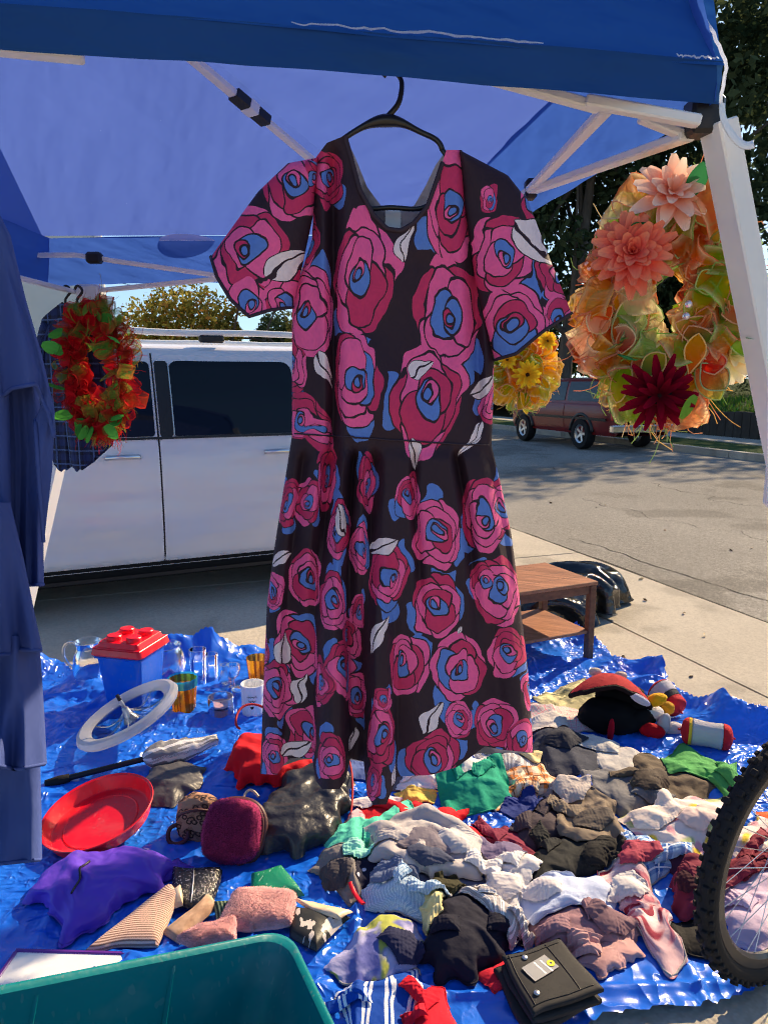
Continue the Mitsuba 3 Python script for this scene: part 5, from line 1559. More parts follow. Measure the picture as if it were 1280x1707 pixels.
C = lambda name, label, ct, col, pts, layer=0, h=.05, ex=(.35, .15), dir_=0, m='m_cloth', pw=2.6, z=.03: dict(name=name, label=label, cat=ct, col=lin(*col) if isinstance(col, tuple) else None, mat=m if isinstance(col, tuple) else col, pts=pts, layer=layer, h=h, ex=ex, dir=dir_, pw=pw, z=z)
CL = [
 C('folded_cloth', 'olive and cream printed cloth behind the pirate hat, at the tarp edge', 'cloth', 'm_olive_print', [(898, 1168), (935, 1148), (968, 1135), (990, 1160), (985, 1182), (930, 1185)], 0, .03),
 C('folded_cloth', 'pale pink checked cloth folded right of the dress hem', 'cloth', 'm_check_pale', [(880, 1178), (940, 1180), (990, 1190), (992, 1222), (940, 1232), (882, 1226)], 0, .05, (.2, .1), 10),
 C('folded_trousers', 'dark slate blue trousers folded right of the dress hem', 'trousers', (44, 50, 68), [(888, 1228), (945, 1222), (985, 1245), (1005, 1275), (985, 1302), (915, 1304), (893, 1270)], 0, .07, (.25, .12), 20),
 C('trousers', 'light grey trousers between the dark slate pair and the green shirt', 'trousers', (188, 184, 178), [(955, 1238), (1005, 1240), (1062, 1264), (1058, 1290), (1010, 1294), (975, 1268)], 0, .05, (.3, .12), 35),
 C('shirt', 'olive brown crumpled shirt under the green one', 'shirt', (92, 80, 66), [(1045, 1272), (1085, 1268), (1140, 1300), (1182, 1322), (1168, 1344), (1105, 1336), (1060, 1304)], 0, .05, (.45, .2), 60),
 C('shirt', 'bright green crumpled shirt near the right tarp edge', 'shirt', (72, 150, 78), [(1105, 1272), (1138, 1252), (1188, 1274), (1222, 1306), (1236, 1326), (1215, 1342), (1176, 1312), (1118, 1302)], 1, .05, (.5, .2), 50),
 C('sweater', 'plain mid-grey sweater spread in the right half of the pile', 'sweater', (104, 104, 108), [(968, 1302), (1010, 1290), (1070, 1306), (1100, 1340), (1082, 1360), (1035, 1368), (985, 1342)], 0, .075, (.2, .2), 15),
 C('striped_cloth', 'grey and white striped cloth under the cream blanket', 'cloth', 'm_stripe_grey', [(795, 1268), (850, 1272), (900, 1290), (890, 1304), (840, 1302), (800, 1290)], 0, .05),
 C('blanket', 'cream rolled blanket at the right foot of the dress', 'blanket', (228, 208, 152), [(790, 1258), (830, 1244), (868, 1254), (902, 1276), (896, 1292), (860, 1284), (810, 1276)], 1, .06, (.12, .1), 20),
 C('shirt', 'orange and white plaid shirt right of the green folded one', 'shirt', 'm_plaid_orange', [(848, 1290), (900, 1288), (928, 1312), (918, 1334), (870, 1334), (846, 1312)], 0, .05),
 C('lace_top', 'white lacy top under the right side of the dress hem', 'top', (226, 224, 222), [(662, 1308), (700, 1292), (762, 1284), (786, 1298), (736, 1330), (690, 1336), (664, 1326)], 0, .05, (.6, .3), 30),
 C('cloth', 'yellow and grey crumpled cloth beside the white lace', 'cloth', (214, 190, 92), [(664, 1336), (694, 1322), (722, 1334), (718, 1348), (676, 1350)], 0, .03, (.5, .3)),
 C('shirt', 'jade green shirt folded square in the middle of the pile', 'shirt', (10, 146, 116), [(728, 1318), (778, 1302), (828, 1288), (864, 1344), (806, 1362), (742, 1368)], 1, .07, (.25, .1), 70),
 C('cloth', 'light grey-brown cloth with pale ties above the tan trousers', 'cloth', (158, 148, 142), [(905, 1322), (940, 1312), (975, 1322), (980, 1346), (938, 1358), (908, 1346)], 0, .05, (.6, .3), 20),
 C('cloth', 'small royal blue cloth beside the grey sweater', 'cloth', (24, 70, 170), [(962, 1314), (985, 1312), (990, 1338), (970, 1342)], 0, .05),
 C('cargo_trousers', 'khaki tan trousers folded with pocket seams', 'trousers', (126, 112, 96), [(930, 1356), (975, 1342), (1022, 1360), (1042, 1410), (1010, 1424), (960, 1420), (930, 1404)], 1, .08, (.3, .15), 80),
 C('shirt', 'dark plum-grey shirt left of the khaki trousers', 'shirt', (70, 60, 66), [(860, 1378), (905, 1336), (938, 1352), (940, 1400), (892, 1414), (858, 1402)], 0, .08, (.3, .15), 60),
 C('shirt', 'long bright red shirt across the middle of the pile', 'shirt', (200, 14, 34), [(592, 1374), (625, 1356), (690, 1350), (742, 1366), (800, 1392), (822, 1412), (806, 1434), (740, 1412), (690, 1396), (625, 1400)], 0, .07, (.3, .2), 70),
 C('cloth', 'pink and white cloth between the black bag and the red shirt', 'cloth', 'm_rose_strap', [(570, 1384), (596, 1364), (616, 1378), (606, 1396), (582, 1400)], 0, .05, (.5, .2)),
 C('top', 'maroon crumpled top at the right end of the red shirt', 'top', (122, 34, 62), [(802, 1402), (840, 1386), (872, 1396), (890, 1428), (860, 1444), (820, 1440)], 0, .05, (.6, .25), 60),
 C('trousers', 'black crumpled trousers above the pale blue towel', 'trousers', (30, 33, 35), [(866, 1462), (892, 1424), (940, 1402), (985, 1410), (1018, 1432), (1000, 1458), (940, 1472), (890, 1482)], 0, .08, (.35, .15), 20),
 C('top', 'mint green crumpled top left of the grey sweatshirt', 'top', (92, 205, 172), [(540, 1436), (560, 1392), (592, 1382), (642, 1402), (648, 1426), (600, 1448), (560, 1452)], 0, .08, (.6, .3), 20),
 C('trousers', 'grey-blue denim trousers under the grey sweatshirt', 'trousers', (84, 92, 116), [(640, 1478), (700, 1466), (790, 1470), (822, 1490), (790, 1516), (700, 1520), (640, 1508)], 0, .06),
 C('sweatshirt', 'light grey sweatshirt heaped at the middle of the pile', 'sweatshirt', (178, 172, 170), [(630, 1416), (660, 1396), (705, 1384), (756, 1396), (800, 1420), (816, 1448), (790, 1478), (730, 1488), (668, 1482), (634, 1460)], 1, .11, (.55, .3), 25),
 C('top', 'navy dotted top under the mint one', 'top', 'm_dots_navy', [(570, 1462), (604, 1446), (650, 1446), (656, 1480), (628, 1504), (590, 1500)], 0, .06),
 C('cloth', 'grey fleece cloth at the left end of the clothes pile', 'cloth', (128, 122, 118), [(516, 1458), (540, 1440), (578, 1446), (592, 1470), (600, 1504), (578, 1510), (552, 1482)], 1, .04, (.5, .2), 70),
 C('shirt', 'white crumpled shirt with green trim right of the grey sweatshirt', 'shirt', (214, 210, 208), [(800, 1446), (838, 1436), (884, 1448), (896, 1464), (876, 1496), (866, 1528), (824, 1512)], 1, .06, (.6, .25), 75),
 C('cardigan', 'pale blue ribbed cardigan folded over the lilac trousers', 'cardigan', 'm_stripe_pale', [(606, 1504), (640, 1484), (690, 1500), (724, 1524), (712, 1548), (660, 1536), (612, 1524)], 1, .06, (.25, .2), 20),
 C('folded_trousers', 'lilac and yellow-green tie-dyed trousers folded at the front', 'trousers', 'm_tie_lilac', [(548, 1614), (585, 1566), (632, 1532), (690, 1546), (712, 1580), (690, 1614), (640, 1640), (575, 1640)], 0, .07, (.18, .12), 40),
 C('cloth', 'cream and yellow cloth left of the black jacket', 'cloth', (226, 212, 150), [(690, 1528), (722, 1504), (742, 1520), (738, 1556), (712, 1574)], 1, .06, (.5, .25), 70),
 C('jacket', 'black and navy crumpled jacket in the front of the pile', 'jacket', (20, 21, 40), [(700, 1596), (722, 1530), (770, 1506), (830, 1530), (866, 1560), (842, 1602), (790, 1636), (735, 1634)], 0, .10, (.5, .3), 65),
 C('top', 'grey striped crumpled top beside the black jacket', 'top', 'm_stripe_grey', [(768, 1512), (812, 1500), (850, 1516), (876, 1552), (868, 1590), (838, 1568), (800, 1536)], 1, .07, (.6, .25), 30),
 C('cardigan', 'dusty mauve cardigan under the pale blue towel', 'cardigan', (146, 112, 120), [(878, 1548), (940, 1530), (1020, 1528), (1066, 1556), (1040, 1586), (970, 1594), (910, 1588)], 0, .07, (.4, .2), 25),
 C('folded_towel', 'pale blue-white towel folded long across the pile', 'towel', (184, 196, 222), [(862, 1490), (930, 1472), (1000, 1464), (1034, 1488), (1022, 1524), (960, 1540), (890, 1558), (866, 1526)], 1, .085, (.12, .08), 15),
 C('top', 'pink-brown crumpled top at the front edge of the pile', 'top', (186, 144, 142), [(966, 1604), (1000, 1576), (1050, 1570), (1066, 1594), (1040, 1614), (1004, 1630)], 0, .05, (.6, .3), 60),
 C('swimsuit', 'rose-printed top with long ties right of the towel', 'top', 'm_rose_strap', [(1000, 1472), (1036, 1462), (1080, 1482), (1112, 1540), (1134, 1590), (1112, 1610), (1078, 1578), (1044, 1528)], 1, .06, (.6, .3), 45),
 C('shirt', 'burgundy rolled shirt left of the bicycle tyre', 'shirt', (116, 34, 56), [(1108, 1480), (1140, 1458), (1180, 1470), (1198, 1500), (1184, 1548), (1140, 1546), (1112, 1520)], 1, .10, (.2, .12), 40),
 C('shirt', 'blue and white plaid shirt above the burgundy roll', 'shirt', 'm_plaid_blue', [(1016, 1446), (1040, 1420), (1075, 1406), (1118, 1428), (1124, 1460), (1080, 1480), (1036, 1474)], 0, .06, (.45, .2), 50),
 C('blouse', 'pale floral blouse with yellow and pink blooms left of the tyre', 'blouse', 'm_floral_pale', [(1040, 1376), (1085, 1356), (1150, 1336), (1210, 1346), (1222, 1396), (1184, 1440), (1130, 1450), (1076, 1410)], 0, .08, (.35, .2), 35),
 C('cloth', 'dark purple cloth below the floral blouse', 'cloth', (66, 36, 60), [(1092, 1446), (1130, 1436), (1186, 1446), (1190, 1478), (1130, 1474)], 0, .05),
 C('jeans', 'black cloth in the shade under the burgundy roll', 'cloth', (20, 20, 22), [(1104, 1540), (1150, 1534), (1200, 1556), (1204, 1600), (1150, 1590), (1112, 1570)], 0, .05),
 C('blouse', 'lavender blouse seen through the bicycle spokes', 'blouse', (196, 176, 198), [(1205, 1478), (1250, 1458), (1330, 1450), (1345, 1560), (1330, 1610), (1270, 1596), (1215, 1560)], 0, .07, (.4, .2), 60),
 C('blouse', 'pink and yellow floral cloth behind the bicycle spokes', 'blouse', 'm_floral_pale', [(1225, 1396), (1270, 1380), (1340, 1385), (1350, 1436), (1290, 1448), (1232, 1436)], 0, .05, (.4, .2), 20),
 C('shirt', 'dark red shirt at the top of the lavender blouse', 'shirt', (120, 26, 48), [(1205, 1448), (1240, 1434), (1278, 1446), (1280, 1474), (1240, 1486), (1212, 1474)], 1, .05, (.4, .2), 20),
 C('cloth', 'orange cloth at the right edge behind the tyre', 'cloth', (220, 90, 40), [(1262, 1366), (1330, 1350), (1340, 1392), (1275, 1402)], 0, .05),
 C('cloth', 'small bright red cloth left of the black jeans', 'cloth', (208, 34, 56), [(796, 1624), (840, 1604), (884, 1604), (880, 1640), (826, 1660)], 0, .03, (.3, .2)),
 C('shirt', 'royal blue shirt with double white stripes at the front', 'shirt', 'm_stripe_blue', [(566, 1660), (610, 1634), (690, 1618), (716, 1660), (700, 1700), (660, 1740), (600, 1740), (580, 1700)], 0, .05, (.25, .15), 60),
 C('shirt', 'plain red cloth at the bottom edge beside the striped shirt', 'shirt', (212, 22, 46), [(684, 1680), (706, 1654), (738, 1660), (770, 1720), (760, 1760), (690, 1760)], 0, .05, (.25, .2), 60),
 C('cloth', 'faded blue cloth seen under the middle of the dress hem', 'cloth', (76, 96, 150), [(566, 1272), (596, 1264), (622, 1276), (624, 1304), (580, 1304)], 0, .04),
 C('cloth', 'taupe cloth behind the red bag under the dress', 'cloth', (150, 134, 122), [(470, 1250), (500, 1238), (545, 1240), (548, 1286), (486, 1290)], 0, .04),
 C('cloth', 'dark grey cloth between the white lace and the dress', 'cloth', (100, 96, 104), [(640, 1300), (668, 1290), (694, 1302), (690, 1330), (650, 1330)], 0, .03),
 C('nylon_jacket', 'shiny purple nylon jacket bundled at the left front', 'jacket', (92, 58, 188), [(58, 1494), (78, 1464), (122, 1440), (200, 1432), (256, 1436), (280, 1450), (258, 1486), (208, 1514), (165, 1544), (124, 1558), (100, 1534)], 0, .07, (.6, .3), 62, 'm_nylon', 5),
 C('nylon_sleeve', 'purple nylon cuff lying beside the black sequinned purse', 'cloth', (84, 52, 172), [(268, 1440), (296, 1430), (318, 1444), (306, 1460), (276, 1466)], 0, .03, (.4, .2), 20, 'm_nylon'),
 C('red_bag', 'red cloth shoulder bag under the left dress fold', 'bag', (196, 10, 28), [(378, 1298), (396, 1262), (440, 1250), (500, 1262), (530, 1280), (515, 1312), (460, 1330), (405, 1328)], 0, .11, (.45, .2), 40, 'm_cloth', 5),
 C('leather_bag', 'black crumpled leather bag under the dress folds', 'bag', (44, 44, 46), [(420, 1400), (446, 1352), (480, 1318), (540, 1302), (582, 1330), (578, 1372), (555, 1410), (500, 1426), (440, 1418)], 0, .11, (.5, .35), 60, 'm_leather', 4.5),
 C('umbrella_cover', 'crumpled black and silver cloth of the folded umbrella', 'cloth', (70, 70, 74), [(232, 1318), (255, 1284), (300, 1272), (338, 1282), (330, 1312), (290, 1338), (250, 1336)], 0, .07, (.35, .2), 50, 'm_nylon'),
 C('rubbish_sack', 'shiny black rubbish sack slumped behind the wooden table', 'bag', (14, 14, 15), [(872, 1042), (905, 1052), (965, 1050), (1022, 1030), (1034, 1004), (1000, 986), (930, 984), (880, 1006)], 0, .25, (.9, .7), 40, "m_sack", 4, 0.0),
]

FILL = [((622, 1350), 26, (215, 205, 205), 'white cloth corner above the red shirt'), ((704, 1446), 30, (120, 112, 120), 'grey-mauve cloth on the grey sweatshirt'), ((840, 1440), 26, (112, 100, 130), 'purple-grey cloth beside the maroon top'),
        ((900, 1508), 24, (206, 200, 200), 'off-white cloth under the towel'), ((1046, 1500), 26, (200, 196, 196), 'grey-white cloth with ties right of the towel'), ((1062, 1452), 24, (160, 60, 80), 'dull red cloth above the rose-printed top'),
        ((985, 1392), 22, (86, 78, 72), 'dark brown cloth on the khaki trousers'), ((1004, 1440), 26, (26, 26, 28), 'black cloth right of the black trousers'), ((948, 1338), 22, (176, 166, 160), 'pale taupe cloth above the khaki trousers'),
        ((1098, 1384), 30, (226, 210, 196), 'cream cloth on the floral blouse'), ((1150, 1512), 24, (64, 24, 36), 'dark wine cloth beside the burgundy roll'), ((676, 1600), 28, (34, 38, 70), 'navy cloth under the tie-dyed trousers'),
        ((748, 1506), 24, (52, 50, 30), 'black and olive cap-like cloth on the dark jacket'), ((560, 1480), 22, (70, 66, 70), 'dark grey cloth by the fleece cloth'), ((760, 1440), 28, (190, 186, 184), 'light grey sleeve-like cloth on the sweatshirt'),
        ((830, 1500), 26, (206, 200, 198), 'white cloth beside the pale blue towel'), ((720, 1470), 24, (64, 70, 92), 'slate blue cloth under the sweatshirt'), ((1010, 1556), 28, (120, 92, 100), 'dark mauve cloth under the rose-printed top'),
        ((940, 1260), 24, (34, 38, 52), 'navy cloth on the folded slate trousers'), ((1090, 1330), 22, (70, 60, 52), 'dark olive cloth under the green shirt'), ((870, 1350), 22, (30, 50, 120), 'dark blue cloth left of the plum shirt'),
        ((775, 1300), 24, (205, 204, 200), 'white cloth left of the cream blanket'), ((910, 1220), 22, (190, 182, 176), 'pale cloth on the checked one'), ((1170, 1400), 26, (214, 190, 180), 'peach cloth beside the floral blouse'),
        ((650, 1490), 22, (100, 112, 140), 'faded denim scrap above the ribbed cardigan'), ((600, 1450), 20, (150, 220, 196), 'pale mint cloth on the mint top')]
rf = np.random.default_rng(31)
for (x, y), r_, col, lab in FILL:
    n_ = 8
    a_ = np.linspace(0, 2 * PI, n_, endpoint=False) + rf.uniform(0, .6)
    rr_ = r_ * rf.uniform(.75, 1.35, n_)
    CL.append(C('cloth', lab, 'cloth', col, [(x + 1.35 * q * math.cos(b), y + .72 * q * math.sin(b)) for q, b in zip(rr_, a_)], 2, .03, (.28, .10), rf.uniform(0, 180)))
for it in list(CL):
    if it['name'] in ('shirt', 'top', 'sweatshirt', 'jacket', 'cardigan', 'blouse', 'trousers', 'sweater', 'cargo_trousers', 'lace_top'):
        pts = np.array(it['pts'], float); c = pts.mean(0)
        for _ in range(2 if it['name'] not in ('trousers', 'cargo_trousers') else 1):
            b = rf.uniform(0, 2 * PI)
            d = np.array([math.cos(b), .6 * math.sin(b)])
            ext = np.ptp(pts, axis=0)
            p0 = c + d * ext * rf.uniform(.12, .25)
            d2 = np.array([math.cos(b + rf.normal(0, .7)), .6 * math.sin(b + rf.normal(0, .7))])
            p1 = p0 + d2 * rf.uniform(55, 85)
            w = rf.uniform(13, 19)
            nrm = np.array([-d2[1], d2[0]]) / np.linalg.norm(d2)
            nrm[1] *= .8
            q4 = [p0 + nrm * w, p1 + nrm * w * .8, p1 - nrm * w * .8, p0 - nrm * w]
            CL.append({**it, 'pts': [tuple(q) for q in q4], 'layer': it['layer'] + 1, 'h': .035, 'ex': (.22, .12), 'dir': rf.uniform(0, 180), 'parent': it['label'], 'pw': 2.0, 'grow': 1.0, 'part': 'leg' if 'trousers' in it['name'] else 'sleeve'})
PROTO = {}
for layer in (0, 1, 2):
    its = [c for c in CL if c['layer'] == layer]
    Xs = simulate(its, seed=layer)
    for it, P in zip(its, Xs):
        for c_ in range(3):
            P[1:-1, 1:-1, c_] = ndimage.gaussian_filter(P[..., c_], .8)[1:-1, 1:-1]
        P = upsample(P.astype(float))
        splat(P)
        n = P.shape[0]
        du = np.r_[0, np.cumsum(np.linalg.norm(np.diff(P[n // 2], axis=0), axis=1))]; dv = np.r_[0, np.cumsum(np.linalg.norm(np.diff(P[:, n // 2], axis=0), axis=1))]
        uv = np.stack(np.meshgrid(du, dv), -1).reshape(-1, 2)
        v, f = gridm(P)
        if it['col'] is not None:
            g = np.random.default_rng(len(it['label']))
            cc = np.array(it['col']) * (.9 + .2 * meshkit.fbm(v * 16, 3, 3)[:, None])
            col = np.clip(cc, 0, .9)
        else:
            col = None
        if it.get('parent'):
            k = add(PROTO[it['parent']][0], it['part'], (v, f), it['mat'], True, uv=uv, color=col)
            e_ = P[:, -1]
            add(k, 'cuff', tube(e_[::4], .0034, 5), 'm_cloth', True, color=np.array(it['col'] if it['col'] is not None else (.4, .38, .38)) * .8)
            continue
        k = add(None, it['name'], (v, f), it['mat'], True, uv=uv, color=col, label=it['label'], cat=it['cat'])
        PROTO[it['label']] = (k, P)
        if it['name'] not in ('rubbish_sack', 'umbrella_cover', 'leather_bag') and layer < 2:
            for e_ in (P[1], P[-2]):
                add(k, 'hem', tube(ndimage.gaussian_filter1d(e_, 1.5, axis=0)[::4] + [0, 0, .001], .0028, 5), 'm_cloth' if it['mat'] != 'm_nylon' else 'm_nylon', True, color=np.array(it['col'] if it['col'] is not None else (.4, .38, .38)) * .78)
# ------------------------------------------------------------------ things on the tarpaulin


def gz_(p):
    return float(hsample(np.array([p[0]]), np.array([p[1]]))[0])


def base(px, py, dz=0.0):
    p = G(px, py)
    p[2] = gz_(p) * .6 + dz
    return p


Rz = lambda d: rot([0, 0, 1], d)
# blue bucket with a red studded lid
def used(c, f=9):
    """plastic with faded patches, dust and fine scratches"""
    c = mi.Color3f(c)
    def fn(p, n, uv):
        d = smoothstep(.5, .75, fbm(p.x * f, p.y * f, p.z * f, 4))
        sc = smoothstep(.80, .86, noise(p.x * 30 + p.y * 140, p.y * 30 - p.x * 150, p.z * 40))
        return mix(c * (.86 + .2 * fbm(p.x * 4, p.y * 4, p.z * 4, 2)), (.42, .38, .34), .10 * d + .10 * sc)
    return proc(fn)


pm('m_blue_plastic', used(lin(0, 92, 205)), .32, specular=.5)
pm('m_red_plastic', used(lin(234, 6, 34)), .32, specular=.5)
bk = thing('storage_bucket', 'square blue plastic bucket with a red lid of four round studs', 'bucket')
bp = base(212, 1196); bp = bp + np.array([0, .11, 0])
BR_ = Rz(-14)


def tapered(w0, w1, h, c=.02, t=None):
    from shapely.geometry import box as sbox
    out = []
    rings = []
    prof = [(w0 - .006, 0), (w0, .006), (w1, h), (w1 - .012, h), (w0 - .014, .012)]
    n = 40
    for w, z in prof:
        ring = np.array(sbox(-w / 2 + c, -w / 2 + c, w / 2 - c, w / 2 - c).buffer(c, quad_segs=4).exterior.coords)[:-1]
        rings.append(np.column_stack([ring, np.full(len(ring), z)]))
    k = len(rings[0])
    P = np.array([np.vstack([r, r[:1]]) for r in rings])
    v, f = gridm(P)
    n0 = len(v)
    v = np.vstack([v, [[0, 0, 0], [0, 0, .012]]])
    i = np.arange(k)
    f = np.vstack([f, np.stack([np.full(k, n0), (i + 1), i], 1), np.stack([np.full(k, n0 + 1), i + 4 * (k + 1), i + 1 + 4 * (k + 1)], 1)])
    return v, f


add(bk, 'body', xf(tapered(.18, .225, .265), BR_, bp), 'm_blue_plastic', 30)
lid = add(bk, 'lid', xf(cat(xf(tapered(.262, .25, .03, .025), None, (0, 0, .262)), cbox(.24, .24, .006, (0, 0, .295), .002), xf(tapered(.22, .20, .026, .02), None, (0, 0, .293)), cbox(.196, .196, .006, (0, 0, .3165), .002)), BR_, bp), 'm_red_plastic', 30)
for x in (-.05, .05):
    for y in (-.05, .05):
        add(lid, 'stud', xf(lathe([(.001, .022), (.030, .022), (.034, .018), (.035, 0), (.001, 0)], 24), BR_, bp + BR_ @ np.array([x, y, .318])), 'm_red_plastic', 30)
bar_ = add(bk, 'rim_band', xf(cbox(.236, .236, .012, (0, 0, .25), .005), BR_, bp), 'm_blue_plastic')

# glassware


def vessel(prof, t=.003, n=40):
    o = np.array(prof, float)
    inn = o[1:][::-1].copy() if o[0, 0] < .002 else o[::-1].copy()
    inn[:, 0] = np.maximum(inn[:, 0] - t, .0005)
    inn = np.vstack([inn[:-0 or None], [[.0005, o[0, 1] + t * 2]]])
    inn[:, 1] = np.maximum(inn[:, 1], o[0, 1] + t * 2)
    return lathe(np.vstack([o, inn]), n)


def glass(name, label, ct, px, py, prof, m='m_glass', t=.0045, part='bowl'):
    k = thing(name, label, ct)
    p = base(px, py) + np.array([0, .03, .002])
    add(k, part, xf(vessel(prof, t), None, p), m, 30)
    return k, p


k, p = glass('glass_jug', 'clear glass jug left of the blue bucket, its handle to the left', 'jug', 148, 1152, [(.0005, 0), (.06, 0), (.072, .02), (.078, .08), (.068, .14), (.052, .17), (.055, .19), (.066, .205)])
add(k, 'handle', tube(path([p + [-.055, 0, .19], p + [-.11, 0, .185], p + [-.115, 0, .11], p + [-.074, 0, .07]], 20), .007, 8), 'm_glass', True)
glass('fish_bowl', 'round clear glass fish bowl right behind the blue bucket', 'bowl', 274, 1150, [(.0005, 0), (.055, 0), (.075, .012), (.098, .06), (.104, .10), (.094, .15), (.078, .178), (.084, .19)])
glass('tumbler', 'tall clear straight glass between the fish bowl and the shorter glass', 'glass', 330, 1152, [(.0005, 0), (.034, 0), (.037, .01), (.042, .18)])
glass('tumbler', 'shorter clear glass behind the tall straight one, to its right', 'glass', 352, 1144, [(.0005, 0), (.028, 0), (.033, .14)])
k, p = glass('goblet', 'small clear stemmed glass in front of the amber cup by the dress', 'glass', 388, 1160, [(.0005, 0), (.032, .001), (.030, .006), (.008, .014), (.007, .05), (.026, .07), (.034, .10), (.032, .125)], part='body')
glass('goblet', 'small clear bulbous glass just behind the candle jar', 'glass', 374, 1152, [(.0005, 0), (.030, .001), (.034, .03), (.026, .06), (.018, .085), (.024, .11)], part='body')
glass('small_bowl', 'little clear glass bowl between the candle jar and the white mug', 'bowl', 398, 1180, [(.0005, 0), (.022, .0), (.03, .012), (.038, .045)])
k, p = glass('candle_jar', 'clear glass jar holding a mauve candle', 'candle jar', 367, 1206, [(.0005, 0), (.054, 0), (.058, .01), (.058, .075), (.056, .088)])
pm('m_wax', lin(176, 140, 146), .6)
add(k, 'candle', xf(lathe([(.0005, .008), (.052, .008), (.0535, .05), (.050, .056), (.0005, .054)], 32), None, p), 'm_wax', 30)
add(k, 'wick', tube([p + [0, 0, .054], p + [.002, 0, .064]], .001, 5), 'm_seal')
scene['m_amber'] = {'type': 'blendbsdf', 'weight': .5, 'a': {'type': 'thindielectric', 'specular_transmittance': rgb(lin(255, 205, 90))},
                    'b': {'type': 'principledthin', 'base_color': proc(lambda p, n, uv: mix(lin(235, 165, 40), lin(150, 80, 8), smoothstep(.45, .6, noise(uv.x * 44, uv.y * 1.2, 1)))), 'roughness': .2, 'diff_trans': 1.2}}
scene['m_bluerim'] = {'type': 'blendbsdf', 'weight': .6, 'a': {'type': 'thindielectric', 'specular_transmittance': rgb(lin(120, 220, 250))}, 'b': {'type': 'principledthin', 'base_color': rgb(lin(40, 170, 225)), 'roughness': .2, 'diff_trans': 1.0}}


def cup_sheet(r0, r1, z0, z1, n=48, m=10, wob=.002):
    a, s = np.meshgrid(np.linspace(0, 2 * PI, n), np.linspace(0, 1, m))
    r = r0 + (r1 - r0) * s + wob * np.sin(a * 14)
    P = np.stack([r * np.cos(a), r * np.sin(a), z0 + (z1 - z0) * s], -1)
    return gridm(P), np.stack([a / (2 * PI), s], -1).reshape(-1, 2)


for px, py, r, h, lab, rim in ((303, 1205, .062, .15, 'ribbed amber glass cup with a blue rim standing by the clear round dish', True), (428, 1146, .056, .12, 'ribbed amber glass cup at the left edge of the dress, behind the mug', False)):
    k = thing('amber_cup', lab, 'cup')
    p = base(px, py) + np.array([0, .05, .003])
    m, uv = cup_sheet(r * .78, r, 0, h)
    add(k, 'bowl', xf(m, None, p), 'm_amber', True, uv=uv)
    add(k, 'bottom', xf(lathe([(.0005, .004), (r * .77, .004), (r * .77, 0), (.0005, 0)], 30), None, p), 'm_amber', uv=np.zeros((len(lathe([(.0005, .004), (r * .77, .004), (r * .77, 0), (.0005, 0)], 30)[0]), 2)))
    if rim:
        m, uv = cup_sheet(r * .99, r * 1.04, h * .78, h * 1.06)
        add(k, 'rim', xf(m, None, p), 'm_bluerim', True)
k = thing('white_mug', 'white mug with dark script and a heart, partly behind the dress', 'mug')
p = base(420, 1206) + np.array([0, .05, .003])
add(k, 'body', xf(vessel([(.0005, 0), (.045, 0), (.050, .006), (.053, .13), (.053, .145)], .004), None, p), 'm_white', 30)
hv = [(math.sin(t) ** 3 * .008, (13 * math.cos(t) - 5 * math.cos(2 * t) - 2 * math.cos(3 * t) - math.cos(4 * t)) / 16 * .008) for t in np.linspace(0, 2 * PI, 30)[:-1]]
ink = []


def on_mug(x, z, r=.0535):
    a = -PI / 2 + x / r
    return p + np.array([r * math.cos(a), r * math.sin(a), z])


hm = trimesh.creation.extrude_polygon(Polygon(hv), .001, engine='earcut')
add(k, 'heart', (np.array([on_mug(a[0] + .004, .05 + a[1], .0525 + a[2] * 1.2) for a in hm.vertices]), hm.faces), 'm_seal')
for z, x0, x1 in ((.10, -.018, .026), (.08, -.012, .022)):
    xs = np.linspace(x0, x1, 40)
    add(k, 'script', tube([on_mug(x, z + .0035 * math.sin(x * 900) + .002 * math.sin(x * 390)) for x in xs], .0008, 4), 'm_seal')
add(k, 'handle', tube(path([p + [.05, .0, .12], p + [.085, 0, .11], p + [.085, 0, .05], p + [.05, 0, .035]], 18), .007, 8), 'm_white', True)

# clear round dish leaning on the cups
scene['m_clearplastic'] = {'type': 'blendbsdf', 'weight': .34, 'a': {'type': 'thindielectric'}, 'b': {'type': 'principled', 'base_color': rgb((.8, .82, .84)), 'roughness': .2}}
scene['m_milky'] = {'type': 'blendbsdf', 'weight': .62, 'a': {'type': 'thindielectric'}, 'b': {'type': 'principledthin', 'base_color': rgb((.58, .60, .62)), 'roughness': .25, 'diff_trans': .9}}
k = thing('clear_dish', 'large round dish of clear plastic with a milky rim and a spindle in its centre', 'dish')
dc = base(215, 1250) + np.array([0, .02, .125])
DR = rot([0, 1, 0], -23) @ rot([1, 0, 0], 6)
add(k, 'rim', xf(lathe([(.158, .0), (.176, .016), (.198, .024), (.214, .018), (.222, .0), (.214, -.014), (.196, -.018), (.174, -.012), (.158, 0)], 60), DR, dc), 'm_milky', 40)
ap = np.linspace(0, 1, 16)
P = np.array([[[(.03 + .142 * s) * math.cos(a), (.03 + .142 * s) * math.sin(a), -.035 * math.sin(PI * s) + .006 * math.sin(6 * a + 9 * s) + .004 * math.sin(13 * a)] for a in np.linspace(0, 2 * PI, 61)] for s in ap])
add(k, 'bowl', xf(gridm(P), DR, dc), 'm_clearplastic', True)
add(k, 'hub', xf(lathe([(.001, .075), (.006, .074), (.008, .05), (.007, .035), (.014, .03), (.017, 0), (.03, -.02), (.034, -.03), (.001, -.032)], 20), DR, dc), 'm_alu', 30)
add(k, 'spindle_tip', xf(lathe([(.001, .098), (.007, .096), (.008, .07), (.001, .07)], 14), DR, dc), 'm_black_plastic', 30)
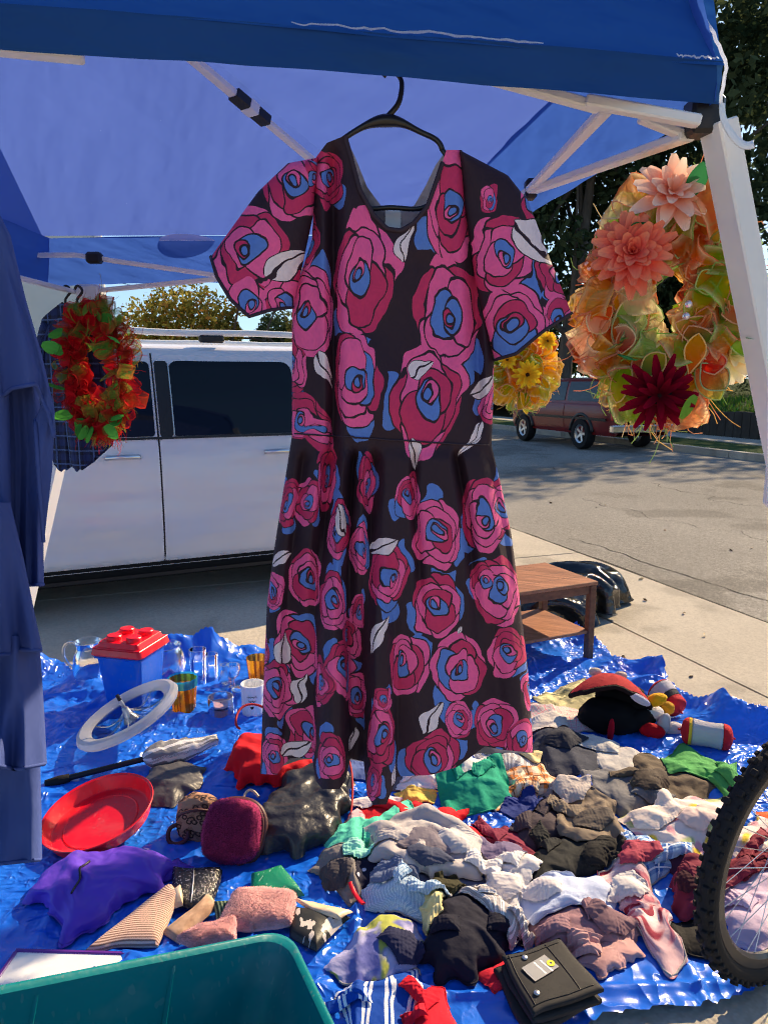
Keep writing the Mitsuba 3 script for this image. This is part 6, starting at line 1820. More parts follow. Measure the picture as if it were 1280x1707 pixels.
for a in range(7):
    t0 = a * 2 * PI / 7 + .3
    add(k, 'rib', xf(tube(path([(.02 * math.cos(t0), .02 * math.sin(t0), .01), (.09 * math.cos(t0 + .1), .09 * math.sin(t0 + .1), -.022), (.172 * math.cos(t0), .172 * math.sin(t0), .0)], 10), .0022, 5), DR, dc), 'm_milky', True)
foot = trimesh.creation.icosphere(2, .05)

# red tray
k = thing('red_tray', 'round shallow bright red plastic tray left of the burgundy fleece bag', 'tray')
tc_ = base(165, 1402) + np.array([0, .03, .012])
TR_ = rot([0, 1, 0], -9) @ rot([1, 0, 0], 9)
add(k, 'dish', xf(lathe([(.0005, 0), (.150, 0), (.158, .004), (.174, .044), (.182, .048), (.184, .045), (.181, .041), (.177, .040), (.163, .000), (.155, -.005), (.0005, -.005)], 72), TR_, tc_ + [0, 0, .03]), 'm_red_plastic', 35)
add(k, 'rib', xf(lathe([(.118, .0005), (.121, .003), (.124, .0005)], 60), TR_, tc_ + [0, 0, .03]), 'm_red_plastic', 35)
add(k, 'foot_ring', xf(lathe([(.10, -.005), (.104, -.03), (.108, -.03), (.112, -.005)], 48), TR_, tc_ + [0, 0, .03]), 'm_red_plastic', 35)

# folded umbrella
pm('m_silver_stripe', proc(lambda p, n, uv: dr.select(noise(uv.x * 26, uv.y * 3, 2) > .52, mi.Color3f(.62, .62, .63), mi.Color3f(.2, .2, .21))), .45, cloth_bump)
k = thing('umbrella', 'folded black umbrella with a silver striped tip lying on the tarp', 'umbrella')
a0, a1, a2 = base(100, 1314, .02), base(240, 1292, .05), base(362, 1262, .05)
add(k, 'stick', tube(path([a0, (a0 + a1) / 2, a1, a1 + (a2 - a1) * .3], 12), .011, 10), 'm_black_plastic', True)
add(k, 'handle', tube([a0 + (a0 - a1) * .16, a0, a0 + (a1 - a0) * .12], [.013, .017, .015], 12), 'm_rubber', True)
ax = a2 - a1
ss = np.linspace(0, 1, 26)
m = tube(a1 + ax * ss[:, None] - np.array([0, 0, .0]), .012 + .036 * np.sin(np.clip(ss * 1.05, 0, 1) ** .55 * PI * .93), 26)
vv_ = m[0].copy()
an = np.arange(len(vv_)) % 26
vv_ += (meshkit.fbm(vv_ * 26, 3, 3)[:, None] - .5) * .03
add(k, 'folded_canopy', (vv_, m[1]), 'm_silver_stripe', True, uv=np.stack([an / 26, np.arange(len(vv_)) / len(vv_)], 1))

# fleece bag and leopard bag


def fuzz_blob(c, rad, R, n, col, name, label, ct, seed, mesh_m='m_fuzz', blade=.008, holes=None):
    r = np.random.default_rng(seed)
    s = trimesh.creation.icosphere(5)
    v = np.array(s.vertices)
    q = np.sign(v) * np.abs(v) ** .74
    q /= np.max(np.abs(q), axis=1, keepdims=True) ** .2 + 1e-9
    q = q * .93
    q = q + (meshkit.fbm(q * 2.2 + seed, 3) - .5)[:, None] * .14 * v
    k = thing(name, label, ct)
    sh = meshkit.fbm(q * 9 + seed, 3)[:, None]
    cc = np.array(col) * (.45 + 1.1 * sh)
    w = (q * rad) @ R.T + c
    add(k, 'body', (w, np.array(s.faces)), mesh_m, True, color=np.clip(cc, 0, .9))
    tm_ = trimesh.Trimesh(w, s.faces, process=False)
    pts, fi = trimesh.sample.sample_surface(tm_, n, seed=seed)
    nn = tm_.face_normals[fi]
    d = nn + r.normal(0, .7, (n, 3)); d /= np.linalg.norm(d, axis=1, keepdims=True)
    e = np.cross(d, r.normal(size=(n, 3))); e /= np.linalg.norm(e, axis=1, keepdims=True)
    L = blade * r.uniform(.5, 1.3, (n, 1))
    T_ = np.stack([pts - e * .0016, pts + e * .0016, pts + d * L], 1)
    scene[k + '__fleece'] = blades(T_, nn, np.array(col) * r.uniform(.5, 1.7, (n, 1)), 'm_fuzz')
    labels[k + '__fleece'] = {'kind': 'stuff'}
    return k


fb = base(384, 1452) + np.array([0, .05, .085])
FRt = Rz(-8) @ rot([1, 0, 0], -38)
k = fuzz_blob(fb, (.094, .062, .096), FRt, 26000, lin(140, 44, 84), 'fleece_bag', 'burgundy fleecy rounded bag standing beside the black leather bag', 'bag', 3)
an = np.linspace(0, 2 * PI, 60, endpoint=False)
sq = lambda t: np.stack([np.sign(np.cos(t)) * np.abs(np.cos(t)) ** .85 * .094, 0 * t + .012, np.sign(np.sin(t)) * np.abs(np.sin(t)) ** .85 * .096], -1)
pm('m_brown_leather', lin(78, 40, 38), .5)
add(k, 'piping', xf(tube(sq(an), .005, 7, closed=True), FRt, fb), 'm_brown_leather', True)
add(k, 'zip_strip', xf(tube(sq(an) + [0, .025, 0], .012, 7, closed=True), FRt, fb), 'm_brown_leather', True)
pm('m_leopard', proc(lambda p, n, uv: (lambda d, e, w: dr.select((d > .22) & (d < .46) & (w > .15), mi.Color3f(*lin(58, 38, 30)), mix(lin(168, 126, 98), lin(128, 90, 66), w)))(*voronoi((p.x + p.z * .3) * 42, (p.y + p.z) * 42))), .9, fuzz_bump, sheen=.5)
lb2 = base(325, 1415) + np.array([0, .06, .06])
s = trimesh.creation.icosphere(4); v = np.array(s.vertices); q = np.sign(v) * np.abs(v) ** .7
q += (meshkit.fbm(v * 2.5 + 4, 3) - .5)[:, None] * .25 * v
k = thing('leopard_bag', 'brown leopard-print bag behind and left of the burgundy fleecy one', 'bag')
add(k, 'body', xf((q * [.07, .05, .075], s.faces), Rz(-15) @ rot([1, 0, 0], -20), lb2), 'm_leopard', True)
add(k, 'strap', tube(path([lb2 + [-.06, -.03, -.01], lb2 + [-.085, -.05, -.02], lb2 + [-.08, -.06, -.05], lb2 + [-.04, -.065, -.05], lb2 + [-.02, -.06, -.01]], 24), .007, 7), 'm_brown_leather', True)
add(k, 'zip', tube(path([lb2 + [-.05, -.055, .04], lb2 + [0, -.06, .062], lb2 + [.05, -.045, .05]], 16), .005, 6), 'm_brown_leather', True)


# flat pouches: pillow shaped


def pouch(name, label, ct, pts, h, m, col=None, z=.02, n=26, seed=0, wob=.002, edge=.35, dz=0.0, smooth=True, parent=None, part='body', b0=None):
    P, rho = disc_poly(np.array([G(x, y, z)[:2] for x, y in pts]), n)
    r = np.maximum(np.abs(np.linspace(-1, 1, n))[:, None], np.abs(np.linspace(-1, 1, n))[None])
    pr = np.clip(1 - r ** 3.0, 0, 1) ** .5
    nz = meshkit.fbm(np.concatenate([P * 22, np.full(P.shape[:2] + (1,), seed * 3.3)], -1), 3) - .5
    b = ndimage.gaussian_filter(hsample(P[..., 0], P[..., 1]), 4)
    floor = np.percentile(b, 80)
    b = .35 * b + .65 * floor if b0 is None else b * 0 + b0
    n2 = meshkit.fbm(np.concatenate([P * 8, np.full(P.shape[:2] + (1,), seed * 5.1)], -1), 2) - .5
    n3 = meshkit.fbm(np.concatenate([P * 8 + 9, np.full(P.shape[:2] + (1,), seed * 2.1)], -1), 2) - .5
    P = P + np.stack([nz, -nz], -1) * .003 + np.stack([n2, n3], -1) * .03
    top = np.concatenate([P, (b + dz + h * (edge + (1 - edge) * pr) + nz * wob * 2 + (n2 + n3) * .010)[..., None]], -1)
    bot = np.concatenate([P, (b + dz + .002 + h * .15 * (1 - pr) + (n2 + n3) * .010 * (b0 is not None))[..., None]], -1)
    v1, f1 = gridm(top); v2, f2 = gridm(bot)
    ring = np.r_[np.arange(n), np.arange(1, n) * n + n - 1, (n - 1) * n + np.arange(n - 2, -1, -1), np.arange(n - 2, 0, -1) * n]
    r2 = np.roll(ring, -1); o = n * n
    side_ = np.vstack([np.stack([ring, ring + o, r2 + o], 1), np.stack([ring, r2 + o, r2], 1)])
    u, w = np.meshgrid(np.linspace(0, np.linalg.norm(P[0, -1] - P[0, 0]), n), np.linspace(0, np.linalg.norm(P[-1, 0] - P[0, 0]), n))
    uv = np.stack([u, w], -1).reshape(-1, 2)
    V_ = np.vstack([v1, v2]); F_ = np.vstack([f1, f2[:, ::-1] + o, side_])
    k = parent or thing(name, label, ct)
    add(k, part, (V_, F_), m, True, uv=np.vstack([uv, uv]), color=None if col is None else np.array(col))
    splat(top)
    return k, top


pm('m_corduroy', proc(lambda p, n, uv: mix(lin(226, 190, 168), lin(140, 106, 92), smoothstep(.2, .8, .5 + .5 * dr.sin(uv.x * 620)))), .9, sheen=.4)
pm('m_sequin', proc(lambda p, n, uv: mix((.006, .006, .007), (.3, .3, .32), smoothstep(.9, .97, cell_rand(dr.floor(uv.x * 260), dr.floor(uv.y * 260), 1)))), .25, proc(lambda p, n, uv: noise(uv.x * 400, uv.y * 400) * .002, eps=6e-4), specular=.8)
pm('m_green_sequin', proc(lambda p, n, uv: mix(lin(10, 128, 92), lin(150, 180, 160), smoothstep(.86, .92, noise(uv.x * 170 + 90 * uv.y, uv.y * 40 - uv.x * 60, 3)))), .35, proc(lambda p, n, uv: noise(uv.x * 400, uv.y * 400) * .0015, eps=6e-4), specular=.7)
pm('m_green_rib', proc(lambda p, n, uv: mix(lin(16, 46, 36), lin(120, 140, 110), smoothstep(.55, .8, .5 + .5 * dr.sin(uv.x * 620)))), .7)
pm('m_tan_fur', proc(lambda p, n, uv: mix(lin(140, 106, 84), lin(205, 172, 142), fbm(uv.x * 60, uv.y * 60, 0, 3))), .95, None, sheen=.4)
pm('m_gold_cloth', proc(lambda p, n, uv: mix(lin(215, 180, 135), lin(240, 222, 190), fbm(uv.x * 60, uv.y * 60, 0, 3))), .35, specular=.6)
pm('m_black_print', proc(lambda p, n, uv: dr.select(fbm(uv.x * 34, uv.y * 34, 4, 3) > .60, mi.Color3f(*lin(200, 190, 180)), mi.Color3f(*lin(26, 28, 26)))), .5)
k, top = pouch('sequin_purse', 'black sequinned fold-over purse beside the purple jacket', 'purse', [(292, 1456), (366, 1468), (356, 1530), (284, 1524)], .035, 'm_sequin', seed=1)
add(k, 'flap_edge', tube(ndimage.gaussian_filter1d(top[:, 12], 2, axis=0) + [0, 0, .003], .002, 5), 'm_alu', True)
pouch('fur_purse', 'narrow tan furry purse with a pale edge under the black sequinned one', 'purse', [(272, 1578), (352, 1512), (366, 1524), (300, 1594)], .028, 'm_tan_fur', seed=2)
pouch('gold_pouch', 'small pale gold pouch corner between the corduroy cloth and the sequinned purse', 'pouch', [(282, 1510), (300, 1502), (302, 1530), (288, 1534)], .02, 'm_gold_cloth', seed=3)
pouch('corduroy_pouch', 'beige and brown corduroy pouch below the purple jacket', 'pouch', [(144, 1600), (288, 1492), (302, 1514), (262, 1598)], .034, 'm_corduroy', seed=4)
pouch('green_pouch', 'shiny green pouch with pale streaks above the pink fleece one', 'pouch', [(416, 1470), (468, 1456), (508, 1504), (420, 1514)], .035, 'm_green_sequin', seed=5)
pouch('ribbed_pouch', 'dark green ribbed pouch left of the pink fleece one', 'pouch', [(354, 1526), (426, 1506), (432, 1548), (362, 1566)], .028, 'm_green_rib', seed=6)


def fleece_on(k, top, n, col, seed, blade=.006):
    r = np.random.default_rng(seed)
    tm_ = trimesh.Trimesh(*gridm(top), process=False)
    pts, fi = trimesh.sample.sample_surface(tm_, n, seed=seed)
    nn = tm_.face_normals[fi]; nn = nn * np.sign(nn[:, 2:] + 1e-9)
    d = nn + r.normal(0, .7, (n, 3)); d /= np.linalg.norm(d, axis=1, keepdims=True)
    e = np.cross(d, r.normal(size=(n, 3))); e /= np.linalg.norm(e, axis=1, keepdims=True)
    T_ = np.stack([pts - e * .0015, pts + e * .0015, pts + d * blade * r.uniform(.5, 1.3, (n, 1))], 1)
    scene[k + '__fleece'] = blades(T_, nn, np.array(col) * r.uniform(.6, 1.25, (n, 1)), 'm_fuzz')
    labels[k + '__fleece'] = {'kind': 'stuff'}


k, top = pouch('fleece_pouch', 'pink fleecy pouch left of the black and gold purse', 'pouch', [(366, 1574), (392, 1522), (440, 1510), (492, 1518), (488, 1566), (420, 1580)], .045, 'm_fuzz', lin(214, 164, 160), seed=7)
fleece_on(k, top, 9000, lin(218, 168, 164), 1)
k, top = pouch('fleece_pouch', 'pink fleecy pouch lying against the teal tub', 'pouch', [(296, 1600), (330, 1580), (392, 1572), (396, 1604), (330, 1620)], .04, 'm_fuzz', lin(214, 160, 158), seed=8)
fleece_on(k, top, 6000, lin(214, 160, 158), 2)
pouch('printed_purse', 'black purse with white print and a gold band, right of the pink fleece pouch', 'purse', [(488, 1530), (586, 1548), (530, 1606), (486, 1580)], .035, 'm_black_print', seed=9)
pouch('gold_band', 'pale gold satin cloth folded over the black printed purse', 'cloth', [(486, 1522), (520, 1522), (588, 1544), (560, 1562)], .018, 'm_gold_cloth', seed=10)

# black jeans folded in layers with a paper label
pm('m_black_denim', proc(lambda p, n, uv: mix((.009, .009, .0105), (.016, .016, .018), fbm(uv.x * 40, uv.y * 40, 0, 3))), .8, sheen=.2)
k = thing('folded_jeans', 'black jeans folded square with a grey label and round yellow sticker', 'jeans')
jq = [(830, 1638), (928, 1604), (1006, 1694), (888, 1736)]
JB = float(np.percentile([hsample(np.array([G(x, y)[0]]), np.array([G(x, y)[1]]))[0] for x in range(850, 990, 8) for y in range(1630, 1707, 6)], 70))
sh = lambda d: [(x - d, y + d * .5) for x, y in jq]
pouch('', '', '', sh(8), .022, 'm_black_denim', seed=20, parent=k, part='lower_fold', edge=.7, wob=.001, b0=JB)
pouch('', '', '', sh(3), .020, 'm_black_denim', seed=21, parent=k, part='middle_fold', edge=.7, wob=.001, b0=JB + .019)
_, top = pouch('', '', '', jq, .020, 'm_black_denim', seed=22, parent=k, part='upper_fold', edge=.7, wob=.0015, b0=JB + .038)
nrm_z = lambda u, v: top[int(v * 25), int(u * 25)]
pm('m_label', lin(150, 150, 150), .6)
pm('m_yellow', lin(240, 222, 40), .5)


def decal(pts, m, nm, dz=.003, parent=k):
    g = np.array([[nrm_z(*(np.array(pts[0]) * (1 - a) * (1 - b) + np.array(pts[1]) * a * (1 - b) + np.array(pts[2]) * a * b + np.array(pts[3]) * (1 - a) * b)) for a in np.linspace(0, 1, 8)] for b in np.linspace(0, 1, 8)])
    z = g[..., 2]
    g = ndimage.zoom(g, (1, 1, 1))
    c = np.array([[nrm_q(*(np.array(pts[0]) * (1 - a) * (1 - b) + np.array(pts[1]) * a * (1 - b) + np.array(pts[2]) * a * b + np.array(pts[3]) * (1 - a) * b)) for a in np.linspace(0, 1, 8)] for b in np.linspace(0, 1, 8)])
    c[..., 2] = z.max() + dz
    return add(parent, nm, gridm(c), m)


def nrm_q(u, v):
    x, y = u * 25, v * 25
    i, j = min(int(y), 24), min(int(x), 24)
    a, b = y - i, x - j
    return (top[i, j] * (1 - a) * (1 - b) + top[i + 1, j] * a * (1 - b) + top[i + 1, j + 1] * a * b + top[i, j + 1] * (1 - a) * b).copy()


for v_ in (.1, .93):
    add(k, 'seam', tube(np.array([[*nrm_z(u_, v_)[:2], nrm_z(u_, v_)[2] + .001] for u_ in np.linspace(.06, .94, 22)]), .0012, 5), 'm_seal', True)
for u_ in (.1, .72):
    add(k, 'seam', tube(np.array([[*nrm_z(u_, v_)[:2], nrm_z(u_, v_)[2] + .001] for v_ in np.linspace(.06, .94, 22)]), .0012, 5), 'm_seal', True)
lk = decal([(.17, .30), (.58, .20), (.66, .48), (.24, .60)], 'm_label', 'paper_label')
for a in (.36, .46):
    decal([(a, .27), (a + .025, .265), (a + .095, .52), (a + .07, .525)], 'm_white', 'print_line', .0036, lk)
c0 = nrm_q(.58, .38); zz = scene and max(nrm_q(.4, .4)[2], c0[2])
add(lk, 'sticker', xf(lathe([(.0035, .0003), (.010, .0003), (.010, 0), (.0035, 0)], 24), None, [c0[0], c0[1], zz + .0045]), 'm_yellow')
for u, v in ((.30, .14), (.17, .78)):
    q = nrm_q(u, v)
    add(k, 'rivet', xf(lathe([(.0005, .0035), (.006, .003), (.0075, .001), (.0075, 0)], 18), None, q + [0, 0, .002]), 'm_alu', True)
# red strap by the clothes
t = thing('red_strap', 'thin red strap lying left of the pale blue cardigan', 'strap')
add(t, 'webbing', tube(path([base(584, 1512, .03), base(592, 1524, .03), base(606, 1542, .04)], 10), .006, 6, flat=(1.2, .5)), 'm_red_plastic', True)
# handles and zips of the bags
k0 = PROTO['red cloth shoulder bag under the left dress fold'][0]
pm('m_red_cord', lin(170, 20, 30), .7)
add(k0, 'handle', tube(path([base(402, 1272, .10), base(398, 1256, .15), base(412, 1247, .17), base(440, 1244, .16), base(452, 1256, .11)], 24), .005, 7), 'm_red_cord', True)
k0 = PROTO['black crumpled leather bag under the dress folds'][0]
add(k0, 'red_zip', tube(path([base(572, 1302, .10), base(584, 1330, .10), base(588, 1365, .06), base(584, 1395, .02)], 20), .004, 6), 'm_red_cord', True)
add(k0, 'handle', tube(path([base(404, 1362, .03), base(418, 1350, .06), base(432, 1356, .05)], 14), .005, 7), 'm_gold_cloth', True)
k0, Pz = PROTO['shiny purple nylon jacket bundled at the left front']
rowz = ndimage.gaussian_filter1d(Pz[18:52, 30], 2, axis=0)
add(k0, 'zip', tube(rowz + [0, -.002, .003], .0032, 6), 'm_black_plastic', True)

# plush toys: a penguin-like toy with a red and black hat, and two plush bolsters
pm('m_plush', VC, .95, proc(lambda p, n, uv: noise(p.x * 300, p.y * 300, p.z * 300) * .004), sheen=.5, specular=.1)


def blob(parent, nm, c, rad, col, R=None, seed=0, am=.1, m='m_plush', label=None, sub=3):
    s = trimesh.creation.icosphere(sub); v = np.array(s.vertices)
    v = v * (1 + (meshkit.fbm(v * 1.8 + seed, 3) - .5) * am * 2)[:, None]
    return add(parent, nm, xf((v * rad, s.faces), R, c), m, True, color=np.array(col), label=label)


k = thing('plush_toy', 'black plush toy with yellow feet and a red scarf slumped under a red hat', 'plush toy')
c = base(1030, 1232)
blob(k, 'body', c + [-.03, .03, .055], (.135, .10, .085), lin(20, 20, 22), Rz(-12), seed=1, am=.2)
blob(k, 'chest', c + [.03, .10, .10], (.11, .08, .08), lin(24, 24, 26), seed=2, am=.2)
blob(k, 'leg', c + [.09, .0, .06], (.085, .04, .045), lin(22, 22, 24), Rz(25), seed=13)
blob(k, 'leg', c + [.115, .05, .105], (.08, .038, .04), lin(22, 22, 24), Rz(15), seed=14)
blob(k, 'belly', c + [.15, .03, .075], (.05, .04, .035), lin(205, 202, 200), Rz(20), seed=3)
blob(k, 'foot', c + [.155, .01, .145], (.046, .03, .026), lin(225, 165, 30), rot([0, 1, 0], -18), seed=4)
blob(k, 'foot', c + [.225, .06, .085], (.03, .03, .028), lin(190, 140, 40), seed=5)
blob(k, 'wing', c + [.175, -.03, .05], (.026, .028, .055), lin(190, 188, 190), rot([0, 1, 0], 15), seed=6)
blob(k, 'wing', c + [.225, -.025, .03], (.04, .028, .03), lin(205, 203, 204), seed=7)
blob(k, 'scarf', c + [.12, -.05, .035], (.055, .03, .03), lin(185, 20, 32), Rz(-30), seed=8)
blob(k, 'scarf_end', c + [-.06, -.08, .05], (.012, .02, .06), lin(150, 20, 40), rot([1, 0, 0], 15), seed=15)
h = thing('red_hat', 'wide drooping hat, red above and black below, lying on the black plush toy', 'hat')
hc_ = c + np.array([-.02, .06, .175])
a, s = np.meshgrid(np.linspace(0, 2 * PI, 60), np.linspace(0, 1, 14))
rx, ry = .165 * s, .10 * s
Hx, Hy = rx * np.cos(a), ry * np.sin(a)
up = .02 * s ** 2 * (np.abs(np.sin(a)) ** 1.5) - .055 * s ** 2.2 * np.abs(np.cos(a)) ** 1.3 + .05 * (1 - s ** 2)
P = np.stack([Hx, Hy, up], -1)
P += (meshkit.fbm(P * 18, 3, 4)[..., None] - .5) * .02
HRm = Rz(-8) @ rot([0, 1, 0], 6) @ rot([1, 0, 0], -16)
add(h, 'crown', xf(gridm(P + [0, 0, .012]), HRm, hc_), 'm_plush', True, color=np.array(lin(180, 44, 50)))
add(h, 'underside', xf(gridm(P * [.99, .99, 1] - [0, 0, .01]), HRm, hc_), 'm_plush', True, color=np.array(lin(26, 22, 22)))
add(h, 'brim_edge', xf(tube(P[-1][:-1], .010, 8, closed=True), HRm, hc_), 'm_plush', True, color=np.array(lin(34, 24, 26)))
blob(h, 'trim', hc_ + HRm @ np.array([.10, -.085, -.02]), (.05, .018, .018), lin(190, 180, 195), rot([0, 1, 0], 30), seed=10)
for q in ((.05, .09, .05), (-.06, .09, .05)):
    blob(h, 'tassel', hc_ + HRm @ np.array(q), (.028, .022, .02), lin(190, 180, 165), seed=12)


def bolster(label, p0, p1, r, bands, seed):
    k = thing('plush_bolster', label, 'plush toy')
    p0, p1 = np.asarray(p0), np.asarray(p1)
    for i, (s0, s1, col, nm) in enumerate(bands):
        s = np.linspace(s0, s1, 14)
        rr = r * (1 - np.abs(2 * np.clip(s, .0, 1) - 1) ** 7) ** .5 * (.92 + .1 * np.sin(s * 5 + seed)) + .004
        add(k, nm, tube(p0 + (p1 - p0) * s[:, None], rr, 18), 'm_plush', True, color=np.array(lin(*col)))


bolster('grey plush bolster with red and black bands behind the toy bird', base(1090, 1190, .11), base(1130, 1212, .05), .06, [(-.1, .16, (205, 50, 55), 'end'), (.16, .5, (196, 190, 192), 'middle'), (.5, .68, (60, 62, 66), 'band'), (.68, 1.12, (200, 48, 56), 'end')], 1)
bolster('grey plush bolster with red ends lying by the green shirt', base(1132, 1250, .065), base(1218, 1264, .06), .055, [(-.06, .14, (196, 40, 46), 'end'), (.14, .2, (225, 180, 60), 'band'), (.2, .8, (182, 178, 182), 'middle'), (.8, 1.05, (200, 40, 50), 'end')], 2)

# wooden side table
WOOD = lambda a, b: proc(lambda p, n, uv: mix(a, b, fbm(p.x * 6 + p.z * 40, p.y * 46 + p.x * 20, p.z * 46, 4)) * (.8 + .4 * noise(p.x * 3, p.y * 3, p.z * 3)))
pm('m_wood', WOOD(lin(108, 66, 46), lin(176, 122, 90)), .45, specular=.45)
pm('m_wood_dark', WOOD(lin(74, 42, 32), lin(124, 80, 58)), .5, specular=.4)
tb = thing('side_table', 'low brown wooden side table with a lower shelf, right of the dress', 'table')
A_, B_, C_ = G(997, 969, .456), G(868, 987, .456), G(915, 937, .456)
ux = (B_ - A_) / np.linalg.norm(B_ - A_)
uy = np.array([ux[1], -ux[0], 0])
uy = uy if np.dot(uy, C_ - A_) > 0 else -uy
TW, TD = .60, .46
TM = np.stack([ux, uy, [0, 0, 1.0]])


def tbox(sx, sy, sz, x, y, z, bev=.003):
    v, f = cbox(sx, sy, sz, (x, y, z), bev)
    return v @ TM + [A_[0], A_[1], 0], f


for i in range(4):
    add(tb, 'top_plank', tbox(TW, TD / 4 - .0015, .020, TW / 2, TD * (i + .5) / 4, .446, .0025), 'm_wood')
for nm, a in (('apron', (TW - .08, .018, .05, TW / 2, .022, .411)), ('apron', (TW - .08, .018, .05, TW / 2, TD - .022, .411)), ('apron', (.018, TD - .08, .05, .022, TD / 2, .411)), ('apron', (.018, TD - .08, .05, TW - .022, TD / 2, .411))):
    add(tb, nm, tbox(*a), 'm_wood_dark')
for x in (.024, TW - .024):
    for y in (.024, TD - .024):
        add(tb, 'leg', tbox(.04, .04, .430, x, y, .221, .004), 'm_wood_dark')
add(tb, 'shelf', tbox(TW - .06, TD - .03, .018, TW / 2, TD / 2, .175), 'm_wood')
# teal tub in the lower left corner
pm('m_teal', used(lin(2, 122, 126), 14), .32, proc(lambda p, n, uv: noise(p.x * 130, p.y * 130, p.z * 130) * .0004), specular=.45)
ZT = .33
c0, l0, r0 = G(476, 1555, ZT), G(0, 1650, ZT + .15), G(548, 1707, ZT)
ex_ = (l0 - c0); ex_ /= np.linalg.norm(ex_)
ey_ = (r0 - c0) / np.linalg.norm(r0 - c0)
ez_ = np.cross(ex_, ey_); ez_ /= np.linalg.norm(ez_); ez_ *= np.sign(ez_[2])
tub = thing('storage_tub', 'large teal plastic storage tub open at the lower left corner', 'tub')
LX, LY = .95, .50


def rrect(x0, y0, x1, y1, r, n=6):
    out = []
    for cx_, cy_, a0 in ((x0 + r, y0 + r, PI), (x1 - r, y0 + r, 1.5 * PI), (x1 - r, y1 - r, 0), (x0 + r, y1 - r, .5 * PI)):
        for a in np.linspace(a0, a0 + PI / 2, n):
            out.append((cx_ + r * math.cos(a), cy_ + r * math.sin(a)))
    return np.array(out)


pf = [(.085, .004), (.080, .0), (.0, ZT - .02), (-.012, ZT - .02), (-.013, ZT - .002), (-.010, ZT), (-.004, ZT), (.004, ZT - .006), (.082, .012)]
rings = []
for d, z in pf:
    q_ = rrect(d, d, LX - d, LY - d, .06)
    q_ = np.vstack([q_, q_[:1]])
    rings.append(c0 + q_[:, :1] * ex_ + q_[:, 1:] * ey_ + ez_ * (z - ZT))
Pt = np.array(rings)
v, f = gridm(Pt); nr = Pt.shape[1]
ctr = Pt[0].mean(0)
v = np.vstack([v, ctr, ctr + ez_ * .012]); n0 = len(v) - 2
i = np.arange(nr - 1)
f = np.vstack([f, np.stack([np.full(nr - 1, n0), i, i + 1], 1), np.stack([np.full(nr - 1, n0 + 1), i + (len(pf) - 1) * nr, i + 1 + (len(pf) - 1) * nr], 1)])
add(tub, 'shell', (v, f), 'm_teal', 30)
tl = lambda x, y, z: c0 + ex_ * x + ey_ * y + ez_ * (z - ZT)
for x in (.25, .5, .75):
    add(tub, 'wall_rib', tube([tl(x, .080, .05), tl(x, .004, ZT - .02)], .006, 6), 'm_teal', True)
bs = thing('wicker_basket', 'gold wicker basket rim inside the teal tub at the bottom left corner', 'basket')
bc = G(10, 1704, .30); bc[2] = .03
pm('m_wicker', lin(205, 180, 130), .6, fuzz_bump)
for j in range(8):
    aa_ = np.linspace(0, 2 * PI, 40, endpoint=False)
    rr = .045 + .006 * j / 7
    add(bs, 'coil', tube(np.stack([bc[0] + rr * np.cos(aa_), bc[1] - .0 + rr * np.sin(aa_), .04 + .031 * j + .003 * np.sin(aa_ * 8)], 1), .0075 if j < 7 else .006, 6, closed=True), 'm_wicker', True)
for j in range(9):
    a = j * 2 * PI / 9
    add(bs, 'stake', tube([bc + [.045 * math.cos(a), .045 * math.sin(a), .035], bc + [.051 * math.cos(a), .051 * math.sin(a), .26]], .004, 5), 'm_wicker', True)
# white board with a purple frame
pm('m_purple', lin(96, 40, 140), .4)
wb = thing('white_board', 'small white board with a purple frame half behind the teal tub', 'board')
W0, W1, W3 = G(34, 1608, .03), G(172, 1612, .03), G(-60, 1672, .03)
wx_ = (W1 - W0) / np.linalg.norm(W1 - W0)
wy_ = np.array([wx_[1], -wx_[0], 0])
WM = np.stack([wx_, wy_, [0, 0, 1.0]])
wbx = lambda sx, sy, sz, x, y, z: (lambda v, f: (v @ WM + W0, f))(*cbox(sx, sy, sz, (x, y, z), .002))
add(wb, 'panel', wbx(.30, .22, .006, .14, .10, .027), 'm_white')
for a in ((.31, .010, .012, .14, -.012, .028), (.31, .010, .012, .14, .212, .028), (.010, .214, .012, -.012, .10, .028), (.010, .214, .012, .292, .10, .028)):
    add(wb, 'frame_rail', wbx(*a), 'm_purple')

# bicycle wheel standing at the right edge
wh = thing('bicycle_wheel', 'knobbly black bicycle wheel with bare spokes standing at the right edge', 'wheel')
WR = .335
wu = np.array([math.cos(math.radians(30)), math.sin(math.radians(30)), 0])
wl_ = G(1166, 1500, WR + .02)
wc_ = wl_ + wu * WR
WMt = np.stack([wu, [0, 0, 1.0], np.cross(wu, [0, 0, 1.0])], 1)
aa_ = np.linspace(0, 2 * PI, 120, endpoint=False)
circ = lambda r, z=0: np.stack([r * np.cos(aa_), r * np.sin(aa_), np.full_like(aa_, z)], 1)
ty = add(wh, 'tyre', xf(tube(circ(WR - .028), .024, 14, closed=True), WMt, wc_), 'm_rubber', True)
for kx in range(72):
    a = kx * 2 * PI / 72
    Rk = rot([0, 0, 1], math.degrees(a))
    for zoff, tw, ww in ((0.0085 if kx % 2 else -.0085, 0, .015), (.021, 0, .010), (-.021, 0, .010)):
        rr = WR - .003 if abs(zoff) < .02 else WR - .014
        v, f = cbox(.011, .016 if abs(zoff) < .02 else .013, ww, bev=.002)
        til = rot([0, 1, 0], -math.degrees(math.atan2(zoff, .028)) * .8)
        add(ty, 'knob', xf(((v @ til.T + [rr, 0, zoff]) @ Rk.T, f), WMt, wc_), 'm_rubber')
pm('m_black_rim', lin(30, 30, 32), .3, specular=.6)
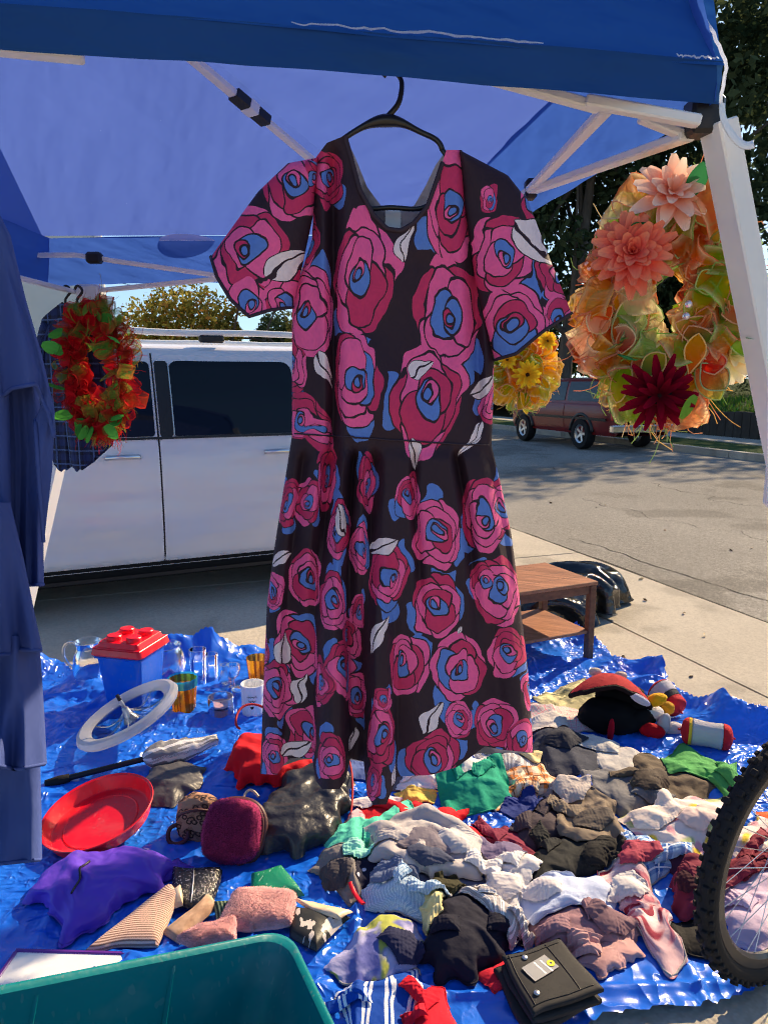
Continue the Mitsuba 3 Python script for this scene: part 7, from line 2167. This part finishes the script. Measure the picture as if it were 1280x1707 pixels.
rp = [(WR - .052, -.012), (WR - .048, -.014), (WR - .070, -.013), (WR - .078, -.004), (WR - .078, .004), (WR - .070, .013), (WR - .048, .014), (WR - .052, .012), (WR - .052, -.012)]
add(wh, 'rim', xf(lathe(rp, 90), WMt, wc_), 'm_black_rim', 40)
add(wh, 'hub', xf(lathe([(.001, -.05), (.009, -.05), (.009, -.036), (.028, -.034), (.028, -.028), (.012, -.024), (.012, .024), (.028, .028), (.028, .034), (.009, .036), (.009, .05), (.001, .05)], 24), WMt, wc_), 'm_alu', 40)
for kx in range(32):
    a = kx * 2 * PI / 32
    s_ = 1 if kx % 2 else -1
    a2_ = a + (.62 if (kx // 2) % 2 else -.62)
    add(wh, 'spoke', xf(tube([(.026 * math.cos(a2_), .026 * math.sin(a2_), s_ * .031), ((WR - .077) * math.cos(a), (WR - .077) * math.sin(a), s_ * .003)], .0011, 5), WMt, wc_), 'm_chrome', True)

# leaves and twigs on the concrete and the road
pm('m_dead_leaf', VC, .8)
rl = np.random.default_rng(12)
LEAFL = ['dark curled leaf on the concrete just beyond the tarp corner', 'pale twig on the concrete right of the side table', 'dry leaf in front of the black rubbish sack', 'dark leaf on the concrete right of the rubbish sack', 'small leaf on the road near its broken edge, middle', 'dark fleck of leaf at the right side of the road', 'pale leaf on the gutter strip beyond the sack', 'dark leaf on the road below the large wreath, left', 'pale leaf on the road just right of the dress', 'dark leaf on the road close to the dress skirt', 'pale leaf on the road under the burgundy flower', 'pale twig at the right edge of the road', 'dark twig on the gutter strip at the right', 'light leaf fleck on the far half of the road', 'dark leaf on the concrete beside the tarp at the right']
for i, (x, y) in enumerate(((1037, 1101), (1175, 1063), (948, 1075), (1078, 1003), (1108, 882), (1215, 915), (1072, 966), (995, 845), (958, 812), (920, 838), (1010, 842), (1252, 913), (1140, 1022), (900, 805), (1150, 1130))):
    p = G(x, y); p[2] = .002 if np.dot(p - RO, RP) < 0 else -.010
    P = petal(rl.uniform(.03, .06), rl.uniform(.006, .014), rl.uniform(-.8, .8), .3)
    d = np.array([rl.normal(), rl.normal(), .1])
    t = thing('dead_leaf', LEAFL[i], 'leaf', 'dry leaves and twigs on the ground')
    add(t, 'blade', (P.reshape(-1, 3) @ frame_to(d, np.random.default_rng(1)).T + p + [0, 0, .008], grid_faces(*P.shape[:2])), 'm_dead_leaf', True, color=np.array(lin(*((200, 180, 140) if 'pale' in LEAFL[i] or 'light' in LEAFL[i] else (90, 70, 50)))))
